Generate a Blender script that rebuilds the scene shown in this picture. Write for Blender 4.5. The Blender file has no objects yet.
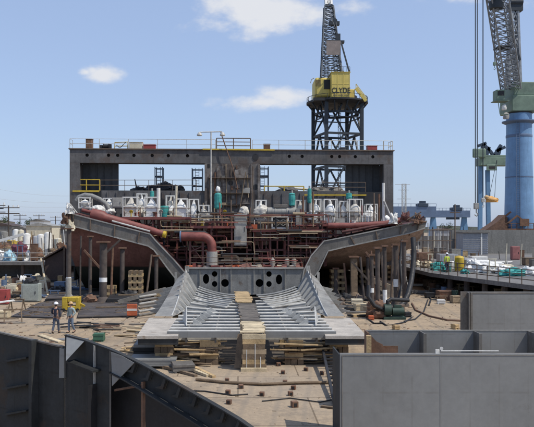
import bpy, bmesh, math, random
from mathutils import Vector, Matrix, noise as mnoise
from mathutils.geometry import tessellate_polygon
R = math.radians
rnd = random.Random(7)
sc = bpy.context.scene
C = sc.collection

# ------------------------------------------------------------------ camera
F, VX, VY, EYE = 700.0, 238.0, 228.0, 6.1        # focal length and vanishing point of the 534 px wide photograph, eye height
cam = bpy.data.cameras.new('camera'); camo = bpy.data.objects.new('camera', cam); C.objects.link(camo)
camo.location = (0, 0, EYE); camo.rotation_euler = (R(90), 0, 0)
cam.sensor_fit = 'HORIZONTAL'; cam.sensor_width = 36; cam.lens = 36 * F / 534
cam.shift_x = (267 - VX) / 534; cam.shift_y = (VY - 213.5) / 534
cam.clip_start = 0.1; cam.clip_end = 12000
sc.camera = camo

# ------------------------------------------------------------------ sky and sun
SUN_EL, SUN_AZ = R(57), R(25)                     # sun to the right, a little towards the camera
sdir = Vector((math.cos(SUN_EL) * math.cos(SUN_AZ), -math.cos(SUN_EL) * math.sin(SUN_AZ), math.sin(SUN_EL)))
sc.view_settings.view_transform = 'Standard'; sc.view_settings.look = 'None'
sc.view_settings.exposure = 0.0; sc.view_settings.gamma = 1.0; sc.view_settings.use_curve_mapping = False
W = bpy.data.worlds.new('World'); sc.world = W; W.use_nodes = True
nt = W.node_tree; nt.nodes.clear()
def N(t, **k):
    n = nt.nodes.new(t)
    for a, b in k.items(): setattr(n, a, b)
    return n
out = N('ShaderNodeOutputWorld'); bg = N('ShaderNodeBackground'); sky = N('ShaderNodeTexSky')
sky.sky_type = 'NISHITA'; sky.sun_disc = False; sky.sun_elevation = SUN_EL
sky.sun_rotation = math.atan2(sdir.x, sdir.y); sky.air_density = 1.0; sky.dust_density = 1.0; sky.ozone_density = 2.2; sky.altitude = 0
SKY = 0.125
hs = N('ShaderNodeHueSaturation'); hs.inputs['Saturation'].default_value = 0.90
nt.links.new(sky.outputs[0], hs.inputs['Color']); pale = N('ShaderNodeMix', data_type='RGBA'); pale.inputs[0].default_value = .45; nt.links.new(hs.outputs[0], pale.inputs[6]); pale.inputs[7].default_value = (4.0, 5.3, 8.3, 1)   # flat pale blue mixed into the sky colour
nt.links.new(pale.outputs[2], bg.inputs[0]); bg.inputs[1].default_value = SKY
tc = N('ShaderNodeTexCoord'); sep = N('ShaderNodeSeparateXYZ'); nt.links.new(tc.outputs['Generated'], sep.inputs[0])
def math_(op, a, b=None, clamp=False):
    n = N('ShaderNodeMath', operation=op, use_clamp=clamp)
    for i, v in enumerate((a, b)):
        if v is None: continue
        if isinstance(v, (int, float)): n.inputs[i].default_value = v
        else: nt.links.new(v, n.inputs[i])
    return n.outputs[0]
yy = math_('MAXIMUM', sep.outputs[1], 0.02)
uu = math_('DIVIDE', sep.outputs[0], yy); vv = math_('DIVIDE', sep.outputs[2], yy)
cmb = N('ShaderNodeCombineXYZ'); nt.links.new(uu, cmb.inputs[0]); nt.links.new(vv, cmb.inputs[1])
nz = N('ShaderNodeTexNoise'); nz.inputs['Scale'].default_value = 17; nz.inputs['Detail'].default_value = 10; nz.inputs['Roughness'].default_value = .6
mp = N('ShaderNodeMapping'); mp.inputs['Scale'].default_value = (1, 1.7, 1); nt.links.new(cmb.outputs[0], mp.inputs[0]); nt.links.new(mp.outputs[0], nz.inputs['Vector'])
acc = None
for (px, py, rx, ry, s) in [(103, 74, 23, 13, 1.15), (94, 71, 14, 9, .9), (86, 72, 9, 6, .85), (262, 10, 70, 30, 1.3), (225, 24, 44, 14, .85), (312, 12, 34, 20, .85),
                            (262, 102, 66, 12, .95), (288, 97, 42, 15, .95), (352, 10, 36, 16, .62), (455, 0, 46, 9, .6), (510, 6, 40, 8, .5)]:
    a = N('ShaderNodeVectorMath', operation='SUBTRACT'); nt.links.new(cmb.outputs[0], a.inputs[0]); a.inputs[1].default_value = ((px - VX) / F, (VY - py) / F, 0)
    b = N('ShaderNodeVectorMath', operation='MULTIPLY'); nt.links.new(a.outputs[0], b.inputs[0]); b.inputs[1].default_value = (F / rx, F / ry, 0)
    l = N('ShaderNodeVectorMath', operation='LENGTH'); nt.links.new(b.outputs[0], l.inputs[0])
    m = N('ShaderNodeMapRange'); nt.links.new(l.outputs['Value'], m.inputs[0])
    m.inputs[1].default_value = 0; m.inputs[2].default_value = 1.35; m.inputs[3].default_value = s; m.inputs[4].default_value = 0
    acc = m.outputs[0] if acc is None else math_('MAXIMUM', acc, m.outputs[0])
dens = math_('ADD', acc, math_('MULTIPLY', math_('SUBTRACT', nz.outputs[0], .5), 1.5))
mr = N('ShaderNodeMapRange', interpolation_type='SMOOTHSTEP'); nt.links.new(dens, mr.inputs[0])
mr.inputs[1].default_value = .28; mr.inputs[2].default_value = 0.95; mr.inputs[3].default_value = 0; mr.inputs[4].default_value = .9
gate = math_('MULTIPLY', mr.outputs[0], math_('GREATER_THAN', acc, .001))
bgc = N('ShaderNodeBackground'); bgc.inputs[0].default_value = (.80, .81, .84, 1); bgc.inputs[1].default_value = 1.0
mix = N('ShaderNodeMixShader'); nt.links.new(gate, mix.inputs[0]); nt.links.new(bg.outputs[0], mix.inputs[1]); nt.links.new(bgc.outputs[0], mix.inputs[2])
nt.links.new(mix.outputs[0], out.inputs[0])
sl = bpy.data.lights.new('sun', 'SUN'); sl.energy = 3.9; sl.angle = R(.53); sl.color = (1, .94, .84)
slo = bpy.data.objects.new('sun', sl); C.objects.link(slo); slo.rotation_euler = sdir.to_track_quat('Z', 'Y').to_euler(); slo.location = (60, -30, 90)

# ------------------------------------------------------------------ helpers
def K(Y): return Y / F
def P(px, py, Y): return Vector(((px - VX) * Y / F, Y, EYE - (py - VY) * Y / F))
def G(px, py):
    Y = EYE * F / (py - VY); return Vector(((px - VX) * Y / F, Y, 0))
def ZP(py, Y): return EYE - (py - VY) * Y / F
def XP(px, Y): return (px - VX) * Y / F

class MB:
    def __init__(s): s.v = []; s.f = []
    def add(s, vs, fs):
        o = len(s.v); s.v += [Vector(v) for v in vs]; s.f += [tuple(i + o for i in f) for f in fs]; return s
    def b(s, x0, x1, y0, y1, z0, z1):
        return s.add([(x0, y0, z0), (x1, y0, z0), (x1, y1, z0), (x0, y1, z0), (x0, y0, z1), (x1, y0, z1), (x1, y1, z1), (x0, y1, z1)],
                     [(3, 2, 1, 0), (4, 5, 6, 7), (0, 1, 5, 4), (1, 2, 6, 5), (2, 3, 7, 6), (3, 0, 4, 7)])
    def bar(s, p, q, w, h=None):
        h = h or w; p = Vector(p); q = Vector(q); d = (q - p)
        if d.length < 1e-6: return s
        d.normalize(); up = Vector((0, 0, 1)) if abs(d.z) < .95 else Vector((0, 1, 0))
        a = d.cross(up).normalized() * (w / 2); c = a.cross(d).normalized() * (h / 2)
        vs = [p - a - c, p + a - c, p + a + c, p - a + c, q - a - c, q + a - c, q + a + c, q - a + c]
        return s.add(vs, [(0, 1, 2, 3), (7, 6, 5, 4), (0, 4, 5, 1), (1, 5, 6, 2), (2, 6, 7, 3), (3, 7, 4, 0)])
    def tube(s, pts, r, n=10, r2=None, cap=True):
        pts = [Vector(p) for p in pts]; m = len(pts); rings = []; prev = None
        for i, p in enumerate(pts):
            d = (pts[min(i + 1, m - 1)] - pts[max(i - 1, 0)]).normalized()
            if prev is None:
                a = d.cross(Vector((0, 0, 1)) if abs(d.z) < .95 else Vector((0, 1, 0))).normalized()
            else:
                a = (prev - d * prev.dot(d)).normalized()
            prev = a; bb = d.cross(a)
            rr = r if r2 is None else r + (r2 - r) * i / max(1, m - 1)
            if isinstance(r, (list, tuple)): rr = r[i]
            rings.append([p + (a * math.cos(t) + bb * math.sin(t)) * rr for t in [2 * math.pi * j / n for j in range(n)]])
        vs = [v for rg in rings for v in rg]; fs = []
        for i in range(m - 1):
            for j in range(n):
                fs.append((i * n + j, i * n + (j + 1) % n, (i + 1) * n + (j + 1) % n, (i + 1) * n + j))
        if cap: fs += [tuple(reversed(range(n))), tuple((m - 1) * n + j for j in range(n))]
        return s.add(vs, fs)
    def lathe(s, c, prof, n=20):      # prof: (radius, z)
        c = Vector(c); vs = []; fs = []
        for (r, z) in prof:
            for j in range(n):
                t = 2 * math.pi * j / n; vs.append(c + Vector((r * math.cos(t), r * math.sin(t), z)))
        for i in range(len(prof) - 1):
            for j in range(n): fs.append((i * n + j, i * n + (j + 1) % n, (i + 1) * n + (j + 1) % n, (i + 1) * n + j))
        fs += [tuple(reversed(range(n))), tuple((len(prof) - 1) * n + j for j in range(n))]
        return s.add(vs, fs)
    def prism(s, poly, holes, y0, y1, mp=None):   # poly in (x, z), extruded along y; holes = list of polys; mp maps (x, y, z) -> point
        mp = mp or (lambda x, y, z: Vector((x, y, z)))
        loops = [poly] + list(holes)
        allp = [p for l in loops for p in l]; n = len(allp)
        tris = tessellate_polygon([[Vector((p[0], p[1], 0)) for p in l] for l in loops])
        vs = [mp(p[0], y0, p[1]) for p in allp] + [mp(p[0], y1, p[1]) for p in allp]; fs = []
        for t in tris:
            fs.append(tuple(t)); fs.append(tuple(i + n for i in reversed(t)))
        o = 0
        for l in loops:
            m = len(l)
            for j in range(m):
                a, b2 = o + j, o + (j + 1) % m; fs.append((a, a + n, b2 + n, b2))
            o += m
        return s.add(vs, fs)
    def blob(s, c, sx, sy, sz, seed=0, amp=.25, n=14, m=9, flat=True, freq=1.6):
        c = Vector(c); vs = []; fs = []
        for i in range(m + 1):
            ph = math.pi * i / m
            for j in range(n):
                t = 2 * math.pi * j / n
                d = Vector((math.sin(ph) * math.cos(t), math.sin(ph) * math.sin(t), math.cos(ph)))
                k = 1 + amp * mnoise.noise(d * freq + Vector((seed * 3.7, seed * 1.3, 0))) + amp * .5 * mnoise.noise(d * freq * 2.7 + Vector((seed, 9, 1)))
                z = d.z * k
                if flat and z < -.45: z = -.45
                vs.append(c + Vector((d.x * k * sx, d.y * k * sy, (z + .45 if flat else z) * sz)))
        for i in range(m):
            for j in range(n): fs.append((i * n + j, (i + 1) * n + j, (i + 1) * n + (j + 1) % n, i * n + (j + 1) % n))
        return s.add(vs, fs)

def circ(cx, cz, rx, rz=None, n=16):
    rz = rz or rx
    return [(cx + rx * math.cos(2 * math.pi * i / n), cz + rz * math.sin(2 * math.pi * i / n)) for i in range(n)]
def wloc(o):
    v = Vector((0, 0, 0))
    while o: v += Vector(o.location); o = o.parent
    return v
def tag(o, label, cat, group=None, kind=None):
    if label: o['label'] = label
    if cat: o['category'] = cat
    if group: o['group'] = group
    if kind: o['kind'] = kind
    return o
def make(name, mb, mat, parent=None, origin=None, smooth=True, bevel=0):
    off = wloc(parent) if parent else (origin or Vector((0, 0, 0)))
    me = bpy.data.meshes.new(name); me.from_pydata([v - off for v in mb.v], [], mb.f); me.validate()
    bm = bmesh.new(); bm.from_mesh(me); bmesh.ops.recalc_face_normals(bm, faces=bm.faces); bm.to_mesh(me); bm.free()
    if smooth:
        for p in me.polygons: p.use_smooth = True
        me.set_sharp_from_angle(angle=R(32))
    me.materials.append(mat)
    o = bpy.data.objects.new(name, me); C.objects.link(o)
    if parent: o.parent = parent
    elif origin: o.location = origin
    if bevel:
        b = o.modifiers.new('bevel', 'BEVEL'); b.width = bevel; b.segments = 2; b.limit_method = 'ANGLE'; b.angle_limit = R(40)
    return o
def solo(name, mb, mat, label, cat, group=None, kind=None, bevel=0):
    lo = Vector((min(v.x for v in mb.v), min(v.y for v in mb.v), min(v.z for v in mb.v))); hi = Vector((max(v.x for v in mb.v), max(v.y for v in mb.v), 0))
    o = make(name, mb, mat, None, Vector(((lo.x + hi.x) / 2, (lo.y + hi.y) / 2, lo.z)), bevel=bevel)
    return tag(o, label, cat, group, kind)
def thing(name, label, cat, loc=(0, 0, 0), group=None):
    o = bpy.data.objects.new(name, None); C.objects.link(o); o.location = loc; o.empty_display_size = .3
    return tag(o, label, cat, group)
def struct(name, mb, mat):
    o = make(name, mb, mat); o['kind'] = 'structure'; return o
def dup(root, loc, rotz=0, label=None, scale=None):
    def cp(o, par):
        c = o.copy(); C.objects.link(c)
        if par: c.parent = par
        for ch in list(o.children): cp(ch, c)
        return c
    r = cp(root, None); r.location = loc; r.rotation_euler = (0, 0, rotz)
    if scale: r.scale = scale
    if label: r['label'] = label
    return r

# ------------------------------------------------------------------ materials
MATS = {}
def M(name, col, rough=.6, metal=0.0, var=.3, scale=1.2, rust=0.0, rcol=(.14, .06, .03), streak=0.0, bump=.0, bscale=8, scol=None, spec=.4, fine=.2, burn=0.0):
    m = bpy.data.materials.new(name); m.use_nodes = True; t = m.node_tree; t.nodes.clear()
    def n(k): return t.nodes.new(k)
    o = n('ShaderNodeOutputMaterial'); b = n('ShaderNodeBsdfPrincipled'); t.links.new(b.outputs[0], o.inputs[0])
    b.inputs['Roughness'].default_value = rough; b.inputs['Metallic'].default_value = metal; b.inputs['Specular IOR Level'].default_value = spec
    c = n('ShaderNodeTexCoord'); oi = n('ShaderNodeObjectInfo')
    ad = n('ShaderNodeVectorMath'); ad.operation = 'ADD'; t.links.new(c.outputs['Object'], ad.inputs[0])
    mu = n('ShaderNodeMath'); mu.operation = 'MULTIPLY'; t.links.new(oi.outputs['Random'], mu.inputs[0]); mu.inputs[1].default_value = 40; t.links.new(mu.outputs[0], ad.inputs[1])
    V = ad.outputs[0]
    n1 = n('ShaderNodeTexNoise'); n1.inputs['Scale'].default_value = scale; n1.inputs['Detail'].default_value = 6; n1.inputs['Roughness'].default_value = .62; t.links.new(V, n1.inputs['Vector'])
    rp = n('ShaderNodeValToRGB'); t.links.new(n1.outputs[0], rp.inputs[0])
    d = tuple(max(0, x * (1 - var)) for x in col); l = tuple(min(1, x * (1 + var)) for x in col)
    rp.color_ramp.elements[0].position = .3; rp.color_ramp.elements[1].position = .7
    rp.color_ramp.elements[0].color = (*d, 1); rp.color_ramp.elements[1].color = (*l, 1)
    col_out = rp.outputs[0]
    def mixin(fac, colr):
        nonlocal col_out
        mx = n('ShaderNodeMix'); mx.data_type = 'RGBA'; t.links.new(fac, mx.inputs[0]); t.links.new(col_out, mx.inputs[6]); mx.inputs[7].default_value = (*colr, 1); col_out = mx.outputs[2]
    if streak:
        mpn = n('ShaderNodeMapping'); mpn.inputs['Scale'].default_value = (3.2, 3.2, .18); t.links.new(V, mpn.inputs[0])
        n2 = n('ShaderNodeTexNoise'); n2.inputs['Scale'].default_value = 1.4; n2.inputs['Detail'].default_value = 5; t.links.new(mpn.outputs[0], n2.inputs['Vector'])
        r2 = n('ShaderNodeMapRange'); t.links.new(n2.outputs[0], r2.inputs[0]); r2.inputs[1].default_value = .5; r2.inputs[2].default_value = .75; r2.inputs[4].default_value = streak
        mixin(r2.outputs[0], scol or tuple(x * .45 for x in col))
    if rust:
        n3 = n('ShaderNodeTexNoise'); n3.inputs['Scale'].default_value = scale * .9; n3.inputs['Detail'].default_value = 9; n3.inputs['Roughness'].default_value = .68; t.links.new(V, n3.inputs['Vector'])
        r3 = n('ShaderNodeMapRange'); t.links.new(n3.outputs[0], r3.inputs[0]); e = .72 - .3 * rust; r3.inputs[1].default_value = e; r3.inputs[2].default_value = e + .1; r3.inputs[4].default_value = .85
        mixin(r3.outputs[0], rcol)
    if burn:                                        # scorch lines where stiffeners are welded on the back
        sx = n('ShaderNodeSeparateXYZ'); t.links.new(V, sx.inputs[0])
        dn = n('ShaderNodeTexNoise'); dn.inputs['Scale'].default_value = 2.2; dn.inputs['Detail'].default_value = 6; t.links.new(V, dn.inputs['Vector'])
        def mm(op, a, b_):
            q = n('ShaderNodeMath'); q.operation = op
            for i, v in enumerate((a, b_)):
                if isinstance(v, (int, float)): q.inputs[i].default_value = v
                else: t.links.new(v, q.inputs[i])
            return q.outputs[0]
        for axis, step in ((0, .83), (2, 1.27)):
            x_ = mm('ADD', mm('DIVIDE', sx.outputs[axis], step), mm('MULTIPLY', dn.outputs[0], .05)); fr = mm('ABSOLUTE', mm('SUBTRACT', mm('FRACT', x_, 0), .5), 0)
            k_ = n('ShaderNodeMapRange'); t.links.new(fr, k_.inputs[0]); k_.inputs[1].default_value = .035; k_.inputs[2].default_value = .0; k_.inputs[4].default_value = burn
            g_ = n('ShaderNodeMapRange'); t.links.new(dn.outputs[0], g_.inputs[0]); g_.inputs[1].default_value = .38; g_.inputs[2].default_value = .62
            mixin(mm('MULTIPLY', k_.outputs[0], g_.outputs[0]), (col[0] * .62, col[1] * .55, col[2] * .48))
    nf = n('ShaderNodeTexNoise'); nf.inputs['Scale'].default_value = scale * 11; nf.inputs['Detail'].default_value = 6; nf.inputs['Roughness'].default_value = .7; t.links.new(V, nf.inputs['Vector'])
    rf = n('ShaderNodeMapRange'); t.links.new(nf.outputs[0], rf.inputs[0]); rf.inputs[1].default_value = .3; rf.inputs[2].default_value = .7; rf.inputs[3].default_value = 1 - fine; rf.inputs[4].default_value = 1 + fine
    mf = n('ShaderNodeMix'); mf.data_type = 'RGBA'; mf.blend_type = 'MULTIPLY'; mf.inputs[0].default_value = 1; t.links.new(col_out, mf.inputs[6]); t.links.new(rf.outputs[0], mf.inputs[7]); col_out = mf.outputs[2]
    rr_ = n('ShaderNodeMapRange'); t.links.new(n1.outputs[0], rr_.inputs[0]); rr_.inputs[1].default_value = .3; rr_.inputs[2].default_value = .7; rr_.inputs[3].default_value = max(.1, rough - .12); rr_.inputs[4].default_value = min(1, rough + .15); t.links.new(rr_.outputs[0], b.inputs['Roughness'])
    t.links.new(col_out, b.inputs['Base Color'])
    if bump:
        nb = n('ShaderNodeTexNoise'); nb.inputs['Scale'].default_value = bscale; nb.inputs['Detail'].default_value = 5; t.links.new(V, nb.inputs['Vector'])
        bp = n('ShaderNodeBump'); bp.inputs['Strength'].default_value = bump; bp.inputs['Distance'].default_value = .05; t.links.new(nb.outputs[0], bp.inputs['Height']); t.links.new(bp.outputs[0], b.inputs['Normal'])
    MATS[name] = m; return m

def ground_mat():
    m = bpy.data.materials.new('yard_concrete'); m.use_nodes = True; t = m.node_tree; b = t.nodes['Principled BSDF']
    def n(k, **a):
        x = t.nodes.new(k)
        for i, j in a.items(): setattr(x, i, j)
        return x
    c = n('ShaderNodeTexCoord')
    def noise(s, det=6, ro=.6, sc_=None):
        x = n('ShaderNodeTexNoise'); x.inputs['Scale'].default_value = s; x.inputs['Detail'].default_value = det; x.inputs['Roughness'].default_value = ro
        if sc_:
            mm = n('ShaderNodeMapping'); mm.inputs['Scale'].default_value = sc_; t.links.new(c.outputs['Object'], mm.inputs[0]); t.links.new(mm.outputs[0], x.inputs['Vector'])
        else: t.links.new(c.outputs['Object'], x.inputs['Vector'])
        return x.outputs[0]
    def ramp(f, *st):
        r = n('ShaderNodeValToRGB'); t.links.new(f, r.inputs[0]); cr = r.color_ramp
        cr.elements[0].position, cr.elements[0].color = st[0][0], (*st[0][1], 1); cr.elements[1].position, cr.elements[1].color = st[1][0], (*st[1][1], 1)
        for p, q in st[2:]:
            e = cr.elements.new(p); e.color = (*q, 1)
        return r.outputs[0]
    def mix(f, a, bb, bt='MIX'):
        x = n('ShaderNodeMix', data_type='RGBA', blend_type=bt)
        if isinstance(f, float): x.inputs[0].default_value = f
        else: t.links.new(f, x.inputs[0])
        for i, v in ((6, a), (7, bb)):
            if isinstance(v, tuple): x.inputs[i].default_value = (*v, 1)
            else: t.links.new(v, x.inputs[i])
        return x.outputs[2]
    base = ramp(noise(.12), (.3, (.32, .25, .175)), (.7, (.44, .34, .23)))
    fine = ramp(noise(6, 8, .7), (.3, (.72, .72, .72)), (.7, (1.15, 1.12, 1.08)))
    col = mix(1.0, base, fine, 'MULTIPLY')
    mr_ = n('ShaderNodeMapRange'); t.links.new(noise(.5, 8, .72), mr_.inputs[0]); mr_.inputs[1].default_value = .50; mr_.inputs[2].default_value = .68; mr_.inputs[4].default_value = .78
    col = mix(mr_.outputs[0], col, (.15, .125, .10))
    mr2 = n('ShaderNodeMapRange'); t.links.new(noise(1, 5, .6, (.35, 2.2, 1)), mr2.inputs[0]); mr2.inputs[1].default_value = .55; mr2.inputs[2].default_value = .75; mr2.inputs[4].default_value = .45
    col = mix(mr2.outputs[0], col, (.24, .19, .14))
    wv = n('ShaderNodeTexWave', wave_type='BANDS', bands_direction='X'); wv.inputs['Scale'].default_value = .32; wv.inputs['Distortion'].default_value = 5; wv.inputs['Detail'].default_value = 3; wv.inputs['Detail Scale'].default_value = .5
    mpw = n('ShaderNodeMapping'); mpw.inputs['Scale'].default_value = (1, .22, 1); mpw.inputs['Rotation'].default_value = (0, 0, .5); t.links.new(c.outputs['Object'], mpw.inputs[0]); t.links.new(mpw.outputs[0], wv.inputs['Vector'])
    mr3 = n('ShaderNodeMapRange'); t.links.new(wv.outputs[1], mr3.inputs[0]); mr3.inputs[1].default_value = .86; mr3.inputs[2].default_value = 1.0; mr3.inputs[4].default_value = .4
    col = mix(mr3.outputs[0], col, (.20, .17, .135))
    mr4 = n('ShaderNodeMapRange'); t.links.new(noise(.055, 4, .6), mr4.inputs[0]); mr4.inputs[1].default_value = .45; mr4.inputs[2].default_value = .6; mr4.inputs[4].default_value = .35
    col = mix(mr4.outputs[0], col, (.30, .265, .225))
    mr5 = n('ShaderNodeMapRange'); t.links.new(noise(2.3, 3, .5), mr5.inputs[0]); mr5.inputs[1].default_value = .66; mr5.inputs[2].default_value = .72; mr5.inputs[4].default_value = .6
    col = mix(mr5.outputs[0], col, (.09, .075, .06))
    br = n('ShaderNodeTexBrick'); t.links.new(c.outputs['Object'], br.inputs['Vector']); br.inputs['Scale'].default_value = 1; br.inputs['Brick Width'].default_value = 5.0; br.inputs['Row Height'].default_value = 3.6
    br.inputs['Mortar Size'].default_value = .03; br.inputs['Color1'].default_value = (1, 1, 1, 1); br.inputs['Color2'].default_value = (.9, .9, .9, 1); br.inputs['Mortar'].default_value = (.42, .4, .38, 1)
    col = mix(.8, col, br.outputs[0], 'MULTIPLY')
    t.links.new(col, b.inputs['Base Color']); b.inputs['Roughness'].default_value = .9; b.inputs['Specular IOR Level'].default_value = .2
    bp = n('ShaderNodeBump'); bp.inputs['Strength'].default_value = .5; bp.inputs['Distance'].default_value = .04; t.links.new(noise(9, 6, .7), bp.inputs['Height']); t.links.new(bp.outputs[0], b.inputs['Normal'])
    return m

grey_plate = M('primer_grey_steel', (.205, .208, .204), .5, .0, .13, .5, rust=.22, rcol=(.12, .115, .105), streak=.45, scol=(.235, .235, .225), bump=.35, bscale=.9, fine=.06, burn=.4)
grey_mid = M('mid_grey_steel', (.142, .132, .118), .6, 0, .3, 1.0, rust=.5, rcol=(.12, .085, .06), streak=.4)
grey_light = M('pale_grey_steel', (.30, .292, .268), .6, 0, .28, 1.1, rust=.45, rcol=(.17, .13, .10), streak=.4)
slat_grey = M('grillage_steel', (.44, .43, .395), .55, 0, .25, 1.8, rust=.2)
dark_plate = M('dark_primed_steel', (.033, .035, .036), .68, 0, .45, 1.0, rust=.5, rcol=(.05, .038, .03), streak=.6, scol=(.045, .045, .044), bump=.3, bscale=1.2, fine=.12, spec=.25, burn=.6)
edge_steel = M('ground_steel_edge', (.42, .42, .40), .45, 0, .2, 2)
portal_m = M('weathered_dark_steel', (.098, .095, .095), .7, 0, .45, .6, rust=.7, rcol=(.085, .065, .055), streak=.6, bump=.1, bscale=1.5)
pillar_m = M('scorched_steel', (.175, .16, .148), .75, 0, .5, .7, rust=.85, rcol=(.06, .045, .038), streak=.7, scol=(.10, .06, .04))
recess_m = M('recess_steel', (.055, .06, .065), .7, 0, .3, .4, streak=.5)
black_m = M('black_steel', (.022, .022, .024), .6, 0, .3, 1)
hull_red = M('red_oxide_hull', (.17, .078, .062), .7, 0, .35, .45, rust=.4, rcol=(.07, .05, .04), streak=.4)
hull_tan = M('rusty_bounce_lit_hull', (.40, .275, .21), .75, 0, .4, .5, rust=.45, rcol=(.16, .11, .08), streak=.7)  # rust, plus ground bounce light put into the right flare's pale tan
red_pipe = M('red_oxide_paint', (.19, .06, .05), .55, 0, .3, 1.5, rust=.25, rcol=(.10, .05, .04))
red_dark = M('dark_red_oxide_paint', (.095, .037, .033), .65, 0, .35, 1.5, rust=.35)
red_deck = M('red_deck_paint', (.36, .19, .15), .75, 0, .4, .8, rust=.4)
wood = M('yellow_timber', (.42, .30, .16), .8, 0, .35, 2.5, streak=.3, bump=.3, bscale=14)  # warm yellow timber tone, lighter than the weathered one
wood_d = M('weathered_timber', (.16, .115, .075), .85, 0, .4, 2.5, bump=.3, bscale=14)
wood_p = M('pale_timber', (.50, .41, .27), .8, 0, .3, 2.5, bump=.2, bscale=14)
white_m = M('white_sheeting', (.68, .68, .66), .6, 0, .1, 2, rust=.08, rcol=(.4, .36, .3), bump=.5, bscale=3)
white_paint = M('white_paint', (.66, .65, .61), .55, 0, .12, 2, rust=.15, rcol=(.3, .2, .12))
cream_m = M('cream_paint', (.55, .50, .38), .6, 0, .2, 1.5, rust=.2)
teal_m = M('teal_tarpaulin', (.045, .28, .26), .6, 0, .25, 2.5, bump=.4, bscale=5)
yellow_m = M('yellow_paint', (.47, .33, .035), .55, 0, .2, 1.5, rust=.15)
crane_yellow = M('faded_crane_yellow', (.62, .49, .13), .55, 0, .13, .6, rust=.12, rcol=(.25, .17, .07), streak=.35, fine=.07)
lime_m = M('lime_cloth', (.45, .60, .05), .7, 0, .2, 3)
blue_m = M('crane_blue_paint', (.14, .26, .43), .5, 0, .18, .5, rust=.1, streak=.3, fine=.07)
blue_far = M('gantry_blue_paint', (.11, .16, .25), .6, 0, .2, .2, fine=.07)
blue_leg = M('pale_blue_leg_paint', (.11, .22, .36), .6, 0, .2, .2, fine=.07)
green_m = M('crane_green_paint', (.15, .21, .16), .6, 0, .25, .7, rust=.2, fine=.07)
green_d = M('dark_green_machine_paint', (.028, .055, .042), .6, 0, .4, 3, rust=.45, rcol=(.05, .035, .025))
tower_m = M('blue_black_lattice_steel', (.028, .036, .045), .6, 0, .3, 1)
lattice_m = M('grey_blue_lattice_steel', (.25, .27, .29), .6, 0, .3, 1)
scaf_m = M('dark_blue_scaffold_steel', (.035, .055, .085), .6, 0, .3, 2)
rail_m = M('galvanised_rail', (.42, .41, .38), .55, .1, .25, 3, rust=.25)
M_tan = M('dusty_tan_paint', (.30, .23, .15), .75, 0, .3, 3, rust=.3)
rail_d = M('rusty_rail', (.13, .095, .07), .7, 0, .35, 3, rust=.4)
orange_m = M('orange_paint', (.45, .11, .045), .55, 0, .2, 3)
redbox_m = M('red_paint', (.30, .055, .05), .55, 0, .2, 3)
rubber = M('black_rubber', (.018, .018, .02), .6, 0, .2, 5)
hose_m = M('grey_duct_fabric', (.22, .22, .21), .75, 0, .25, 5, bump=.5, bscale=12)
brown_m = M('rusty_brown_steel', (.15, .085, .055), .8, 0, .4, 3, rust=.5)
concrete = M('weathered_concrete', (.19, .185, .17), .85, 0, .18, .35, streak=.55, bump=.2, bscale=4)
concrete_d = M('stained_concrete', (.155, .15, .145), .9, 0, .25, .4, streak=.6)
blockwall = M('grey_cladding', (.30, .31, .33), .7, 0, .15, .6, streak=.3)
paint_spot = M('white_marking_paint', (.7, .7, .68), .6, 0, .15, 6)
tan_plate = M('dusty_steel_plate', (.38, .345, .30), .75, 0, .22, 1.4, rust=.4, rcol=(.22, .16, .11))
leaf_m = M('dark_foliage', (.055, .075, .035), .8, 0, .5, .6)
bark_m = M('bark', (.10, .075, .055), .9, 0, .3, 3)
pole_m = M('dark_pole_timber', (.07, .055, .045), .9, 0, .3, 2)
skin_m = M('skin', (.45, .26, .18), .6, 0, .08, 20)
navy_m = M('navy_cloth', (.025, .03, .05), .85, 0, .3, 9)
denim_m = M('faded_denim', (.13, .17, .23), .85, 0, .3, 9)
shirt_m = M('pale_green_grey_cloth', (.30, .37, .37), .85, 0, .18, 9)
boot_m = M('boot_leather', (.04, .03, .022), .7, 0, .3, 9)
tanhat_m = M('tan_hard_hat_plastic', (.52, .34, .16), .4, 0, .06, 5)
hat_m = M('white_hard_hat_plastic', (.78, .79, .82), .35, 0, .05, 5)
dirty_sheet = M('dirty_white_sheeting', (.52, .49, .43), .7, 0, .25, 2, rust=.3, rcol=(.3, .22, .15), bump=.5, bscale=4)
grey_sheet = M('translucent_grey_sheeting', (.45, .46, .47), .5, 0, .25, 2, bump=.6, bscale=4)
shade_m = M('painted_shade_ground', (.085, .07, .055), .95, 0, .5, .35, rust=.5, rcol=(.12, .095, .07), bump=.4, bscale=6)  # dark ground colour that carries the shade below hull and grillage
roof_m = M('dark_brown_roof', (.07, .05, .045), .8, 0, .3, 1)

# ------------------------------------------------------------------ setting
struct('ground', MB().add([(-3000, -60, 0), (3000, -60, 0), (3000, 6000, 0), (-3000, 6000, 0)], [(0, 1, 2, 3)]), ground_mat())

hm = MB(); n = 160; xs = [-1500 + 3000 * i / n for i in range(n + 1)]
hz_ = [5 + 6 * (mnoise.noise(Vector((x * .012, 2, 0))) + .6) + 3 * mnoise.noise(Vector((x * .06, 5, 0))) for x in xs]
hm.add([(x, 900, 0) for x in xs] + [(x, 905, max(3, h)) for x, h in zip(xs, hz_)] + [(x, 1100, 0) for x in xs], [(i, i + 1, n + 2 + i, n + 1 + i) for i in range(n)] + [(n + 1 + i, n + 2 + i, 2 * n + 3 + i, 2 * n + 2 + i) for i in range(n)])
struct('hills', hm, M('far_scrub', (.075, .085, .075), .95, 0, .5, .05, fine=.3))
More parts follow.
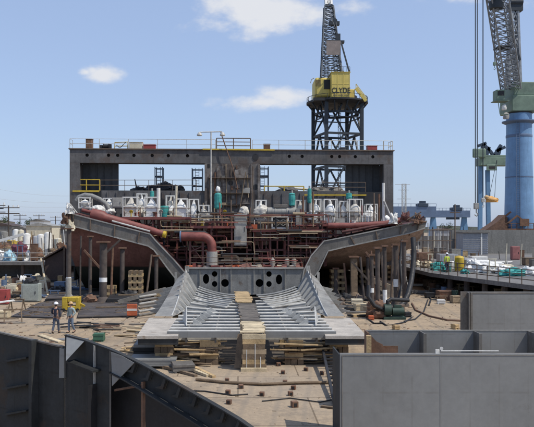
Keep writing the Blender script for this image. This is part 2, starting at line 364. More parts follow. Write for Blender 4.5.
# ------------------------------------------------------------------ generic builders
def railing(pts, h, step, mat, label, rails=2, r=.03, cat='railing', group=None, rmat=None):
    pts = [Vector(p) for p in pts]; root = thing('guard_rail', label, cat, pts[0], group)
    for a, b in zip(pts[:-1], pts[1:]):
        n = max(1, round((b - a).length / step))
        for i in range(n + (1 if b is pts[-1] else 0)):
            p = a.lerp(b, i / n); make('post', MB().tube([p, p + Vector((0, 0, h))], r, 6), mat, root)
    for k in range(rails):
        z = h * (k + 1) / rails
        make('rail', MB().tube([p + Vector((0, 0, z - (.002 if k == rails - 1 else 0))) for p in pts], r * .9, 6), rmat or mat, root)
    return root
def lattice(mb, A, B, n, w, wb=None, faces=((0, 1), (1, 2), (2, 3), (3, 0)), x=True, chords=True):
    wb = wb or w * .6
    A = [Vector(p) for p in A]; B = [Vector(p) for p in B]
    if chords:
        for a, b in zip(A, B): mb.bar(a, b, w)
    for k in range(n):
        for (i, j) in faces:
            a0 = A[i].lerp(B[i], k / n); a1 = A[i].lerp(B[i], (k + 1) / n); b0 = A[j].lerp(B[j], k / n); b1 = A[j].lerp(B[j], (k + 1) / n)
            mb.bar(a1, b1, wb); 
            if x or k % 2 == 0: mb.bar(a0, b1, wb)
            if x or k % 2: mb.bar(b0, a1, wb)
    return mb
def cabinet(px, py, w, h, Y, mat, label, cat='cabinet', z=None, d=None, name='cabinet', group=None):
    p = P(px, py, Y) if z is None else Vector((XP(px, Y), Y, z)); d = d or w * .7
    r = thing(name, label, cat, p, group)
    make('body', MB().b(p.x - w / 2, p.x + w / 2, p.y - d / 2, p.y + d / 2, p.z + .06, p.z + h), mat, r, bevel=.02)
    dr = make('door', MB().b(p.x - w * .42, p.x + w * .42, p.y - d / 2 - .025, p.y - d / 2, p.z + .16, p.z + h - .1), mat, r, bevel=.008)
    make('handle', MB().b(p.x + w * .3, p.x + w * .34, p.y - d / 2 - .06, p.y - d / 2 - .025, p.z + h * .45, p.z + h * .6), black_m, dr)
    make('skid', MB().b(p.x - w * .45, p.x + w * .45, p.y - d * .4, p.y - d * .2, p.z, p.z + .06).b(p.x - w * .45, p.x + w * .45, p.y + d * .2, p.y + d * .4, p.z, p.z + .06), black_m, r)
    return r
def crate(p, w, d, h, mat, label, group=None, rot=0, name='wooden_crate', cat='crate'):
    r = thing(name, label, cat, (0, 0, 0), group)
    b = MB().b(-w / 2, w / 2, -d / 2, d / 2, .04, h)
    make('box', b, mat, r, bevel=.01)
    bt = MB()
    for s in (-1, 1):
        for t in (.08, h - .1):
            bt.b(-w / 2 - .02, w / 2 + .02, s * (d / 2 + .012) - .012, s * (d / 2 + .012) + .012, t, t + .08)
        bt.b(s * w * .4 - .05, s * w * .4 + .05, -d / 2 - .04, d / 2 + .04, 0, .04)
    make('batten', bt, mat, r); r.location = p; r.rotation_euler.z = rot; return r
def drum(p, mat, label, group=None, s=1.0):
    r = thing('steel_drum', label, 'drum', p, group)
    make('shell', MB().lathe(p, [(.27 * s, 0), (.285 * s, .02), (.285 * s, .29 * s), (.30 * s, .30 * s), (.285 * s, .31 * s), (.285 * s, .58 * s), (.30 * s, .59 * s), (.285 * s, .60 * s), (.285 * s, .87 * s), (.27 * s, .88 * s)]), mat, r)
    make('lid', MB().lathe(p + Vector((0, 0, .882 * s)), [(.25 * s, 0), (.25 * s, .012)]).lathe(p + Vector((.12 * s, 0, .895 * s)), [(.03, 0), (.03, .02)], 8), black_m, r)
    return r
def plank(p, q, w, t, mat, label, group, name='plank', cat='plank'):
    return solo(name, MB().bar(p, q, w, t), mat, label, cat, group)

# ================================================================== the hull under construction
Y0 = 62.0; k0 = K(Y0); CX = XP(245, Y0)
topL = [(66, 212), (80, 216), (150, 234), (155, 240), (174, 260), (186, 274), (189, 287)]
botL = [(67, 225), (80, 228), (148, 246), (154, 250), (168, 269), (179, 283), (187, 294)]
topR = [(427, 221), (412, 223), (340, 238), (324, 241), (311, 256), (304, 270), (301, 287)]
botR = [(425, 228), (410, 233), (345, 247), (328, 251), (319, 270), (310, 283), (303, 294)]
hull = thing('ship_hull_section', 'flared red-brown ship hull section propped up in the middle of the yard', 'ship hull', (CX, 66, 0))
def band(tp, bt, sgn, mat):
    mb = MB(); T = [P(x, y, Y0) for x, y in tp]; B = [P(x, y, Y0) for x, y in bt]
    for d, m_ in ((0, 1),):
        for i in range(len(T) - 1):
            vs = [T[i], T[i + 1], B[i + 1], B[i]]; vs += [v + Vector((0, .3, 0)) for v in vs]
            mb.add(vs, [(0, 1, 2, 3), (7, 6, 5, 4), (0, 4, 5, 1), (2, 6, 7, 3), (1, 5, 6, 2), (3, 7, 4, 0)])
    return mb
make('side_girder', band(topL, botL, -1, 0), grey_mid, hull); make('side_girder', band(topR, botR, 1, 0), grey_mid, hull)
def lips(tp, bt):                                   # light cut edges of the girder
    mb = MB()
    for line in (tp, bt):
        for a, b in zip(line[:-1], line[1:]): mb.bar(P(*a, Y0 - .03), P(*b, Y0 - .03), .1, .1)
    return mb
make('flange', lips(topL, botL), grey_light, hull); make('flange', lips(topR, botR), grey_light, hull)
st = MB()
for (tp, bt) in ((topL, botL), (topR, botR)):
    for i in range(2):
        for t in (.15, .5, .85) if i == 1 else (.5,):
            a = Vector((*tp[i], 0)).lerp(Vector((*tp[i + 1], 0)), t); b = Vector((*bt[i], 0)).lerp(Vector((*bt[i + 1], 0)), t)
            st.bar(P(a.x, a.y + 1, Y0 - .06), P(b.x, b.y - 1, Y0 - .06), .09, .12)
make('web_stiffener', st, rail_d, hull)
def shell(bt, mat):
    rows = []; dz = -1.3 if bt is botL else -.3
    F0 = [P(x, y, Y0 + .32) for x, y in bt]
    s = 1 if F0[0].x > 0 else -1
    for (Y, w, tz) in (((Y0 + .32, 0, 0), (63.2, .3, 1.9), (65, .7, 1.5), (67.5, 1, 1.5), (95, 1, 1.5), (118, 1, 1.5)) if s < 0 else ((Y0 + .32, 0, 0), (64, .3, 2.7), (67, .7, 2.5), (72, 1, 2.3), (95, 1, .7), (118, 1, .7))):
        row = []
        for i, p in enumerate(F0):
            fr = i / (len(F0) - 1)
            t = min(p.z, max(.3, tz + dz) + ((1.2 if i == 0 and Y < 90 else 0) + (.4 if i == 1 and Y < 90 else 0) if s > 0 else 0)); z = p.z + (t - p.z) * (w ** .8 if w else 0)
            x = p.x if Y < 64.5 else p.x - s * (.5 if i == 0 else .15) * w
            row.append(Vector((x, Y, z)))
        rows.append(row)
    # refine by linear interpolation across for smoother shading
    mb = MB(); n = len(F0); vs = [v for r_ in rows for v in r_]; fs = []
    for j in range(len(rows) - 1):
        for i in range(n - 1): fs.append((j * n + i, j * n + i + 1, (j + 1) * n + i + 1, (j + 1) * n + i))
    mb.add(vs, fs)
    # topside wall
    w_ = []
    for r_ in rows: w_ += [r_[0], Vector((r_[0].x + s * .05, r_[0].y, 7.0))]
    mb.add(w_, [(2 * j, 2 * j + 1, 2 * j + 3, 2 * j + 2) for j in range(len(rows) - 1)])
    return mb
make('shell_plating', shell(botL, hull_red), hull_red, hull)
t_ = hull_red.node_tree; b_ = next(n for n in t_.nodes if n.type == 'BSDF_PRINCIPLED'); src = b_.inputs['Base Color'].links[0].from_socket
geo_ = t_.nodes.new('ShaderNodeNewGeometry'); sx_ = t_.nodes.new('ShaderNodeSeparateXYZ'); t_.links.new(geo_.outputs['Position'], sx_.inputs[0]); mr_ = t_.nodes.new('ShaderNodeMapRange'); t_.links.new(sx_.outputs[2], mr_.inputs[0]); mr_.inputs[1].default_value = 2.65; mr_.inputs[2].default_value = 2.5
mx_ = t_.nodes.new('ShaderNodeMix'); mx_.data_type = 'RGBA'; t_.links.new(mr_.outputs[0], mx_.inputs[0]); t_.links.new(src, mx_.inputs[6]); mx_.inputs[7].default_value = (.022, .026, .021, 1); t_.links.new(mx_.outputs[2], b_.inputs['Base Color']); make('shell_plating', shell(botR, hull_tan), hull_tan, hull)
# outer seams / plate edges on the flare
sm = MB()
for bt, s in ((botL, -1), (botR, 1)):
    for i in (1, 2, 3):
        a = P(*bt[i], Y0 + .3)
        sm.bar(a + Vector((0, 0, -.02)), (a.x, 67, min(a.z, a.z + (2.5 - a.z) * .75) - .03), .08, .06)
make('weld_seam', sm, brown_m, hull)
def deck(tp):
    a = [P(x, y, Y0 + .31) for x, y in tp]; b = [v + Vector((0, 7.5, 0)) for v in a]; n = len(a)
    return MB().add(a + b, [(i, i + 1, n + i + 1, n + i) for i in range(n - 1)])
make('side_deck', deck(topL), red_dark, hull); make('side_deck', deck(topR), red_dark, hull)
# floor girder with lightening holes
def gx(px): return XP(px, Y0)
def gz(py): return ZP(py, Y0)
outer = [(gx(187), gz(268)), (gx(187.5), gz(284)), (gx(197), gz(289.5)), (gx(210), gz(293)), (gx(245), gz(295)), (gx(280), gz(293)), (gx(293), gz(289)), (gx(303), gz(284)), (gx(303.5), gz(268))]
holes = [circ(gx(x), gz(y), a * k0, b * k0) for x, y, a, b in [(206, 279, 3.2, 5), (214.6, 274, 2.7, 2.9), (214.6, 284, 2.7, 3), (225, 283, 3.9, 4), (259.5, 283, 3.9, 4), (269, 274, 2.7, 2.9), (269, 284, 2.7, 3), (279, 279.5, 3.2, 5)]]
make('floor_girder', MB().prism(outer, holes, Y0, Y0 + .08), M('girder_steel', (.19, .19, .18), .6, 0, .3, .9, rust=.5, rcol=(.11, .08, .06), streak=.6), hull)
make('inner_bulkhead', MB().b(gx(187), gx(303), Y0 + 2.2, Y0 + 2.3, .3, 2.5), black_m, hull)
st = MB()
for px in (200, 220.5, 231, 254, 264, 285): st.bar((gx(px), Y0 - .05, gz(268.5)), (gx(px), Y0 - .05, gz(291.5)), .06, .1)
st.bar((gx(187), Y0 - .06, gz(268)), (gx(303.5), Y0 - .06, gz(268)), .16, .14)
make('girder_stiffener', st, grey_light, hull)
make('bilge_plating', MB().add([Vector((x, Y0 - .05, z)) for x, z in outer[1:-1]] + [Vector((x, Y0 + 14, max(.25, z - .1))) for x, z in outer[1:-1]], [(i, i + 1, i + 8, i + 7) for i in range(6)]), dark_plate, hull)
make('inner_deck', MB().b(gx(186), gx(304), Y0 + .09, Y0 + 7.4, gz(268) - .06, gz(268) + .02), red_deck, hull)
# cradle posts under the keel line
for px, m_ in ((200, wood_d), (245, wood_d), (290, wood_d)):
    make('keel_block', MB().b(gx(px) - .6, gx(px) + .6, Y0 + 2.6, Y0 + 3.6, 0, .35), m_, hull)

# ================================================================== portal-shaped hull block behind
PY = 69.5; kp = K(PY)
port = thing('portal_hull_block', 'tall dark grey portal-shaped steel block with two openings rising behind the red hull', 'ship block')
def lx(px): return (px - 231) * kp
def lz(py): return ZP(py, PY)
XL, XR = lx(69), lx(393)
hl = [circ(lx(x), lz(156), .17, .17, 10) for x in (86, 107, 116, 132, 150, 166, 185, 287, 300, 330, 338, 354, 372)]
make('top_beam', MB().prism([(XL, lz(163.5)), (XR, lz(163.5)), (XR, lz(150.3)), (XL, lz(150.3))], hl, 0, .06).b(XL, XR, .06, .12, lz(163.5), lz(163)).b(XL, XR, .5, 1.6, lz(163.4), lz(150.5)), portal_m, port)
make('deck_edge', MB().b(XL - .1, XR + .1, -.12, 1.7, lz(150.2), lz(149.2)), rail_d, port)
for a, b in ((69, 79), (383, 393)): make('side_column', MB().b(lx(a), lx(b), -.02, 2.2, 2.4, lz(163.6)), portal_m, port)
make('centre_pillar', MB().b(lx(203), lx(256), -.03, 2.0, lz(215), lz(163.6)).b(lx(202), lx(204.5), -.2, -.03, lz(215), lz(164)).b(lx(248), lx(249.5), -.16, -.03, lz(215), lz(164)).b(lx(255), lx(257.5), -.2, -.03, lz(215), lz(164)), pillar_m, port)
for x, y, s in ((253, 157, .3), (253, 187, .28), (228, 183, .25), (206, 166, .2)): make('access_hole', MB().lathe((lx(x), -.05, lz(y)), [(s * .9, -.0), (s, .0)], 14) if False else MB().tube([(lx(x), -.06, lz(y)), (lx(x), .1, lz(y))], s, 14), black_m, port)
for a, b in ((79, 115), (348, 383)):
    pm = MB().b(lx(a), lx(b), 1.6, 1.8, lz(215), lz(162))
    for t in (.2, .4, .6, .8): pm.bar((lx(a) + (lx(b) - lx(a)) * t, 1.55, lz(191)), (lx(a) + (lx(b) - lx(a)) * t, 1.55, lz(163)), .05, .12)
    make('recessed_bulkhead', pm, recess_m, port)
make('lower_bulkhead', MB().b(XL, lx(100), -.015, 0.6, lz(225), lz(191)), black_m, port); make('lower_bulkhead', MB().b(lx(357), XR, -.015, .6, lz(228), lz(191.5)), black_m, port)
lb = MB().b(lx(100), lx(357), 0, .6, 2.6, lz(190.8))
for px in range(106, 195, 9): lb.bar((lx(px), -.05, lz(192)), (lx(px), -.05, lz(213)), .08, .1)
for px in range(262, 355, 9): lb.bar((lx(px), -.05, lz(193)), (lx(px), -.05, lz(213)), .08, .1)
make('lower_bulkhead', lb, portal_m, port)
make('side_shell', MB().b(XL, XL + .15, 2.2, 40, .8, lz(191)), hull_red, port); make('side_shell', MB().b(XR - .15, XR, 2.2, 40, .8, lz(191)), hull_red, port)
make('rear_deck', MB().b(XL + .15, XR - .15, .6, 40, lz(192.5), lz(191.6)), portal_m, port)
make('face_bracket', MB().b(lx(232), lx(236), -.25, -.03, lz(178), lz(170)).b(lx(214), lx(217), -.22, -.03, lz(205), lz(168)).b(lx(222), lx(247), -.15, -.03, lz(204), lz(203)), pillar_m, port)
PX0 = 233.6
port.location = (XP(PX0, PY), PY, 0); port.rotation_euler.z = R(3.2)
ca, sa = math.cos(R(3.2)), math.sin(R(3.2))
def PT(px, py, dy=0.0):                           # point on the block (px, py) at local depth dy
    x, y = lx(px), dy; return Vector((XP(PX0, PY) + x * ca - y * sa, PY + x * sa + y * ca, lz(py)))
railing([PT(69, 149.2, 1.6), PT(69, 149.2, .1), PT(213, 149.2, .1)], .95, 2.6, rail_m, 'thin galvanised guard rail along the left half of the block top', r=.025)
railing([PT(250, 149.2, .1), PT(383, 149.2, .1)], .95, 2.6, rail_m, 'thin galvanised guard rail along the right half of the block top', r=.025)
railing([PT(383.5, 149.2, .1), PT(392.5, 149.2, .1), PT(392.5, 149.2, 1.6)], .95, .9, cream_m, 'short cream guard rail at the top right corner of the block', r=.03)
railing([PT(214, 149.2, .1), PT(248, 149.2, .1)], 1.1, 1.5, rail_d, 'heavy rusty guard rail over the centre pillar', rails=3, r=.05)
railing([PT(72, 191, .2), PT(98, 191, .2)], 1.1, 1.25, yellow_m, 'yellow guard rail in the left recess of the portal block', r=.055)
railing([PT(99, 191, .2), PT(194, 190.5, .2)], 1.05, 2.4, rail_d, 'thin rusty guard rail across the left opening', r=.03)
railing([PT(262, 191.5, .2), PT(302, 191.5, .2)], .55, 2.0, yellow_m, 'low yellow guard rail at the foot of the right opening', rails=1, r=.06)
railing([PT(310, 191.8, .2), PT(365, 191.8, .2)], 1.0, 2.2, rail_d, 'rusty guard rail below the right opening near the dark recess', r=.035)
solo('toe_board', MB().bar(PT(200, 149.6, -.16), PT(272, 149.8, -.16), .05, .14), yellow_m, 'yellow toe board along the top edge above the centre pillar', 'toe board')
solo('toe_board', MB().bar(PT(72, 191.6, -.1), PT(98, 191.6, -.1), .05, .16), yellow_m, 'yellow toe board below the yellow rail on the left', 'toe board')
solo('toe_board', MB().bar(PT(302, 194.8, -.1), PT(365, 194.8, -.1), .05, .14), yellow_m, 'yellow toe board below the right opening near the dark recess', 'toe board')
# things on top of the block
def topbox(px0, px1, py, mat, label, d=.8, dy=.9, name='tool_box', cat='box'):
    a, b = PT(px0, 149.2, dy), PT(px1, 149.2, dy); w = (b - a).length; h = (149.2 - py) * kp; m_ = (a + b) / 2
    r = thing(name, label, cat, m_)
    make('body', MB().b(m_.x - w / 2, m_.x + w / 2, m_.y - d / 2, m_.y + d / 2, m_.z + .05, m_.z + h), mat, r, bevel=.03)
    make('lid', MB().b(m_.x - w / 2 - .03, m_.x + w / 2 + .03, m_.y - d / 2 - .03, m_.y + d / 2 + .03, m_.z + h + .001, m_.z + h + .06), mat, r)
    make('skid', MB().b(m_.x - w * .4, m_.x - w * .3, m_.y - d / 2, m_.y + d / 2, m_.z, m_.z + .05).b(m_.x + w * .3, m_.x + w * .4, m_.y - d / 2, m_.y + d / 2, m_.z, m_.z + .05), black_m, r)
    return r
topbox(84, 90, 139.5, brown_m, 'tall rusty brown box on the top left of the portal block')
topbox(127, 140, 142.5, cream_m, 'long cream box on top of the block left of the red box')
topbox(141, 153, 145, redbox_m, 'low red box on top of the portal block')
topbox(262, 268.5, 143.5, brown_m, 'rusty brown box on top just right of the centre pillar')
topbox(368, 378, 144.5, redbox_m, 'dark red box near the top right corner of the block')
topbox(340, 346, 146.5, portal_m, 'small grey box on top of the block right of the crane tower')
def winch(p, s, mat, label, name='winch', cat='winch'):
    r = thing(name, label, cat, p)
    make('base', MB().b(p.x - s, p.x + s, p.y - s * .4, p.y + s * .4, p.z, p.z + s * .12), black_m, r)
    make('drum', MB().tube([p + Vector((-s * .3, 0, s * .5)), p + Vector((s * .45, 0, s * .5))], s * .34, 14).tube([p + Vector((-s * .36, 0, s * .5)), p + Vector((-s * .3, 0, s * .5))], s * .46, 14).tube([p + Vector((s * .45, 0, s * .5)), p + Vector((s * .51, 0, s * .5))], s * .46, 14), mat, r)
    make('motor', MB().b(p.x - s * .95, p.x - s * .45, p.y - s * .3, p.y + s * .3, p.z + s * .12, p.z + s * .7), mat, r, bevel=.03)
    make('gearbox', MB().b(p.x + s * .56, p.x + s * .95, p.y - s * .25, p.y + s * .25, p.z + s * .12, p.z + s * .85), mat, r, bevel=.03)
    return r
winch(PT(103, 149.2, .9), .62, black_m, 'black winch on top of the block above its left opening')
r = thing('tube_stand', 'yellow tube frame on top of the block beside the cream box', 'pipe frame', PT(119, 149.2, .9)); p = PT(119, 149.2, .9)
make('tube_frame', MB().tube([p + Vector(v) for v in ((-.7, 0, 0), (-.7, 0, .7), (.6, 0, .75), (.6, 0, 0))], .05, 8).tube([p + Vector((-.7, 0, .35)), p + Vector((.6, 0, .35))], .04, 8), yellow_m, r)
make('hanging_cable', MB().tube([p + Vector((-.5 + .1 * i, -.05, .45 - .25 * math.sin(i * .5))) for i in range(10)], .035, 6), black_m, r)
rq = random.Random(12)
for i in range(9):
    px = 207 + i * 5.4; y0_, y1_ = rq.uniform(164, 186), rq.uniform(196, 214)
    make('riser_pipe', MB().tube([Vector((lx(px), -.12, lz(y0_))), Vector((lx(px + rq.uniform(-1, 1)), -.12, lz(y1_)))], rq.choice([.035, .05, .08]), 7), [rail_d, brown_m, grey_mid, M_tan][i % 4], None).parent = port
for i in range(7):
    px, py, w_, h_ = rq.uniform(207, 245), rq.uniform(166, 205), rq.uniform(2, 7), rq.uniform(1, 6)
    make('wall_box', MB().b(lx(px), lx(px + w_), -.18 - .02 * i, -.031, lz(py + h_), lz(py)), [grey_light, brown_m, pillar_m, black_m, M_tan, grey_mid, pillar_m][i], None).parent = port
for i, py in enumerate((178, 193, 205)): make('wall_ledge', MB().b(lx(206 + 4 * i), lx(248 - 3 * i), -.5, -.031, lz(py) - .06, lz(py)), rail_d, None).parent = port
solo('leaning_pole', MB().tube([PT(218, 133, -.35), PT(230, 168, -.45), PT(235, 190, -.5)], .05, 8), brown_m, 'long rusty pole leaning against the centre pillar', 'pole')
solo('leaning_pole', MB().tube([PT(243, 172, -.35), PT(236, 214, -.7)], .045, 8), wood_d, 'short brown pole leaning against the lower centre pillar', 'pole')
# lamp pole in front of the pillar
lp = P(211, 224, 67.2); t_ = P(211, 131.5, 67.2); r = thing('lamp_pole', 'slim pale lamp pole with two floodlights in front of the centre pillar', 'lamp pole', lp)
make('pole', MB().tube([lp, t_], .085, 10, .06), rail_m, r)
make('cross_arm', MB().tube([P(200, 132.2, 67.2), P(222, 131.6, 67.2)], .05, 8), rail_m, r)
for px in (199.5, 222.5):
    q = P(px, 132.4, 67.2); f = make('floodlight', MB().lathe(q + Vector((0, 0, -.3)), [(.26, 0), (.24, .12), (.1, .3), (.06, .34)], 12), rail_m, r); make('lens', MB().lathe(q + Vector((0, 0, -.33)), [(.23, 0), (.23, .025)], 12), cream_m, f)
# scaffold towers in the openings
def scaffold(px0, px1, py0, py1, label, dy=6):
    a, b = PT(px0, py1, dy), PT(px1, py1, dy); a.z = b.z = lz(191.6); top = PT(px0, py0, dy).z + .3
    r = thing('scaffold_tower', label, 'scaffold', a); dpt = Vector((0, 1.2, 0))
    for c in (a, b, a + dpt, b + dpt): make('standard', MB().tube([c, (c.x, c.y, top)], .05, 6), scaf_m, r)
    for i in range(1, 4):
        z = a.z + (top - a.z) * i / 3.2
        make('ledger', MB().tube([(a.x, a.y, z), (b.x, b.y, z)], .05, 6).tube([(a.x, a.y + 1.2, z), (b.x, b.y + 1.2, z)], .04, 6), scaf_m, r)
    make('platform', MB().b(a.x, b.x, a.y, a.y + 1.2, top - 1.02, top - .95).b(a.x, b.x, a.y, a.y + 1.2, a.z + .9, a.z + .96), scaf_m, r)
    lad = MB(); m_ = a.lerp(b, .5)
    for s in (-.2, .2): lad.bar((m_.x + s, m_.y - .1, a.z), (m_.x + s, m_.y - .1, top), .05)
    z = a.z + .25
    while z < top: lad.bar((m_.x - .2, m_.y - .1, z), (m_.x + .2, m_.y - .1, z), .04); z += .3
    make('ladder', lad, scaf_m, r)
scaffold(149, 157, 165, 191, 'narrow dark blue scaffold tower standing in the left opening')
scaffold(189, 200, 166, 191, 'dark blue scaffold tower beside the left side of the centre pillar')
scaffold(259, 272, 164, 191, 'wide dark blue scaffold tower beside the right side of the centre pillar')
# dark machinery seen in the left opening
def heap(name, cat, c, sx, sy, sz, mat, label, seed, amp=.35, group=None, n=30, m=18):
    mb = MB().blob(c, sx, sy, sz, seed, amp, n, m, freq=2.0)
    for v in mb.v:                                   # folds and creases in the sheet
        q = (v - Vector(c)) * 2.6 + Vector((seed * 2.1, 0, 0)); k = abs(mnoise.noise(q * .6)) * .2 + abs(mnoise.noise(q * 1.5)) * .05
        v.x -= (v.x - c[0]) * k; v.y -= (v.y - c[1]) * k; v.z = max(c[2], v.z - (v.z - c[2]) * k * .8)
    return solo(name, mb, mat, label, cat, group)
for i, (px, w, h, lab) in enumerate([(134, .9, .45, 'low black tarpaulin heap at the left end of the left opening'), (147, .8, .55, 'black tarpaulin heap in the middle of the left opening'), (161, 1.0, .8, 'tallest black tarpaulin heap on deck in the left opening'), (173, .9, .55, 'black tarpaulin heap nearest the scaffold left of the pillar')]):
    heap('tarpaulin_heap', 'tarpaulin', PT(px, 191.6, 3), w, .8, h, black_m, lab, i)
solo('mooring_spike', MB().tube([PT(133, 190, 2.5), PT(130.5, 177.5, 2.5)], .1, 8, .04), black_m, 'black slanted spike standing in the left opening', 'spike')
solo('deck_pipe', MB().tube([PT(282, 184, 5), PT(310, 186, 5), PT(330, 189, 5)], .12, 8), cream_m, 'pale pipe sloping across the right opening', 'pipe')
for i, (px, lab) in enumerate([(290, 'low grey bundle in the left half of the right opening'), (322, 'low grey bundle in the middle of the right opening'), (340, 'low grey bundle beside the dark right recess')]):
    heap('deck_bundle', 'bundle', PT(px, 191.6, 4), 1.1, .8, .5, grey_mid if i else portal_m, lab, i + 9)

# ================================================================== machinery on the hull deck
MY = 65.5
def z6(py): return ZP(py, MY)
# raised equipment platforms
def platform(px0, px1, py, label, y0=63.6, y1=67.6, dn=2.6):
    x0, x1 = XP(px0, MY), XP(px1, MY); z = z6(py); r = thing('equipment_platform', label, 'platform', ((x0 + x1) / 2, 65.5, z))
    make('grating', MB().b(x0, x1, y0, y1, z - .08, z), red_dark, r)
    make('edge_beam', MB().b(x0, x1, y0 - .12, y0, z - .22, z + .02), red_pipe, r)
    n = max(2, int((x1 - x0) / 1.6))
    for i in range(n + 1):
        x = x0 + (x1 - x0) * i / n; make('leg', MB().bar((x, y0 + .05, z - .08), (x, y0 + .05, max(2.6, z - dn)), .14), red_dark, r)
    return r
platform(100, 192, 217.5, 'red steel platform carrying the white wrapped machines on the left', dn=1.8)
platform(192, 252, 226, 'red steel platform in front of the centre pillar', dn=4)
platform(252, 322, 229.5, 'red steel platform carrying the generator right of the grey cabinet', dn=4)
platform(320, 400, 224, 'red steel platform carrying the white framed tanks on the right', dn=2)
# caged white machines
def caged(px, py, w, h, Y, label, wrap='tri', seed=0, frame=white_paint):
    p = P(px, py, Y); W_ = w * K(Y); H_ = h * K(Y); r = thing('wrapped_machine', label, 'machine', p, 'white wrapped machines on the hull deck')
    D_ = W_ * .9
    fr = MB()
    for sx in (-1, 1):
        for sy in (-1, 1): fr.bar(p + Vector((sx * W_ / 2, sy * D_ / 2, 0)), p + Vector((sx * W_ / 2, sy * D_ / 2, H_)), .09)
    for z in (.05, H_ * .52, H_ - .04):
        for s in (-1, 1):
            fr.bar(p + Vector((-W_ / 2, s * D_ / 2, z)), p + Vector((W_ / 2, s * D_ / 2, z)), .08); fr.bar(p + Vector((s * W_ / 2, -D_ / 2, z)), p + Vector((s * W_ / 2, D_ / 2, z)), .08)
    make('cage_frame', fr, frame, r)
    mb = MB()
    if wrap == 'tri':
        pr_ = [(.40, .03), (.42, .15), (.41, .32), (.42, .5), (.36, .6), (.25, .74), (.13, .88), (.04, .99)]; nn = 16
        vs = []
        for (k_, z_) in pr_:
            for j in range(nn):
                t = 2 * math.pi * j / nn; cx_, cy_ = math.cos(t), math.sin(t); m_ = 1 / max(abs(cx_), abs(cy_)) if z_ < .6 else .5 + .5 / max(abs(cx_), abs(cy_))
                vs.append(p + Vector((cx_ * m_ * W_ * k_ * .95, cy_ * m_ * W_ * k_ * .95, z_ * H_)))
        mb.add(vs, [(i * nn + j, i * nn + (j + 1) % nn, (i + 1) * nn + (j + 1) % nn, (i + 1) * nn + j) for i in range(len(pr_) - 1) for j in range(nn)] + [tuple(range(nn))[::-1], tuple((len(pr_) - 1) * nn + j for j in range(nn))])
    else: mb.lathe(p, [(W_ * .3, .08), (W_ * .40, H_ * .12), (W_ * .41, H_ * .6), (W_ * .3, H_ * .72), (W_ * .12, H_ * .8), (W_ * .1, H_ * .95), (.02, H_ * .96)], 14)
    for v in mb.v: 
        n_ = mnoise.noise(v * 2.1 + Vector((seed * 7, 0, 0))); v.x += n_ * .12; v.y += n_ * .1; v.z += n_ * .05
    make('white_wrap', mb, [white_m, white_m, dirty_sheet][seed % 3], r)
    if wrap != 'tri':
        make('strap', MB().lathe(p, [(W_ * .425, H_ * .28), (W_ * .43, H_ * .31), (W_ * .425, H_ * .34)], 14), grey_mid, r)
        make('pipe_stub', MB().tube([p + Vector((0, -W_ * .36, H_ * .25)), p + Vector((0, -W_ * .62, H_ * .25))], .12, 10), grey_light, r)
    return r
caged(85.5, 208.5, 11, 11, 65, 'small white caged machine at the far left end of the deck', 'drum', 1)
caged(131, 217, 14, 20, 65.5, 'white machine with a pointed wrap, first from the left in the tall cages', 'tri', 2)
caged(152, 217, 13, 20, 65.5, 'white machine with a pointed wrap just left of the teal drum', 'tri', 3)
caged(181, 217.5, 13, 19, 66, 'white machine with a pointed wrap right of the teal drum', 'tri', 4)
caged(204, 222, 10, 17, 66, 'narrow white wrapped machine beside the lamp pole', 'drum', 5)
caged(109, 213, 9, 15, 66.6, 'white caged machine behind the grey junction box', 'tri', 12)
caged(142, 217.5, 9, 24, 67, 'tall slim white caged machine between two pointed wraps', 'drum', 13)
caged(170.5, 217.5, 8, 22, 67, 'tall slim white caged machine behind the teal drum', 'drum', 14)
caged(194, 219, 9, 20, 67, 'slim white caged machine between the pointed wrap and the lamp pole', 'tri', 15)
caged(261, 220, 10, 20, 67.2, 'white caged machine at the left end of the pale boiler', 'drum', 16)
caged(300, 222, 9, 22, 67, 'white caged machine at the right end of the pale boiler', 'tri', 17)
caged(316, 223, 9, 24, 66.8, 'slim white caged tank left of the three on the right deck', 'drum', 18)
caged(371, 224, 11, 20, 66.8, 'low white caged machine right of the three tanks on the right deck', 'tri', 19)
caged(330, 224, 12.5, 25, 65.5, 'tall white caged tank, leftmost of three on the right deck', 'drum', 6)
caged(343.5, 223, 8, 22, 66.5, 'narrow white caged tank between two wider ones on the right deck', 'drum', 7)
caged(355, 224, 13, 25, 65.5, 'tall white caged tank, rightmost of three on the right deck', 'drum', 8)
for i, (px, py, sx, sz, lab) in enumerate([(98, 213, .8, .8, 'pale sheeted bundle behind the big red pipe'), (142, 217, .6, 1.2, 'pale sheeted bundle between two pointed machines'), (170, 218, .5, 1.3, 'pale sheeted bundle right beside the teal drum'), (193, 219, .6, 1.1, 'pale sheeted bundle left of the lamp pole'),
        (368, 223, .75, 1.3, 'pale sheeted bundle right of the caged tanks'), (262, 215, .8, 1.0, 'pale sheeted bundle left end of the pale boiler'), (386, 222, .4, .7, 'small pale sheeted bundle near the right deck edge'), (312, 220, .55, 1.1, 'pale sheeted bundle left of the tall caged tanks'), (110, 214, .5, .7, 'small pale sheeted bundle under the grey junction box'),
        (244, 214, .5, .8, 'pale sheeted bundle behind the grey cabinet')]):
    heap('sheeted_bundle', 'bundle', P(px, py, 66.4), sx, .55, sz * .66, [white_m, dirty_sheet, white_m, grey_sheet][i % 4], lab, i + 20, .2, 'pale sheeted bundles on the hull deck')
cabinet(117.5, 208.5, .95, 1.0, 65.2, grey_light, 'pale grey junction box at the left of the wrapped machines', z=z6(208.5), name='junction_box', cat='junction box')
solo('teal_drum', MB().lathe(P(164.5, 217.5, 65.6), [(.4, 0), (.42, .1), (.42, 1.0), (.36, 1.08), (.1, 1.1)], 14), teal_m, 'teal wrapped drum between white machines on the left deck', 'drum')
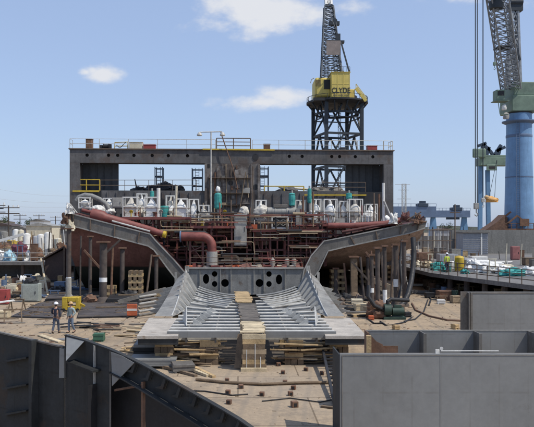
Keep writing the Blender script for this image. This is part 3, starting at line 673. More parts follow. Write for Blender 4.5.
def wrapped_post(px, py0, py1, wpx, label, Y=66.2, top=None, base=222):
    a = P(px, py1, Y); b = P(px, py0, Y); g = Vector((a.x, a.y, ZP(base, Y))); r = thing('wrapped_post', label, 'post', g, 'teal wrapped posts on the hull deck')
    n = 12; rr = [wpx * K(Y) / 2 * (.86 + .28 * abs(mnoise.noise(Vector((i * .55, px, 0)))) + (.0 if 0 < i < 11 else -.25)) for i in range(n)]
    make('teal_wrap', MB().tube([a.lerp(b, i / (n - 1)) for i in range(n)], rr, 10), teal_m, r)
    make('pipe', MB().tube([g, b + Vector((0, 0, .25))], .09, 8), grey_light, r)
    if top: make('cap', MB().blob(b + Vector((0, 0, .15)), .22, .22, .35, int(px), .2), white_m, r)
wrapped_post(218, 193, 209, 8, 'thick teal wrapped post with a pale cap in front of the pillar', top=1)
wrapped_post(152, 191, 197, 4.5, 'small teal wrapped post behind the white machines on the left')
wrapped_post(292, 193, 206, 7, 'teal wrapped post below the yellow rail right of the pillar')
wrapped_post(309.5, 188.5, 203, 4.5, 'slim teal wrapped post, tallest on the right deck')
wrapped_post(349, 193, 199, 6.5, 'short teal wrapped post behind the caged tanks')
def vpost(px, py0, py1, wpx, mat, label, Y=65.2, lean=0, group=None):
    solo('vertical_pipe', MB().tube([P(px, py1, Y), P(px + lean, py0, Y)], wpx * K(Y) / 2, 10), mat, label, 'pipe', group)
vpost(158.5, 188, 217, 3.6, white_paint, 'tall white vertical pipe behind the pointed machines on the left'); vpost(175.5, 186, 217, 2.4, cream_m, 'slim cream vertical pipe in the left opening', lean=1)
vpost(374, 193, 224, 1.6, rail_d, 'slim dark vertical pipe right of the caged tanks'); vpost(383.5, 183, 221, 2.6, white_paint, 'tall white vertical pipe at the right end of the deck'); vpost(379, 194, 222, 2.2, brown_m, 'rusty vertical pipe beside the tall white pipe on the right')
vpost(313, 192, 224, 1.8, brown_m, 'slim rusty vertical pipe left of the caged tanks'); vpost(303, 196, 228, 2.0, brown_m, 'rusty vertical pipe between the teal posts'); vpost(231, 200, 226, 1.4, rail_d, 'thin dark vertical pipe left of the grey cabinet')
solo('leaning_prop', MB().tube([P(393, 222, 65), P(384, 201, 65)], .09, 8), rail_m, 'pale prop leaning on the tall white pipe at the right', 'prop')
solo('leaning_prop', MB().tube([P(385, 216, 65.4), P(379, 193, 65.4)], .08, 8), rail_d, 'dark prop leaning beside the rusty pipe at the right', 'prop')
# big red pipes
solo('tapered_pipe', MB().tube([P(92, 214.5, 63.4), P(103, 217, 63.3), P(106, 218, 63.3), P(150, 230, 63.0), P(163, 234, 62.9)], [.58, .56, .42, .33, .27], 16), red_pipe, 'big tapered red pipe lying along the left sloping deck', 'pipe')
solo('pipe_end_cap', MB().tube([P(163.2, 234, 62.88), P(166, 234.8, 62.85)], .3, 14), yellow_m, 'yellow cap at the low end of the tapered red pipe', 'pipe cap')
solo('long_pipe', MB().tube([P(82, 210, 64.4), P(120, 219, 64.2), P(155, 229, 64)], .16, 10), red_pipe, 'thin red pipe running above the big tapered pipe', 'pipe')
solo('long_pipe', MB().tube([P(112, 221, 62.6), P(150, 231.5, 62.5)], .09, 8), rail_m, 'thin pale pipe on the edge of the left sloping deck', 'pipe')
elb = [P(181, 236.5, 63)] + [P(198, 236.6, 63)] + [P(202 + 10 * math.sin(R(a)), 247 - 10.4 * math.cos(R(a)), 63) for a in (10, 30, 50, 70, 90)] + [P(212, 256, 63)]
r = thing('elbow_pipe', 'big red elbow pipe bending down to the inner deck', 'pipe', P(200, 264, 63))
make('bend', MB().tube(elb, .41, 18), red_pipe, r); make('flange', MB().tube([P(180, 236.5, 63), P(181.3, 236.5, 63)], .52, 18), blue_far, r)
make('collar', MB().tube([P(212, 251.5, 63), P(212, 265, 63)], .5, 18), grey_light, r)
for px in (190, 203): make('support', MB().bar(P(px, 240, 63), P(px, 266.5, 63), .16), red_dark, r)
make('brace', MB().bar(P(190, 252, 63), P(203, 246, 63), .1).bar(P(190, 244, 63), P(204, 262, 63), .08), red_dark, r)
solo('horizontal_pipe', MB().tube([P(328, 225.5, 63.2), P(352, 225.6, 63.2), P(384, 223.8, 63.2), P(402, 220, 63.2)], .26, 12), red_pipe, 'long red pipe in front of the caged tanks on the right deck', 'pipe')
solo('horizontal_pipe', MB().tube([P(342, 232, 63), P(372, 226.5, 63), P(398, 222.5, 63)], .12, 10), red_dark, 'thin dark red pipe along the right sloping deck', 'pipe')
# grey curved duct
solo('curved_duct', MB().tube([P(76.5, 201, 65), P(79, 197.2, 65), P(85, 195, 65), P(92, 196, 65), P(100, 199.5, 65), (P(106, 204, 65)), P(108.5, 209, 65)], .22, 12), hose_m, 'grey curved ventilation duct arching over the left deck corner', 'duct')
# grey cabinet, generator, boiler
cabinet(240.5, 246, 12.5 * K(64), 32 * K(64), 64, grey_light, 'tall pale grey cabinet in the middle of the red pipework', d=1.0)
r = thing('generator_set', 'dark generator with two round fans in a white frame', 'generator', P(280, 229, 64)); q = P(280, 229, 64); kk = K(64)
make('housing', MB().b(q.x - 7 * kk, q.x + 7 * kk, q.y, q.y + 1.2, q.z + .1, q.z + 11.5 * kk), black_m, r, bevel=.03)
make('frame', MB().bar(q + Vector((-8 * kk, -.1, .08)), q + Vector((8 * kk, -.1, .08)), .14).bar(q + Vector((-8 * kk, -.1, 12 * kk)), q + Vector((8 * kk, -.1, 12 * kk)), .1).bar(q + Vector((-8 * kk, -.1, 0)), q + Vector((-8 * kk, -.1, 12 * kk)), .1).bar(q + Vector((8 * kk, -.1, 0)), q + Vector((8 * kk, -.1, 12 * kk)), .1), white_paint, r)
for s in (-3.2, 3.2):
    fan = MB()
    for a in range(24): 
        t0, t1 = 2 * math.pi * a / 24, 2 * math.pi * (a + 1) / 24
        fan.bar(q + Vector((s * kk + math.cos(t0) * .26, -.05, 6.5 * kk + math.sin(t0) * .26)), q + Vector((s * kk + math.cos(t1) * .26, -.05, 6.5 * kk + math.sin(t1) * .26)), .06)
    for a in range(3): fan.bar(q + Vector((s * kk - math.cos(a * 1.05) * .24, -.05, 6.5 * kk - math.sin(a * 1.05) * .24)), q + Vector((s * kk + math.cos(a * 1.05) * .24, -.05, 6.5 * kk + math.sin(a * 1.05) * .24)), .04)
    make('fan', fan, grey_light, r)
r = thing('white_boiler', 'pale grey horizontal boiler in front of the lower bulkhead', 'boiler', P(282, 217, 66.3)); q = P(282, 217, 66.3)
make('shell', MB().tube([q + Vector((-1.5, 0, .5)), q + Vector((-1.35, 0, .5)), q + Vector((1.3, 0, .5)), q + Vector((1.45, 0, .5))], [.28, .42, .42, .28], 16).tube([q + Vector((-.7, 0, .5)), q + Vector((-.62, 0, .5))], .45, 16).tube([q + Vector((.4, 0, .5)), q + Vector((.48, 0, .5))], .45, 16), grey_light, r)
make('saddle', MB().b(q.x - 1.2, q.x - .9, q.y - .4, q.y + .4, q.z, q.z + .3).b(q.x + .9, q.x + 1.2, q.y - .4, q.y + .4, q.z, q.z + .3), red_dark, r)
make('manway', MB().b(q.x - .8, q.x + .5, q.y - .35, q.y + .3, q.z + .85, q.z + 1.2), grey_mid, r, bevel=.03)
make('end_panel', MB().b(q.x + 1.25, q.x + 1.9, q.y - .7, q.y - .58, q.z - .75, q.z + .8), grey_light, r)
# pipe racks: posts, rails, braces
def rack(px0, px1, py0, py1, nx, nz_, Y, mat, label, seed, d=1.4):
    rr = random.Random(seed); r = thing('pipe_rack', label, 'pipe rack', P((px0 + px1) / 2, py1, Y), 'red pipe racks on the hull')
    for i in range(nx + 1):
        px = px0 + (px1 - px0) * i / nx
        for dy in (0, d): make('post', MB().bar(P(px, py0, Y) + Vector((0, dy, 0)), P(px, py1, Y) + Vector((0, dy, 0)), .11), red_pipe if dy == 0 else mat, r)
    for j in range(nz_ + 1):
        py = py0 + (py1 - py0) * j / (nz_ + .6)
        make('beam', MB().bar(P(px0, py, Y) + Vector((0, -.06, 0)), P(px1, py, Y) + Vector((0, -.06, 0)), .1, .15).bar(P(px0, py, Y) + Vector((0, d, 0)), P(px1, py, Y) + Vector((0, d, 0)), .1, .15), mat, r)
    br = MB()
    for i in range(nx):
        a = px0 + (px1 - px0) * i / nx; b = px0 + (px1 - px0) * (i + 1) / nx
        if rr.random() < .7:
            s = rr.random() < .5; br.bar(P(a if s else b, py0, Y), P(b if s else a, py1 - (py1 - py0) * .15, Y), .07)
    make('brace', br, mat, r)
    for k in range(rr.randint(4, 7)):
        py = py0 + (py1 - py0) * rr.random() * .85; dy = rr.uniform(.1, d - .1); a, b = sorted((rr.uniform(px0, px1), rr.uniform(px0, px1)))
        if b - a < 4: b = a + 6
        rad = rr.uniform(.06, .16); pts = [P(a, py, Y) + Vector((0, dy, 0)), P(b, py, Y) + Vector((0, dy, 0))]
        if rr.random() < .5: pts.append(P(b + .6, py + 1, Y) + Vector((0, dy, 0))); pts.append(P(b + .8, min(py1, py + rr.uniform(5, 14)), Y) + Vector((0, dy, 0)))
        make('pipe', MB().tube(pts, rad, 9), rr.choice([red_pipe, red_pipe, red_dark, brown_m, grey_mid, red_pipe]), r)
    for k in range(rr.randint(2, 4)):
        px = rr.uniform(px0, px1); py = rr.uniform(py0, py1 - 3); q = P(px, py, Y) + Vector((0, rr.uniform(-.1, .3), 0)); s = rr.uniform(.1, .2)
        make('valve', MB().tube([q + Vector((-s, 0, 0)), q + Vector((s, 0, 0))], s * .9, 10).tube([q, q + Vector((0, 0, s * 2.2))], s * .3, 8).tube([q + Vector((0, 0, s * 2.2)), q + Vector((0, 0, s * 2.5))], s * 1.0, 10), rr.choice([red_pipe, orange_m, grey_light, green_d, cream_m]), r)
    return r
rack(122, 160, 219, 234, 5, 2, 64.6, red_dark, 'low red pipe rack in front of the white machines at the left', 1)
rack(158, 196, 219, 266, 4, 4, 65.2, red_dark, 'tall dark red pipe rack behind the elbow pipe', 2)
rack(194, 232, 222, 266, 5, 4, 65.6, red_dark, 'tall dark red pipe rack left of the grey cabinet', 3)
rack(247, 285, 230, 266, 5, 3, 64.4, red_dark, 'tall red pipe rack under the generator', 4)
rack(284, 326, 228, 266, 5, 4, 65.0, red_dark, 'tall red pipe rack left of the right sloping girder', 5)
rack(286, 326, 213, 229, 5, 2, 66.6, red_pipe, 'red pipe rack around the teal posts right of the boiler', 6)
rack(318, 345, 224, 238, 3, 2, 64.2, red_dark, 'small red pipe rack under the leftmost caged tank', 7)
rack(222, 250, 213, 228, 3, 2, 66.8, brown_m, 'brown pipe rack behind the tall grey cabinet', 8)

# dense pipework, scaffold tubes and small gear
make('machinery_bulkhead', MB().b(XP(163, 68.6), XP(325, 68.6), 68.55, 68.65, 2.75, ZP(223, 68.6)), M('dark_oxide_bulkhead', (.045, .028, .026), .8, 0, .5, .8, rust=.5), hull)
rr = random.Random(101)
for (px0, px1, py, lab) in ((166, 236, 247, 'dark middle grating added to shade the racks left of the grey cabinet'), (246, 322, 250, 'dark middle grating added to shade the racks under the generator'), (170, 236, 236, 'dark upper grating added to shade the racks left of the grey cabinet'), (247, 322, 240, 'dark upper grating added to shade the racks under the generator')):
    r = thing('shading_grating', lab, 'grating', P((px0 + px1) / 2, py, 66)); a, b = P(px0, py, 66), P(px1, py, 66)  # dark plates added inside the racks to shade their interior
    make('grating', MB().b(a.x, b.x, 66.4, 68.4, a.z - .05, a.z), red_dark, r); make('edge', MB().b(a.x, b.x, 66.32, 66.399, a.z - .14, a.z + .02), brown_m, r)
    for t in (.02, .5, .98): make('hanger', MB().bar((a.x + (b.x - a.x) * t, 66.5, a.z), (a.x + (b.x - a.x) * t, 66.5, a.z + .95), .06), brown_m, r)
for i in range(78):                                  # runs of thin pipe and scaffold tube
    left = rr.random() < .5
    px = rr.uniform(150, 225) if left else rr.uniform(246, 310); ln = rr.uniform(10, 42); py = rr.uniform(212, 262); Y = rr.uniform(62.7, 64.6)
    q = [P(px, py, Y), P(min(330, px + ln), py + rr.uniform(-.6, .6), Y)]
    k = rr.random()
    if k < .35: q.append(q[-1] + Vector((.15, 0, -.1))); q.append(q[-1] + Vector((.1, 0, -rr.uniform(.5, 1.6))))
    elif k < .55: q.insert(0, q[0] + Vector((-.12, 0, .12))); q.insert(0, q[0] + Vector((-.05, 0, rr.uniform(.4, 1.3))))
    nm, m_ = rr.choice([('tan', M_tan), ('tan', M_tan), ('red', red_pipe), ('red', red_pipe), ('brown', brown_m), ('grey', grey_mid), ('dark', black_m)])
    solo('pipe_run', MB().tube(q, rr.choice([.035, .045, .06, .09, .12]), 8), m_, 'thin %s pipe run in the pipework %s of the grey cabinet' % (nm, 'left' if left else 'right'), 'pipe', '%s pipe runs %s of the cabinet' % (nm, 'left' if left else 'right'))
for i in range(56):
    left = i % 2 == 0; px = rr.uniform(125, 228) if left else rr.uniform(246, 372); py0 = rr.uniform(202, 226); Y = rr.uniform(63.6, 67.5)
    nm, m_ = rr.choice([('tan', M_tan), ('white', white_paint), ('brown', brown_m), ('red', red_pipe), ('dark', scaf_m)])
    solo('scaffold_tube', MB().tube([P(px, py0 + rr.uniform(10, 26), Y), P(px + rr.uniform(-1.2, 1.2), py0, Y)], rr.choice([.03, .04, .055]), 7), m_, 'upright %s scaffold tube among the machines %s of the pillar' % (nm, 'left' if left else 'right'), 'tube', '%s upright tubes %s of the pillar' % (nm, 'left' if left else 'right'))
for i in range(70):                                  # small gear: valve wheels, boxes, fittings, coiled cable
    left = i % 2 == 0; px = rr.uniform(118, 232) if left else rr.uniform(246, 372)
    lvl = rr.choice((217, 226)) if px < 232 else (rr.choice((229, 240)) if px < 320 else 224); 
    if px < 190: lvl = 217.3
    Y = rr.uniform(63.9, 66.8); q = P(px, lvl, 65.5); q.y = Y; q.x = XP(px, Y); z = q.z + .02; q.z = z; s_ = rr.uniform(.13, .34)
    nm, m_ = rr.choice([('white', white_paint), ('grey', grey_light), ('red', red_pipe), ('rusty', brown_m), ('dark', black_m), ('cream', cream_m), ('orange', orange_m), ('green', green_d), ('yellow', yellow_m)])
    k = i % 4
    if k == 0: mb, kind = MB().tube([q, q + Vector((0, 0, s_ * 1.6))], .05, 7).tube([q + Vector((0, 0, s_ * 1.6)), q + Vector((0, .05, s_ * 1.7))], s_ * .6, 12), 'hand_wheel'
    elif k == 1: mb, kind = MB().b(q.x - s_, q.x + s_, q.y - s_ * .6, q.y + s_ * .6, z, z + s_ * 1.5).b(q.x - s_ * .8, q.x + s_ * .8, q.y - s_ * .63, q.y - s_ * .601, z + .06, z + s_ * 1.3), 'control_box'
    elif k == 2: mb, kind = MB().lathe(q, [(s_ * .8, 0), (s_ * .8, s_ * .15), (s_ * .45, s_ * .2), (s_ * .45, s_ * 1.5), (s_ * .75, s_ * 1.55), (s_ * .75, s_ * 1.75), (.02, s_ * 1.8)], 12), 'pipe_fitting'
    else: mb, kind = MB().tube([q + Vector((s_ * math.cos(t * .7), s_ * .7 * math.sin(t * .7), .03 + t * .012)) for t in range(24)], .03, 6), 'cable_coil'
    solo(kind, mb, m_, '%s %s on the machinery deck %s of the pillar' % (nm, kind.replace('_', ' '), 'left' if left else 'right'), kind.replace('_', ' '), '%s %ss %s of the pillar' % (nm, kind.replace('_', ' '), 'left' if left else 'right'))
# small coloured debris on the inner deck
rr = random.Random(31)
for i in range(26):
    px = 190 + i * 4.3 + rr.uniform(-1, 1); Y = rr.uniform(62.3, 63.6); w = rr.uniform(.15, .45); h = rr.uniform(.08, .4); p = Vector((XP(px, Y), Y, gz(268) + .02)); m_ = rr.choice([red_pipe, red_deck, orange_m, grey_light, cream_m, brown_m, red_deck, grey_mid])
    if i % 3 == 0: mb = MB().tube([p + Vector((-w, 0, .1)), p + Vector((w, rr.uniform(-.3, .3), .1))], .08, 8); nm, ct = 'pipe_offcut', 'pipe'
    elif i % 3 == 1: mb = MB().prism([(-w, 0), (w, 0), (w * .6, h), (-w * .8, h * .8)], [], -.12, .12, lambda x, y, z: p + Vector((x, y, z))); nm, ct = 'steel_bracket', 'bracket'
    else: mb = MB().tube([p, p + Vector((0, 0, h))], w * .45, 10); nm, ct = 'pipe_fitting', 'fitting'
    solo(nm, mb, m_, {'pipe_offcut': 'short pipe offcut lying on the red inner deck of the hull', 'steel_bracket': 'small steel bracket lying on the red inner deck of the hull', 'pipe_fitting': 'small upright pipe fitting on the red inner deck of the hull'}[nm], ct, 'loose parts on the inner deck: ' + ct)
for i, px in enumerate((272.5, 287, 294)):
    p = P(px, 262, 63.4); solo('steel_bottle', MB().lathe(p - Vector((0, 0, .55)), [(.2, 0), (.22, .05), (.22, .75), (.08, .92), (.06, 1.0)], 12), grey_light, 'grey gas bottle on the inner deck, %s of three right of centre' % ('leftmost', 'middle one', 'rightmost')[i], 'gas bottle', 'gas bottles')
railing([P(190, 267.5, 62.2), P(246, 267.5, 62.2)], .9, 1.4, rail_d, 'thin rusty rail along the front of the inner deck, left of centre', r=.025); railing([P(247, 267.5, 62.2), P(303, 267.5, 62.2)], .9, 1.4, rail_d, 'thin rusty rail along the front of the inner deck, right of centre', r=.025)
railing([P(124, 218, 63.7), P(190, 218, 63.7)], .9, 1.6, brown_m, 'thin brown rail in front of the white wrapped machines', r=.028); railing([P(196, 226, 63.4), P(322, 229, 63.4)], 1.0, 1.7, brown_m, 'long brown rail across the middle of the pipework', r=.03)
railing([P(300, 222, 64.4), P(372, 222, 64.4)], .9, 1.7, rail_d, 'dark rail in front of the caged tanks on the right', r=.028)
# ragged staging at the hull corners
for i, (px, py, mat, lab) in enumerate([(69, 214, white_paint, 'crumpled pale staging sheet at the upper left hull corner'), (66, 224, brown_m, 'rusty brown staging net hanging from the left hull corner'), (70, 231, cream_m, 'cream staging sheet hanging low on the left hull corner'), (394, 224, white_paint, 'white crumpled sheet at the right end of the hull deck'), (405, 222, red_dark, 'dark red crumpled sheet at the tip of the right hull deck'), (418, 224, brown_m, 'brown crumpled net on the tip of the right hull flare')]):
    heap('staging_sheet', 'sheet', P(px, py, 61.7), .36, .3, .6, mat, lab, 40 + i, .8)
for i, (a, b) in enumerate([((65, 215), (70, 206)), ((70, 204), (77, 213))]): solo('staging_pole', MB().tube([P(*a, 61.5), P(*b, 61.7)], .06, 8), rail_m, 'pale staging pole at the upper left hull corner, %s' % ('outer one', 'inner one')[i], 'pole')
for i, (a, b) in enumerate([((396, 226), (421, 212)), ((404, 219), (426, 222)), ((412, 226), (424, 216))]): solo('staging_pole', MB().tube([P(*a, 61.6), P(*b, 61.4)], .055, 8), (rail_d, brown_m, red_dark)[i], ('dark staging pole rising over the right hull tip', 'brown staging pole lying across the right hull tip', 'red staging pole at the right hull tip')[i], 'pole')

# ================================================================== shores and cribs under the hull
def shore(px, py, Y, ztop, w, label, mat=black_m, foot=yellow_m, spot=None, square=False, lean=0):
    g = Vector((XP(px, Y), Y, 0)); r = thing('shoring_post', label, 'shoring post', g, 'shoring posts under the hull'); t = g + Vector((lean, .2, ztop))
    if square: make('post', MB().bar(g + Vector((0, 0, .25)), t, w), mat, r)
    else: make('post', MB().tube([g + Vector((0, 0, .2)), t], w / 2, 12), mat, r)
    make('foot', MB().lathe(g, [(w * 1.15, 0), (w * 1.1, .1), (w * .62, .45), (w * .55, .5)], 12), foot, r)
    make('head', MB().b(t.x - w * .8, t.x + w * .8, t.y - w * .8, t.y + w * .8, t.z, t.z + .12), brown_m, r)
    if spot:
        for (za, zb, s) in spot:
            a = g.lerp(t, za / ztop); b = g.lerp(t, zb / ztop); make('paint_band', MB().tube([a, b], w / 2 + .012, 12) if not square else MB().bar(a, b, w + .02), paint_spot, r)
    return r
post_m = M('grimy_post_steel', (.075, .06, .052), .8, 0, .4, 2, rust=.4)
shore(68.5, 0, 60, 6.0, .42, 'tall dark shoring post under the far left hull corner', post_m, grey_light, [(.6, 1.9, 0)])
shore(103, 0, 57, 4.9, .62, 'thick dark shoring post with white paint marks under the left flare', post_m, post_m, [(1.7, 2.05, 0)])
shore(122, 0, 60.5, 4.3, .40, 'dark shoring post between the thick post and the timber crib on the left', post_m, post_m)
shore(90, 0, 60.8, 5.3, .3, 'thin dark shoring post behind the two people', post_m, post_m)
shore(156, 0, 61.0, 3.6, .35, 'short dark shoring post near the inner end of the left flare', post_m, post_m)
shore(372, 0, 53, 4.0, .30, 'dark shoring post with a yellow foot left of the green pump', post_m, yellow_m, [(1.2, 1.55, 0)])
shore(378, 0, 50.5, 4.6, .34, 'dark shoring post, nearest on the right, with a wide brown foot', post_m, brown_m, None)
shore(385, 0, 52, 4.7, .30, 'shoring post with a long white painted band behind the green pump', post_m, brown_m, [(.5, 1.5, 0)])
shore(396, 0, 56, 4.7, .36, 'shoring post with a white band right behind the green pump', post_m, post_m, [(1.4, 2.0, 0)])
shore(404.5, 0, 54.5, 5.0, .34, 'dark shoring post just left of the thick black hose', post_m, post_m)
shore(354, 0, 61.5, 3.5, .55, 'square brown timber shore under the right flare', wood_d, wood_d, None, True)
shore(368, 0, 62.6, 3.5, .3, 'thin dark shoring post behind the square timber shore', post_m, post_m)
shore(336, 0, 62.8, 2.4, .35, 'short dark shoring post near the inner end of the right flare', post_m, post_m)
rr = random.Random(61)
for i, (px, Y, zt_, w) in enumerate([(80, 61, 5.4, .16), (111, 60.2, 4.6, .2), (146, 60.6, 3.8, .18), (364, 60, 3.6, .2), (375, 58, 4.2, .16), (391, 57, 4.5, .2), (399, 59, 4.6, .14), (347, 61.5, 3.0, .18), (384, 60.5, 4.0, .22)]):
    g = Vector((XP(px, Y), Y, 0)); solo('raking_prop', MB().tube([g, g + Vector((rr.uniform(-.7, .7), .4, zt_))], w / 2, 8), [post_m, brown_m, rail_d][i % 3], ['thin leaning prop next to the far left shoring post', 'leaning prop right beside the thick post with paint marks', 'leaning prop right of the timber crib on the left', 'leaning prop left of the yellow-footed post on the right', 'thin leaning prop behind the yellow-footed post', 'leaning prop behind the two white-banded posts', 'thinnest leaning prop near the black hose on the right', 'leaning prop beside the square timber shore', 'thick leaning prop among the right shoring posts'][i], 'prop')
for i, (a, b, Y) in enumerate([((366, 252), (378, 268), 58), ((384, 250), (374, 268), 58), ((392, 246), (402, 264), 58), ((352, 262), (368, 280), 60), ((84, 250), (100, 268), 60), ((104, 255), (120, 240), 60)]): solo('diagonal_brace', MB().bar(P(*a, Y), P(*b, Y), .16), [brown_m, post_m][i % 2], ['brown brace under the right flare above the yellow-footed post', 'dark brace crossing the brown one under the right flare', 'brown brace near the black hose under the right flare', 'dark brace beside the square timber shore', 'brown brace left of the thick post', 'dark brace right of the thick post'][i], 'brace')
for i in range(26):
    px, py = (rr.uniform(76, 165), rr.uniform(296, 306)) if i % 2 else (rr.uniform(335, 385), rr.uniform(297, 308)); g = G(px, py); s_ = rr.uniform(.2, .5); m_ = [black_m, brown_m, rail_d, wood_d][i % 4]; sd = 'left' if i % 2 else 'right'
    if i % 3: solo('rubble_lump', MB().blob(g, s_, s_ * .8, s_ * rr.uniform(.5, 1), i, .6, 12, 8), m_, 'dark rubble lump on the ground under the %s flare' % sd, 'rubble', 'rubble lumps under the %s flare' % sd)
    else: solo('short_baulk', MB().bar(g + Vector((-s_ * 1.5, 0, .1)), g + Vector((s_ * 1.5, rr.uniform(-.5, .5), .1)), .2, .2), m_, 'short dark baulk on the ground under the %s flare' % sd, 'baulk', 'short baulks under the %s flare' % sd)
def crib(px, Y, w, d, n, label):
    c = Vector((XP(px, Y), Y, 0)); r = thing('timber_crib', label, 'timber crib', c, 'timber cribs under the hull'); h = .27
    for k in range(n):
        for s in (-1, 0, 1):
            z = k * h + h / 2
            if k % 2: mb = MB().bar((c.x - w / 2, c.y + s * d * .36, z), (c.x + w / 2, c.y + s * d * .36, z), h * .98, h * .98)
            else: mb = MB().bar((c.x + s * w * .36, c.y - d / 2, z), (c.x + s * w * .36, c.y + d / 2, z), h * .98, h * .98)
            make('beam', mb, wood if k % 2 else wood_d, r)
struct('hull_shade_sheet', MB().prism([(-16.2, 58), (-9, 55.5), (-3, 52), (6, 56), (10, 58.5), (16, 64), (17, 118), (-17, 118)], [], .004, .008, lambda x, z, y: Vector((x, y, z))), MATS['painted_shade_ground'])  # thin dark sheet that paints the shade under the hull
crib(136, 60.6, 1.2, 1.2, 9, 'stacked timber crib under the left flare'); crib(337, 66.5, 1.3, 1.4, 8, 'stacked timber crib under the right flare'); crib(300, 68, 1.3, 1.4, 4, 'low timber crib right of the keel')
crib(160, 60.2, .9, 1.0, 3, 'low timber crib beside the inner end of the left flare'); crib(110, 61.2, 1.0, 1.0, 4, 'low timber crib behind the thick post on the left'); crib(365, 75, 1.4, 1.4, 7, 'timber crib far back under the right side of the hull')
crib(390, 82, 1.4, 1.4, 6, 'far timber crib behind the green pump')
solo('thick_hose', MB().tube([P(413, 238, 56), P(414, 252, 55.5), P(413, 268, 55), P(411, 282, 54), P(408, 294, 53), P(404, 303, 52.5), P(398, 308, 52)], .2, 14), rubber, 'thick black hose hanging from the right hull flare to the ground', 'hose')
solo('hanging_cable', MB().tube([P(402, 240, 58), P(400, 262, 57), P(402, 284, 56), P(398, 300, 55)], .1, 10), rubber, 'thin black cable hanging under the right hull flare', 'cable')
# green pump
g = G(395, 319); r = thing('pump_unit', 'dark green pump with a dark pipe beside the shoring posts on the right', 'pump', g)
make('skid', MB().b(g.x - 1.0, g.x + .8, g.y - .5, g.y + .5, 0, .2), green_d, r); make('casing', MB().tube([g + Vector((-.9, 0, .75)), g + Vector((-.35, 0, .75))], .48, 16), green_d, r)
make('motor', MB().tube([g + Vector((-.25, 0, .62)), g + Vector((.7, 0, .62))], .36, 14).b(g.x - .1, g.x + .5, g.y - .2, g.y + .2, .95, 1.15), green_d, r)
make('discharge_pipe', MB().tube([g + Vector((-.6, 0, 1.1)), g + Vector((-.6, 0, 1.45)), g + Vector((-.3, .1, 1.6)), g + Vector((1.2, .2, 1.5))], .17, 12), black_m, r)
for c_ in r.children:
    for v_ in c_.data.vertices: v_.co *= .82
make('hose', MB().tube([g + Vector((-.75, 0, .6)), g + Vector((-1.4, -.1, .9)), g + Vector((-1.8, 0, 1.5)), g + Vector((-1.7, .3, 2.2))], .14, 10), rubber, r)
for i, (px, py, w, h, m_, lab) in enumerate([(387, 316, .5, .5, brown_m, 'small rusty crate behind the green pump'), (407, 317, .45, .35, black_m, 'small black crate right of the green pump'), (368, 313, .5, .45, M_tan, 'small tan crate left of the shoring posts'), (400, 312, .6, .55, rail_d, 'dark rusty crate behind the pump outlet')]): crate(G(px, py), w, w * .8, h, m_, lab, rot=.3 * i)
for i, pts in enumerate([[(380, 322), (386, 326), (395, 325), (405, 323), (412, 318)], [(366, 318), (374, 324), (384, 324)], [(404, 322), (415, 320), (424, 312), (428, 300)]]): solo('pump_hose', MB().tube([G(*p) + Vector((0, 0, .05)) for p in pts], .045, 8), rubber, ['black hose looping in front of the green pump', 'short black hose in front of the brown scrap by the posts', 'black hose running from the pump towards the quay'][i], 'hose')
heap('brown_rubble_heap', 'rubble', G(379, 318), .95, .7, .8, brown_m, 'brown pile of scrap at the feet of the posts beside the pump', 61, .4)
for i, (px, py) in enumerate([(371, 320), (396, 330), (455, 329)]):
    g = G(px, py); crate(g, .32, .32, .3, orange_m if i == 0 else wood, ('small orange box in front of the shoring posts', 'small wooden box in front of the green pump', 'small wooden box left of the tall grey block')[i], rot=.3 * i, name='small_box', cat='box')
r = thing('yellow_jack_stand', 'yellow jack with a grey mast just behind the two people', 'jack', G(72, 311)); g = G(72, 311)
make('body', MB().b(g.x - .65, g.x - .25, g.y - .4, g.y + .4, .1, 1.05).b(g.x - .25, g.x + .35, g.y - .4, g.y + .4, .7, 1.05).b(g.x + .35, g.x + .6, g.y - .4, g.y + .4, .1, 1.05).b(g.x - .25, g.x + .35, g.y - .4, g.y + .4, .1, .4), yellow_m, r, bevel=.04)
make('mast', MB().tube([g + Vector((-.3, .2, 1.0)), g + Vector((-.3, .2, 2.4))], .22, 12), grey_light, r)
make('outrigger', MB().bar(g + Vector((.5, 0, .55)), g + Vector((.95, -.1, .35)), .16), yellow_m, r)
for s in (-.5, .5): make('wheel', MB().tube([g + Vector((s, -.5, .12)), g + Vector((s, -.42, .12))], .13, 12), rubber, r)
# thin dark slabs and black lumps added to read as shade by the hull
shade_slab_m = M('dark_shade_slab', (.06, .052, .052), .9, 0, .45, .9, rust=.6, rcol=(.10, .08, .06), bump=.5, bscale=4)
for i, (poly, z0, z1, m_, lab) in enumerate([([(12, 317.5), (60, 318.8), (67, 300), (40, 303.5)], .012, .10, shade_slab_m, 'large dark flat slabs put in as shade on the ground left of the yellow jack'), ([(78, 318.5), (138, 317), (138, 303), (82, 303)], .012, .12, shade_slab_m, 'large dark flat slabs put in as shade on the ground right of the yellow jack'), ([(46, 302), (65, 301), (66, 293), (52, 294)], .012, .3, shade_slab_m, 'dark slabs put in as shade beside the grey-footed shoring post'), ([(108, 304), (150, 303), (150, 297), (112, 298)], .012, .4, black_m, 'higher black slabs put in as shade at the foot of the thick post')]):
    pg = [G(*p) for p in poly]; r = thing('shade_slab', lab, 'shade slab', pg[0])
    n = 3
    for k in range(n): make('plate', MB().prism([(p.x + rnd.uniform(-.12, .12), p.y + rnd.uniform(-.1, .1)) for p in pg], [], z0 + (z1 - z0) * k / n + .003, z0 + (z1 - z0) * (k + 1) / n - .004, lambda x, z, y: Vector((x, y, z))), m_ if k == n - 1 else black_m, r)  # layers of the dark slabs put in as shade
    c = sum(pg, Vector()) / 4; make('shade_slab_timber', MB().bar((c.x - 1, c.y, z1 + .06), (c.x + 1.2, c.y + .3, z1 + .06), .2, .1), wood_d, r)
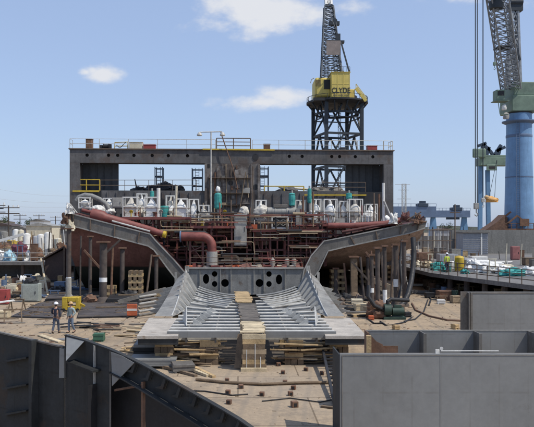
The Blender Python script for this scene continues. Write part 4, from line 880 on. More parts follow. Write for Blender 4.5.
for i, (px, py, sx, sz, lab) in enumerate([(90, 302, .7, .5, 'dark lump put in as shade behind the man in the pale shirt'), (128, 299, .9, .5, 'dark lump put in as shade left of the timber crib'), (58, 294, .8, .5, 'dark lump put in as shade beside the left shoring post')]):
    heap('shade_mound', 'tarpaulin', G(px, py), sx, .8, sz, black_m, lab, 70 + i, .5)
solo('inclined_beam', MB().bar(G(118, 306) + Vector((0, 0, .3)), P(166, 289, 56), .2, .3), grey_mid, 'grey steel beam sloping up towards the grillage on the left', 'beam')

# ================================================================== grey bottom grillage in front of the hull
GC = .6; ZT = 1.5
wing_m = M('wing_steel', (.215, .21, .195), .6, 0, .3, .9, rust=.5, rcol=(.13, .10, .075), streak=.6, scol=(.30, .29, .27), fine=.15)
gr = thing('bottom_grillage', 'pale grey slatted bottom block with raised wing plates lying on timbers before the hull', 'ship block', (GC, 38, 0))
rows = [31.2, 32.15, 33.15, 34.2, 35.3, 36.5, 37.8, 39.2, 40.7, 42.3, 44.0]
for i, Y in enumerate(rows):
    ext = 3.72 if i < 6 else 3.72 - (i - 5) * .12; rise = max(0, (Y - 36) / 10) * .55
    for s in (-1, 1):
        a, b = (GC + s * .5, GC + s * ext) ; a, b = min(a, b), max(a, b)
        sl_ = MB(); wd = .40 if i < 7 else .46; NS = 8
        for k in range(NS):                          # floors that sweep up towards the bilge
            u0, u1 = k / NS, (k + 1) / NS; xa, xb = GC + s * (.5 + (ext - .5) * u0), GC + s * (.5 + (ext - .5) * u1); za, zb_ = ZT + rise * u0 ** 2, ZT + rise * u1 ** 2
            sl_.add([(xa, Y, za), (xb, Y, zb_), (xb, Y + wd, zb_), (xa, Y + wd, za), (xa, Y, za - .04), (xb, Y, zb_ - .04), (xb, Y + wd, zb_ - .04), (xa, Y + wd, za - .04)], [(0, 1, 2, 3), (7, 6, 5, 4), (0, 4, 5, 1), (2, 6, 7, 3), (0, 3, 7, 4), (1, 5, 6, 2)])
            sl_.add([(xa, Y + .02, za - .041), (xb, Y + .02, zb_ - .041), (xb, Y + .02, ZT - .38), (xa, Y + .02, ZT - .38), (xa, Y + .06, za - .041), (xb, Y + .06, zb_ - .041), (xb, Y + .06, ZT - .38), (xa, Y + .06, ZT - .38)], [(0, 1, 2, 3), (7, 6, 5, 4), (2, 6, 7, 3)])
        make('slat', sl_, slat_grey, gr)
for s in (-1, 1):
    for x in (1.6, 2.9): make('longitudinal', MB().b(GC + s * x - .04, GC + s * x + .04, 31.1, 46, ZT - .5, ZT - .05), grey_mid, gr)
    make('front_plate', MB().b(min(GC + s * .55, GC + s * 3.75), max(GC + s * .55, GC + s * 3.75), 31.0, 31.05, ZT - .26, ZT + .02), grey_plate, gr)
    # fan of flat bars towards the back
    for j, (ye, zz) in enumerate([(46.2, .13), (45.1, .12), (44.0, .11), (43.0, .10), (42.1, .09), (41.2, .08), (40.4, .08), (39.6, .07)]):
        fb = MB(); A_ = Vector((GC + s * (3.2 + j * .03), 46.3 - j * .62, ZT + .72 - j * .075)); B_ = Vector((GC + s * (.62 + .09 * j), ye, ZT + zz + .05)); pr = A_
        for k in range(1, 9):
            u = k / 8; q = A_.lerp(B_, u); q.z = A_.z + (B_.z - A_.z) * (1 - (1 - u) ** 2); fb.bar(pr, q, .15, .06); pr = q
        make('fan_bar', fb, edge_steel if j % 2 == 0 else slat_grey, gr)
    # brackets standing on the slats (stair of small triangles)
    for j in range(6):
        y = 33.3 + j * .95; x = GC + s * (2.15 + .17 * (5 - j) * .7)
        make('bracket', MB().prism([(0, 0), (.5, 0), (.0, .32)], [], y, y + .05, lambda a, yy_, z, x=x, s=s: Vector((x - s * a, yy_, ZT + z))), edge_steel, gr)
    y = 33.0; x = GC + s * 3.05
    make('bracket', MB().add([(x, y, ZT), (x + s * .35, y + 2.2, ZT), (x + s * .1, y + 1.4, ZT + .75), (x + .05, y, ZT), (x + s * .35 + .05, y + 2.2, ZT), (x + s * .1 + .05, y + 1.4, ZT + .75)], [(0, 1, 2), (5, 4, 3), (0, 3, 4, 1), (1, 4, 5, 2), (2, 5, 3, 0)]), edge_steel, gr)
    # raised wing: wedge rising to the back
    fo, fi, bo, bi = GC + s * 4.95, GC + s * 4.05, GC + s * 4.62, GC + s * 4.0
    V = [(fi, 36.4, ZT + .02), (fo, 36.4, ZT + .02), (bi, 46.2, 3.25), (bo, 46.2, 2.95), (GC + s * 3.6, 46.2, ZT), (GC + s * 5.1, 46.2, ZT)]
    wg = MB()
    for t in range(8):   # curved sweep
        pass
    n = 9; up = []; 
    for t in range(n + 1):
        u = t / n; e = u ** 1.25; yv = 36.4 + 9.8 * u
        up.append((Vector((fi + (bi - fi) * u, yv, ZT + .02 + (3.25 - ZT) * e)), Vector((fo + (bo - fo) * u, yv, ZT + .02 + (2.75 - ZT) * e)), Vector((fi + (GC + s * 3.0 - fi) * u ** .7, yv, ZT - .02)), Vector((fo + (GC + s * 5.1 - fo) * u, yv, ZT - .02))))
    vs = [p for q4 in up for p in q4]; fs = []
    for t in range(n):
        a, b = t * 4, (t + 1) * 4
        fs += [(a, a + 1, b + 1, b), (a, b, b + 2, a + 2), (a + 1, a + 3, b + 3, b + 1)]
    fs += [(n * 4, n * 4 + 1, n * 4 + 3, n * 4 + 2)]
    make('wing_plate', MB().add(vs, fs), wing_m, gr)
    lip = MB()
    lip.tube([q4[0] + Vector((0, 0, .02)) for q4 in up], .035, 6)
    lip.bar(up[-1][0], up[-1][2], .06)
    make('wing_edge', lip, edge_steel, gr)
    for t in (2, 3, 4, 5, 6, 7):      # scalloped outer brackets
        c = up[t][1]; make('outer_bracket', MB().add([c, c + Vector((s * .72, .1, -.18)), Vector((c.x, c.y + .1, ZT - .2)), c + Vector((0, .06, 0)), c + Vector((s * .72, .16, -.18)), Vector((c.x, c.y + .16, ZT - .2))], [(0, 1, 2), (5, 4, 3), (0, 3, 4, 1), (1, 4, 5, 2), (2, 5, 3, 0)]), grey_light, gr)
    for t in (4, 5, 6, 7, 8):      # notched clips standing along the ridge, and ribs on the inner face
        c = up[t][0]; make('ridge_clip', MB().add([c + Vector((0, -.25, -.08)), c + Vector((0, .3, .1)), c + Vector((s * .03, .22, .42)), c + Vector((.05, -.25, -.08)), c + Vector((.05, .3, .1)), c + Vector((s * .03 + .05, .22, .42))], [(0, 1, 2), (5, 4, 3), (0, 3, 4, 1), (1, 4, 5, 2), (2, 5, 3, 0)]), wing_m, gr)
    for t in range(1, 9):
        a, b = up[t][0].lerp(up[t][2], .12), up[t][2] + Vector((0, 0, .1)); make('inner_rib', MB().bar(a + Vector((-s * .05, 0, .03)), b + Vector((-s * .05, 0, .03)), .07, .16), slat_grey, gr)
    c = up[-1][0]; make('peak_lug', MB().b(c.x - .10, c.x + .16, c.y - .05, c.y + .05, c.z - .05, c.z + .34), grey_light, gr); make('peak_lug', MB().b(min(c.x + s * .62, c.x + s * .78), max(c.x + s * .62, c.x + s * .78), c.y - .05, c.y + .02, c.z - .9, c.z - .1), grey_light, gr)
    # dusty base plate
    make('base_plate', MB().prism([(GC + s * 3.2, 30.4), (GC + s * 5.0, 30.4), (GC + s * 5.25, 36.6), (GC + s * 3.6, 36.6)], [], 1.28, 1.40, lambda x, z, y: Vector((x, y, z))), tan_plate, gr)
    make('base_beam', MB().b(min(GC + s * 3.2, GC + s * 4.95), max(GC + s * 3.2, GC + s * 4.95), 30.45, 30.6, 1.02, 1.275), dark_plate, gr)
make('back_plate', MB().b(GC - 3.4, GC + 3.4, 46.6, 46.7, .4, 1.45), black_m, gr)
# timber supports under it
for s in (-1, 1):
    for x in (1.9, 3.9):
        for Y in (31.6, 35.5, 40, 44): crb = crib(VX + (GC + s * x) * F / Y, Y, .8, .9, 4, 'timber crib under the %s side of the slatted grillage, row %s from the front' % ('left' if s < 0 else 'right', {31.6: 'one', 35.5: 'two', 40: 'three', 44: 'four'}[Y]) + (', inner' if x < 3 else ', outer'))
rr = random.Random(5)
def loose_planks(n, x0, x1, y0, y1, zmax, lab, group, ang=(-.35, .35), L=(1.2, 2.6), mats=None):
    for i in range(n):
        x, y, z = rr.uniform(x0, x1), rr.uniform(y0, y1), .04 + zmax * (i / n); a = rr.uniform(*ang); l = rr.uniform(*L) / 2
        d = Vector((math.cos(a) * l, math.sin(a) * l, rr.uniform(-.06, .06))); d.z = min(d.z, z - .03)
        plank(Vector((x, y, z)) - d, Vector((x, y, z)) + d, rr.uniform(.14, .26), .05, rr.choice(mats or [wood, wood_d, wood_p]), lab, group)
loose_planks(26, GC - 3.4, GC - 1.9, 31.0, 32.0, 1.0, 'timber plank in the stack under the left front of the slatted grillage', 'planks under the grillage on the left', (-.5, .3))
loose_planks(20, GC + 1.9, GC + 3.2, 31.0, 32.1, .95, 'timber plank in the stack under the right front of the slatted grillage', 'planks under the grillage on the right', (-.3, .3))
# walkway
wk = thing('plank_walkway', 'timber plank walkway running down the middle of the grey grillage', 'walkway', (.6, 32, 0))
def wseg(ya, yb, xa, xb, z, w, mat, nm):
    n = int((yb - ya) / .42); 
    for i in range(n):
        y = ya + (yb - ya) * i / n; x = xa + (xb - xa) * i / n + rr.uniform(-.07, .07); ww = w / 2 + rr.uniform(-.06, .05)
        make(nm, MB().bar((x - ww, y + .2, z + rr.uniform(0, .03)), (x + ww, y + .2 + rr.uniform(-.02, .02), z + rr.uniform(0, .03)), .37, .06), mat, wk)
wseg(30.0, 33.4, .68, .66, 1.60, 1.0, wood_p, 'plank'); wseg(33.5, 41.3, .62, .48, 1.62, .98, M('dark_grey_timber', (.12, .105, .09), .85, 0, .4, 2.5, bump=.3, bscale=14), 'plank'); wseg(41.4, 48.5, .42, .24, 1.68, 1.0, wood, 'plank')  # middle planks in a darker grey than both ends
struct('grillage_shade_sheet', MB().b(GC - 4.6, GC + 4.8, 31.3, 48, .004, .008), MATS['painted_shade_ground'])  # dark sheet with the shade under the grillage put into its colour
for i in range(7):
    z0 = .06 + i * .215; make('front_board', MB().b(.2 + rr.uniform(-.05, .03), 1.16 + rr.uniform(-.03, .06), 29.9, 29.95 + rr.uniform(0, .04), z0, z0 + .205), [wood_d, wood, wood_d, M_tan, wood_d, wood, wood_p][i], wk)
make('side_panel', MB().b(.2, .25, 29.96, 31, .06, 1.54).b(1.11, 1.16, 29.96, 31, .06, 1.54), wood_d, wk)
make('foot_board', MB().b(.12, 1.22, 29.7, 29.88, 0, .14), wood_p, wk)
make('paint_mark', MB().b(.36, .385, 29.885, 29.896, .1, .9).b(.72, .745, 29.885, 29.896, .1, 1.15).b(.95, .97, 29.885, 29.896, .1, .6), paint_spot, wk)
solo('leaning_board', MB().bar((-.02, 30.2, .05), (.14, 30.7, 1.45), .3, .05), wood_d, 'brown board leaning on the left side of the walkway front', 'board')

# ================================================================== ground in front: blocks, pipes, planks
for i, (px, py) in enumerate([(278.5, 366), (283, 374), (227, 382), (241, 388.5), (228, 394), (229, 404), (285, 384), (293.5, 389.5), (290.5, 395.5), (294.5, 407), (322, 375), (333.5, 396), (306, 371), (262, 396)]):
    g = G(px, py); r = thing('keel_wood_block', ['brown block nearest the right foot of the walkway', 'brown block just below the nearest one right of the walkway', 'brown block at the left on the long floor pipe', 'brown block below the walkway in front of the floor pipe', 'brown block in front of the floor pipe at the left', 'leftmost brown block nearest the camera', 'brown block right of the walkway behind the floor pipe', 'brown block on the right in front of the floor pipe', 'brown block in the middle of the right group on the floor', 'big brown block nearest the camera on the right', 'brown block beside the dark ladder on the right', 'brown block at the right edge beside the big grey plate', 'small brown block between the walkway and the ladder', 'lone brown block in the centre of the floor'][i], 'block', g, 'small brown blocks on the floor')
    s = .085 * (1.3 if i in (9,) else 1)
    make('block', MB().b(-s, s, -s, s, 0, s * 1.8), brown_m, r, bevel=.012); make('opening', MB().b(-s * .5, s * .5, -s - .01, -s + .01, s * .35, s * 1.35), black_m, r)
    for c in r.children: c.location = (0, 0, 0)
    for c in r.children:
        for v in c.data.vertices: v.co += g
    r.rotation_euler.z = rr.uniform(-.4, .4)
solo('floor_pipe', MB().tube([G(196, 381) + Vector((0, 0, .07)), G(225, 384) + Vector((0, 0, .07)), G(262, 386) + Vector((0, 0, .07)), G(300, 384.5) + Vector((0, 0, .07)), G(345, 384) + Vector((0, 0, .07))], .06, 8), wood_d, 'long brown pipe lying across the sandy floor', 'pipe')
solo('floor_cable', MB().tube([G(180, 391) + Vector((0, 0, .03)), G(205, 392) + Vector((0, 0, .03)), G(232, 396) + Vector((0, 0, .03)), G(248, 395) + Vector((0, 0, .03))], .025, 6), rubber, 'thin black cable on the floor left of the centre', 'cable')
solo('floor_cable', MB().tube([G(262, 402) + Vector((0, 0, .03)), G(290, 399) + Vector((0, 0, .03)), G(320, 403) + Vector((0, 0, .03)), G(345, 398) + Vector((0, 0, .03))], .022, 6), rubber, 'thin black cable on the floor near the big grey plate', 'cable')
solo('floor_board', MB().bar(G(322, 407) + Vector((0, 0, .04)), G(345, 410) + Vector((0, 0, .04)), .25, .06), wood_d, 'brown board on the floor against the big grey plate', 'board')
# dark rack of angle bars at the right of the floor
r = thing('ladder_rack', 'dark steel ladder rack lying along the right edge of the floor', 'ladder', G(332, 370))
for dx in (-.32, .32): make('side_rail', MB().bar(G(324, 346) + Vector((dx, 0, 1.0)), G(344, 408) + Vector((dx, 0, .12)), .1, .14), black_m, r)
a, b = G(324, 346) + Vector((0, 0, 1.0)), G(344, 408) + Vector((0, 0, .12))
for i in range(22):
    c = a.lerp(b, (i + .5) / 22); make('rung', MB().bar(c - Vector((.32, 0, 0)), c + Vector((.32, 0, 0)), .07), black_m, r)
for i, t in enumerate((.02, .3, .6)):
    c = a.lerp(b, t); make('leg', MB().bar((c.x, c.y, 0), c, .12), black_m, r)
# stacks of dark steel and long timbers on the left
def slabstack(px0, px1, py, h, Y, d, mat, label):
    x0, x1 = XP(px0, Y), XP(px1, Y); r = thing('steel_stack', label, 'steel stack', ((x0 + x1) / 2, Y, 0)); n = 4
    for i in range(n): make('plate', MB().b(x0 + rr.uniform(-.08, .08), x1 + rr.uniform(-.08, .08), Y + rr.uniform(0, .1), Y + d, .12 + (h - .12) * i / n, .12 + (h - .12) * (i + .86) / n), mat if i < n - 1 else grey_plate, r)
    make('bearer', MB().b(x0 + .3, x0 + .5, Y, Y + d, 0, .119), wood_d, r); make('bearer', MB().b(x1 - .5, x1 - .3, Y, Y + d, 0, .119), wood_d, r)
slabstack(134, 178, 350, .75, 32.2, 1.6, dark_plate, 'stack of dark steel plates below the left end of the grillage')
slabstack(128, 174, 357, .42, 30.2, 1.4, grey_plate, 'lower stack of grey steel plates in front of the dark stack')
for i, (a, b, m_) in enumerate([((148, 352), (214, 378), wood), ((152, 358), (208, 377), wood_p), ((146, 364), (196, 377), wood_d)]):
    plank(G(*a) + Vector((0, 0, .32 - .1 * i)), G(*b) + Vector((0, 0, .05)), .16, .1, m_, ('long yellow timber lying diagonally in front of the steel stacks, upper one', 'pale long timber lying diagonally in front of the steel stacks, middle one', 'dark long timber lying diagonally in front of the steel stacks, lower one')[i], 'long timbers')
crate(G(183, 371), .9, .9, .35, grey_mid, 'low grey box between the long timbers and the curved dark frame', rot=.2, name='low_box', cat='box')
crate(G(156, 361), .5, .5, .3, white_paint, 'small white box in front of the steel stacks', rot=.4, name='low_box', cat='box')
loose_planks(14, -6.4, -4.4, 39, 43.5, .3, 'loose timber on the ground left of the dusty base plate', 'loose timbers on the left ground', (-.6, .6), (.8, 2.2), [wood, wood_p, wood_d, grey_mid])
loose_planks(10, -10, -7.2, 40.5, 43.5, .35, 'dark steel offcut in the low pile right of the two people', 'steel offcuts beside the people', (-.3, .3), (.9, 2.0), [black_m, dark_plate, brown_m])
loose_planks(12, -5.6, -4.4, 34.2, 38.4, .3, 'loose timber on the ground beside the steel stacks', 'loose timbers by the stacks', (-.8, .8), (.5, 1.5))
g = G(99, 341); crate(g, .55, .5, .42, M('green_paint', (.045, .12, .075), .6, 0, .2, 4), 'small green box on the ground right of the people', name='tool_chest', cat='box')
r = thing('orange_barrier', 'orange barrier left of the slatted grillage', 'barrier', G(132, 318)); g = G(132, 318)
make('panel', MB().b(g.x - .35, g.x + .35, g.y - .05, g.y + .05, .15, .95), orange_m, r, bevel=.03); make('stripe', MB().b(g.x - .33, g.x + .33, g.y - .062, g.y - .05, .5, .64), white_paint, r)
for s in (-.28, .28): make('foot', MB().bar(g + Vector((s, -.3, .07)), g + Vector((s, .3, .07)), .1, .14), black_m, r)
for i in range(6):
    solo('steel_round_bar', MB().tube([G(139, 309 + i * 1.9) + Vector((0, 0, .9 - .14 * i)), G(156, 307.5 + i * 1.9) + Vector((0, 0, 1.0 - .14 * i))], .09, 10), grey_mid if i % 2 else grey_light, 'grey round bar in the pile right of the orange barrier', 'bar', 'round bars beside the barrier')
for i in range(6):
    solo('steel_flat_bar', MB().bar(G(340 + i * 1.5, 301 + i * 3.2) + Vector((0, 0, .12)), G(364 + i * 1.5, 301 + i * 3.2) + Vector((0, 0, .12)), .35, .1), dark_plate if i % 2 else grey_mid, 'flat bar laid on the ground right of the grillage wing', 'bar', 'flat bars right of the grillage')
crate(G(362, 311), 1.1, .9, .55, wood_p, 'pale timber crate right of the grillage beside the posts', rot=.1); crate(G(357, 304), .9, .8, .4, cream_m, 'low cream crate behind the pale timber crate', rot=-.1)
plank(G(352, 317) + Vector((0, 0, .1)), G(378, 316) + Vector((0, 0, .1)), .5, .16, wood, 'thick yellow timber baulk in front of the pale crate', None)
solo('ground_hose', MB().tube([G(412, 304) + Vector((0, 0, .05)), G(416, 311) + Vector((0, 0, .05)), G(430, 317) + Vector((0, 0, .05)), G(448, 321) + Vector((0, 0, .05)), G(470, 322) + Vector((0, 0, .05))], .07, 8), brown_m, 'brown hose curving over the ground towards the grey block', 'hose')
solo('ground_hose', MB().tube([G(420, 282) + Vector((0, 0, .05)), G(425, 290) + Vector((0, 0, .05)), G(431, 300) + Vector((0, 0, .05)), G(429, 306) + Vector((0, 0, .05))], .06, 8), rubber, 'black hose on the ground below the right flare', 'hose')

# ================================================================== foreground right: big plate, stiffened panel, tall block
fp = thing('grey_plate_box', 'big plain grey steel plate box filling the lower right corner', 'steel block', (6, 20, 0)); YF = 20.0
x0, x1, zt = XP(340, YF), XP(560, YF), ZP(354, YF)
make('face_plate', MB().b(x0, x1, YF, YF + .04, 0, zt), grey_plate, fp, bevel=.006)
make('top_flange', MB().b(x0 + .02, x1, YF + .041, YF + .24, zt - .05, zt - .012), grey_mid, fp)
make('end_plate', MB().b(x0 + .005, x0 + .045, YF + .041, YF + 1.6, 0, zt - .06), dark_plate, fp)
make('weld_seam', MB().b(XP(440, YF), XP(440, YF) + .02, YF - .006, YF + .002, 0, zt - .02), grey_plate, fp)
make('weld_bead', MB().tube([(x0 + .06, YF - .004, .02), (x0 + .06, YF - .004, zt - .04)], .012, 6).tube([(x0 + .06, YF - .004, zt - .04), (x1, YF - .004, zt - .04)], .010, 6), grey_mid, fp)
make('lifting_lug', MB().b(XP(438, YF) - .05, XP(438, YF) + .06, YF + .06, YF + .1, zt - .012, zt + .12).b(XP(442, YF), XP(500, YF), YF + .09, YF + .12, zt + .06, zt + .085), white_paint, fp)
YS = 24.0; sp = thing('stiffened_panel', 'grey panel with upright stiffeners standing behind the big grey plate', 'steel block', (7, YS, 0)); zs = ZP(330, YS)
make('panel_plate', MB().b(XP(366, YS), XP(565, YS), YS, YS + .03, 0, zs), grey_plate, sp)
for px in (420, 474, 528): make('stiffener', MB().b(XP(px, YS) - .02, XP(px, YS) + .02, YS - .62, YS - .001, 0, zs - .03).b(XP(px, YS) - .05, XP(px, YS) + .05, YS - .65, YS - .621, 0, zs - .03), grey_mid, sp)
make('end_frame', MB().b(XP(365, YS) - .02, XP(365, YS) + .02, YS - .62, YS + .03, 0, zs), brown_m, sp)
make('rim', MB().b(XP(366, YS), XP(565, YS), YS - .012, YS - .001, zs - .04, zs + .003), grey_light, sp)
make('corner_bracket', MB().prism([(XP(366, YS) + .03, 1.3), (XP(381, YS), 1.3), (XP(381, YS), zs - .45), (XP(375, YS), zs - .35), (XP(367, YS) + .03, zs - .1)], [], YS - .3, YS - .26).b(XP(381, YS), XP(396, YS), YS - .3, YS - .26, 1.3, zs - .5), brown_m, sp)
make('paint_mark', MB().tube([(XP(441.5, YS), YS - .006, ZP(348.5, YS)), (XP(441.5, YS), YS + .001, ZP(348.5, YS))], .06, 10), paint_spot, sp)
solo('wooden_wedge', MB().b(XP(362.5, YS), XP(367, YS), YS - .8, YS - .66, 0, zs - .08), wood, 'thin yellow timber upright at the left end of the stiffened panel', 'timber')
YB = 36.0; tb = thing('tall_grey_block', 'tall grey steel block behind the stiffened panel at the right edge', 'steel block', (12, YB, 0)); zb = ZP(291.5, YB)
make('face_plate', MB().b(XP(472, YB), XP(575, YB), YB, YB + .05, 0, zb - .12), grey_plate, tb)
make('side_web', MB().b(XP(460.5, YB), XP(467, YB), YB - .02, YB + .03, 0, zb).b(XP(467, YB) + .01, XP(467, YB) + .05, YB - .3, YB + .05, 0, zb - .05).b(XP(470, YB), XP(472, YB) - .003, YB - .12, YB + .05, 0, zb - .03), grey_mid, tb)
make('top_rim', MB().b(XP(467, YB) + .06, XP(575, YB), YB - .015, YB + .35, zb - .119, zb - .04), grey_mid, tb)

# ================================================================== foreground left: dark block turned away from the sun
TH = R(36); A0 = Vector((XP(120, 17), 17, 0)); U = Vector((math.cos(TH), -math.sin(TH), 0)); NRM = Vector((-math.sin(TH), -math.cos(TH), 0))
def onp(px, py, off=0.0):                         # (along, height) on the tilted plane pushed towards the camera by off
    a, b = (px - VX) / F, 1.0; base = A0 + NRM * off
    Y = base.dot(NRM) / (a * NRM.x + NRM.y); p = Vector((a * Y, Y, EYE - (py - VY) * Y / F)); return ((p - base).dot(U), p.z)
def mpl(s, off, z): return A0 + U * s + NRM * off + Vector((0, 0, z))
def plate(mb, pts, off, th):
    return mb.prism([onp(x, y, off) for x, y in pts], [], off, off - th, mpl)
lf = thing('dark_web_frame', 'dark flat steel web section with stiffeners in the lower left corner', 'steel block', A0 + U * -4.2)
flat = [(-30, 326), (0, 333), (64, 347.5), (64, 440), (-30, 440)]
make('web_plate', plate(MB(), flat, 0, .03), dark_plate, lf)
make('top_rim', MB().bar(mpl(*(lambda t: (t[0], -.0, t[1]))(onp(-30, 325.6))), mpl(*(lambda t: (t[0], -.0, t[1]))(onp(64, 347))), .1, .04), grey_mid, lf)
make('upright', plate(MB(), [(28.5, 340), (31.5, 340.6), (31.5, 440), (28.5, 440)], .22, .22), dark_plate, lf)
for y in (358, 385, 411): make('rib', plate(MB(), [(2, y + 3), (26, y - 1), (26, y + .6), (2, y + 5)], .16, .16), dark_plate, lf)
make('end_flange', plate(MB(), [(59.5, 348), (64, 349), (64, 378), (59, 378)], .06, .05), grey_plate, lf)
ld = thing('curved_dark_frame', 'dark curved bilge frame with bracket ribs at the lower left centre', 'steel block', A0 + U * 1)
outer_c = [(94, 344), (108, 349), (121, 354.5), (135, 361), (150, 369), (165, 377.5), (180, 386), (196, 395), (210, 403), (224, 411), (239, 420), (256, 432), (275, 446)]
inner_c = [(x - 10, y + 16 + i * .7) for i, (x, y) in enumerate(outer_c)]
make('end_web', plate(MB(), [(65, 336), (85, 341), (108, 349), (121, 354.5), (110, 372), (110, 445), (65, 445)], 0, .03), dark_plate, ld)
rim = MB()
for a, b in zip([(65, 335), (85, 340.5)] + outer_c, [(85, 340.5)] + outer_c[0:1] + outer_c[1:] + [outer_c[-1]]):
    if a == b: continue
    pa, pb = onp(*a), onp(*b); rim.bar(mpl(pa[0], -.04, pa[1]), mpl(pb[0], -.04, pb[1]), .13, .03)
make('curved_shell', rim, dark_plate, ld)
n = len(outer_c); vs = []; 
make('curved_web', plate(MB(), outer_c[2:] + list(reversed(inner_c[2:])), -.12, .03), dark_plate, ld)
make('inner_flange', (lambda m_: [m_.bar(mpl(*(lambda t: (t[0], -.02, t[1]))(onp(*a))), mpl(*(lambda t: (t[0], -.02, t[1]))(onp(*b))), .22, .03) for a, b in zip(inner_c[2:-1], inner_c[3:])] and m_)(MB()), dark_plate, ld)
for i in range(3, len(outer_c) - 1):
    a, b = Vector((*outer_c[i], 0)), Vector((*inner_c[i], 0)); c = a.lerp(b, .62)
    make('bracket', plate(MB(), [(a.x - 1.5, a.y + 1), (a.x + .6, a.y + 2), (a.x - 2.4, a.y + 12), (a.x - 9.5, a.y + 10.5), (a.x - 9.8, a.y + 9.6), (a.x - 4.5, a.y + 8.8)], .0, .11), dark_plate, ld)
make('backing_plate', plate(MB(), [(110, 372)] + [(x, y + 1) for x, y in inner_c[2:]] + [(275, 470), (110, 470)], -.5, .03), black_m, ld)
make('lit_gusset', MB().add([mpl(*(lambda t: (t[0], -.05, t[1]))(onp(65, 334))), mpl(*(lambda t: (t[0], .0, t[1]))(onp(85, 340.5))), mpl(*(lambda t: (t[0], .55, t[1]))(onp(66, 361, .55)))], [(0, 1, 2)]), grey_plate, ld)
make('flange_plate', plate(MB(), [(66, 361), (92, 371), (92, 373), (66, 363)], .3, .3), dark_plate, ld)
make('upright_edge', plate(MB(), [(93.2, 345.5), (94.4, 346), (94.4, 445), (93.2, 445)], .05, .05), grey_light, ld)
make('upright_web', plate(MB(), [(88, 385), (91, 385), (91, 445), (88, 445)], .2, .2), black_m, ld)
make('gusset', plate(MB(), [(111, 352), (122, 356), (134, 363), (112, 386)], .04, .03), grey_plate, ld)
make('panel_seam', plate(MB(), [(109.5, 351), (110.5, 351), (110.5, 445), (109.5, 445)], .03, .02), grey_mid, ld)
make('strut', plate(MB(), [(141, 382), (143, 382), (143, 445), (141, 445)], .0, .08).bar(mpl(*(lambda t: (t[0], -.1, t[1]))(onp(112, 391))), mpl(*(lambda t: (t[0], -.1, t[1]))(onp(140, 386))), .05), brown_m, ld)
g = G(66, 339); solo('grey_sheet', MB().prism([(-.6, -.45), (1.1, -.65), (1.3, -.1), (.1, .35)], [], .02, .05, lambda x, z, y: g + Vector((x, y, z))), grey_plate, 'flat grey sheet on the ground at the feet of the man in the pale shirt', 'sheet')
plank(G(40, 336) + Vector((0, 0, .05)), G(61, 343) + Vector((0, 0, .05)), .3, .06, wood_p, 'pale plank on the ground in front of the man in navy', None)

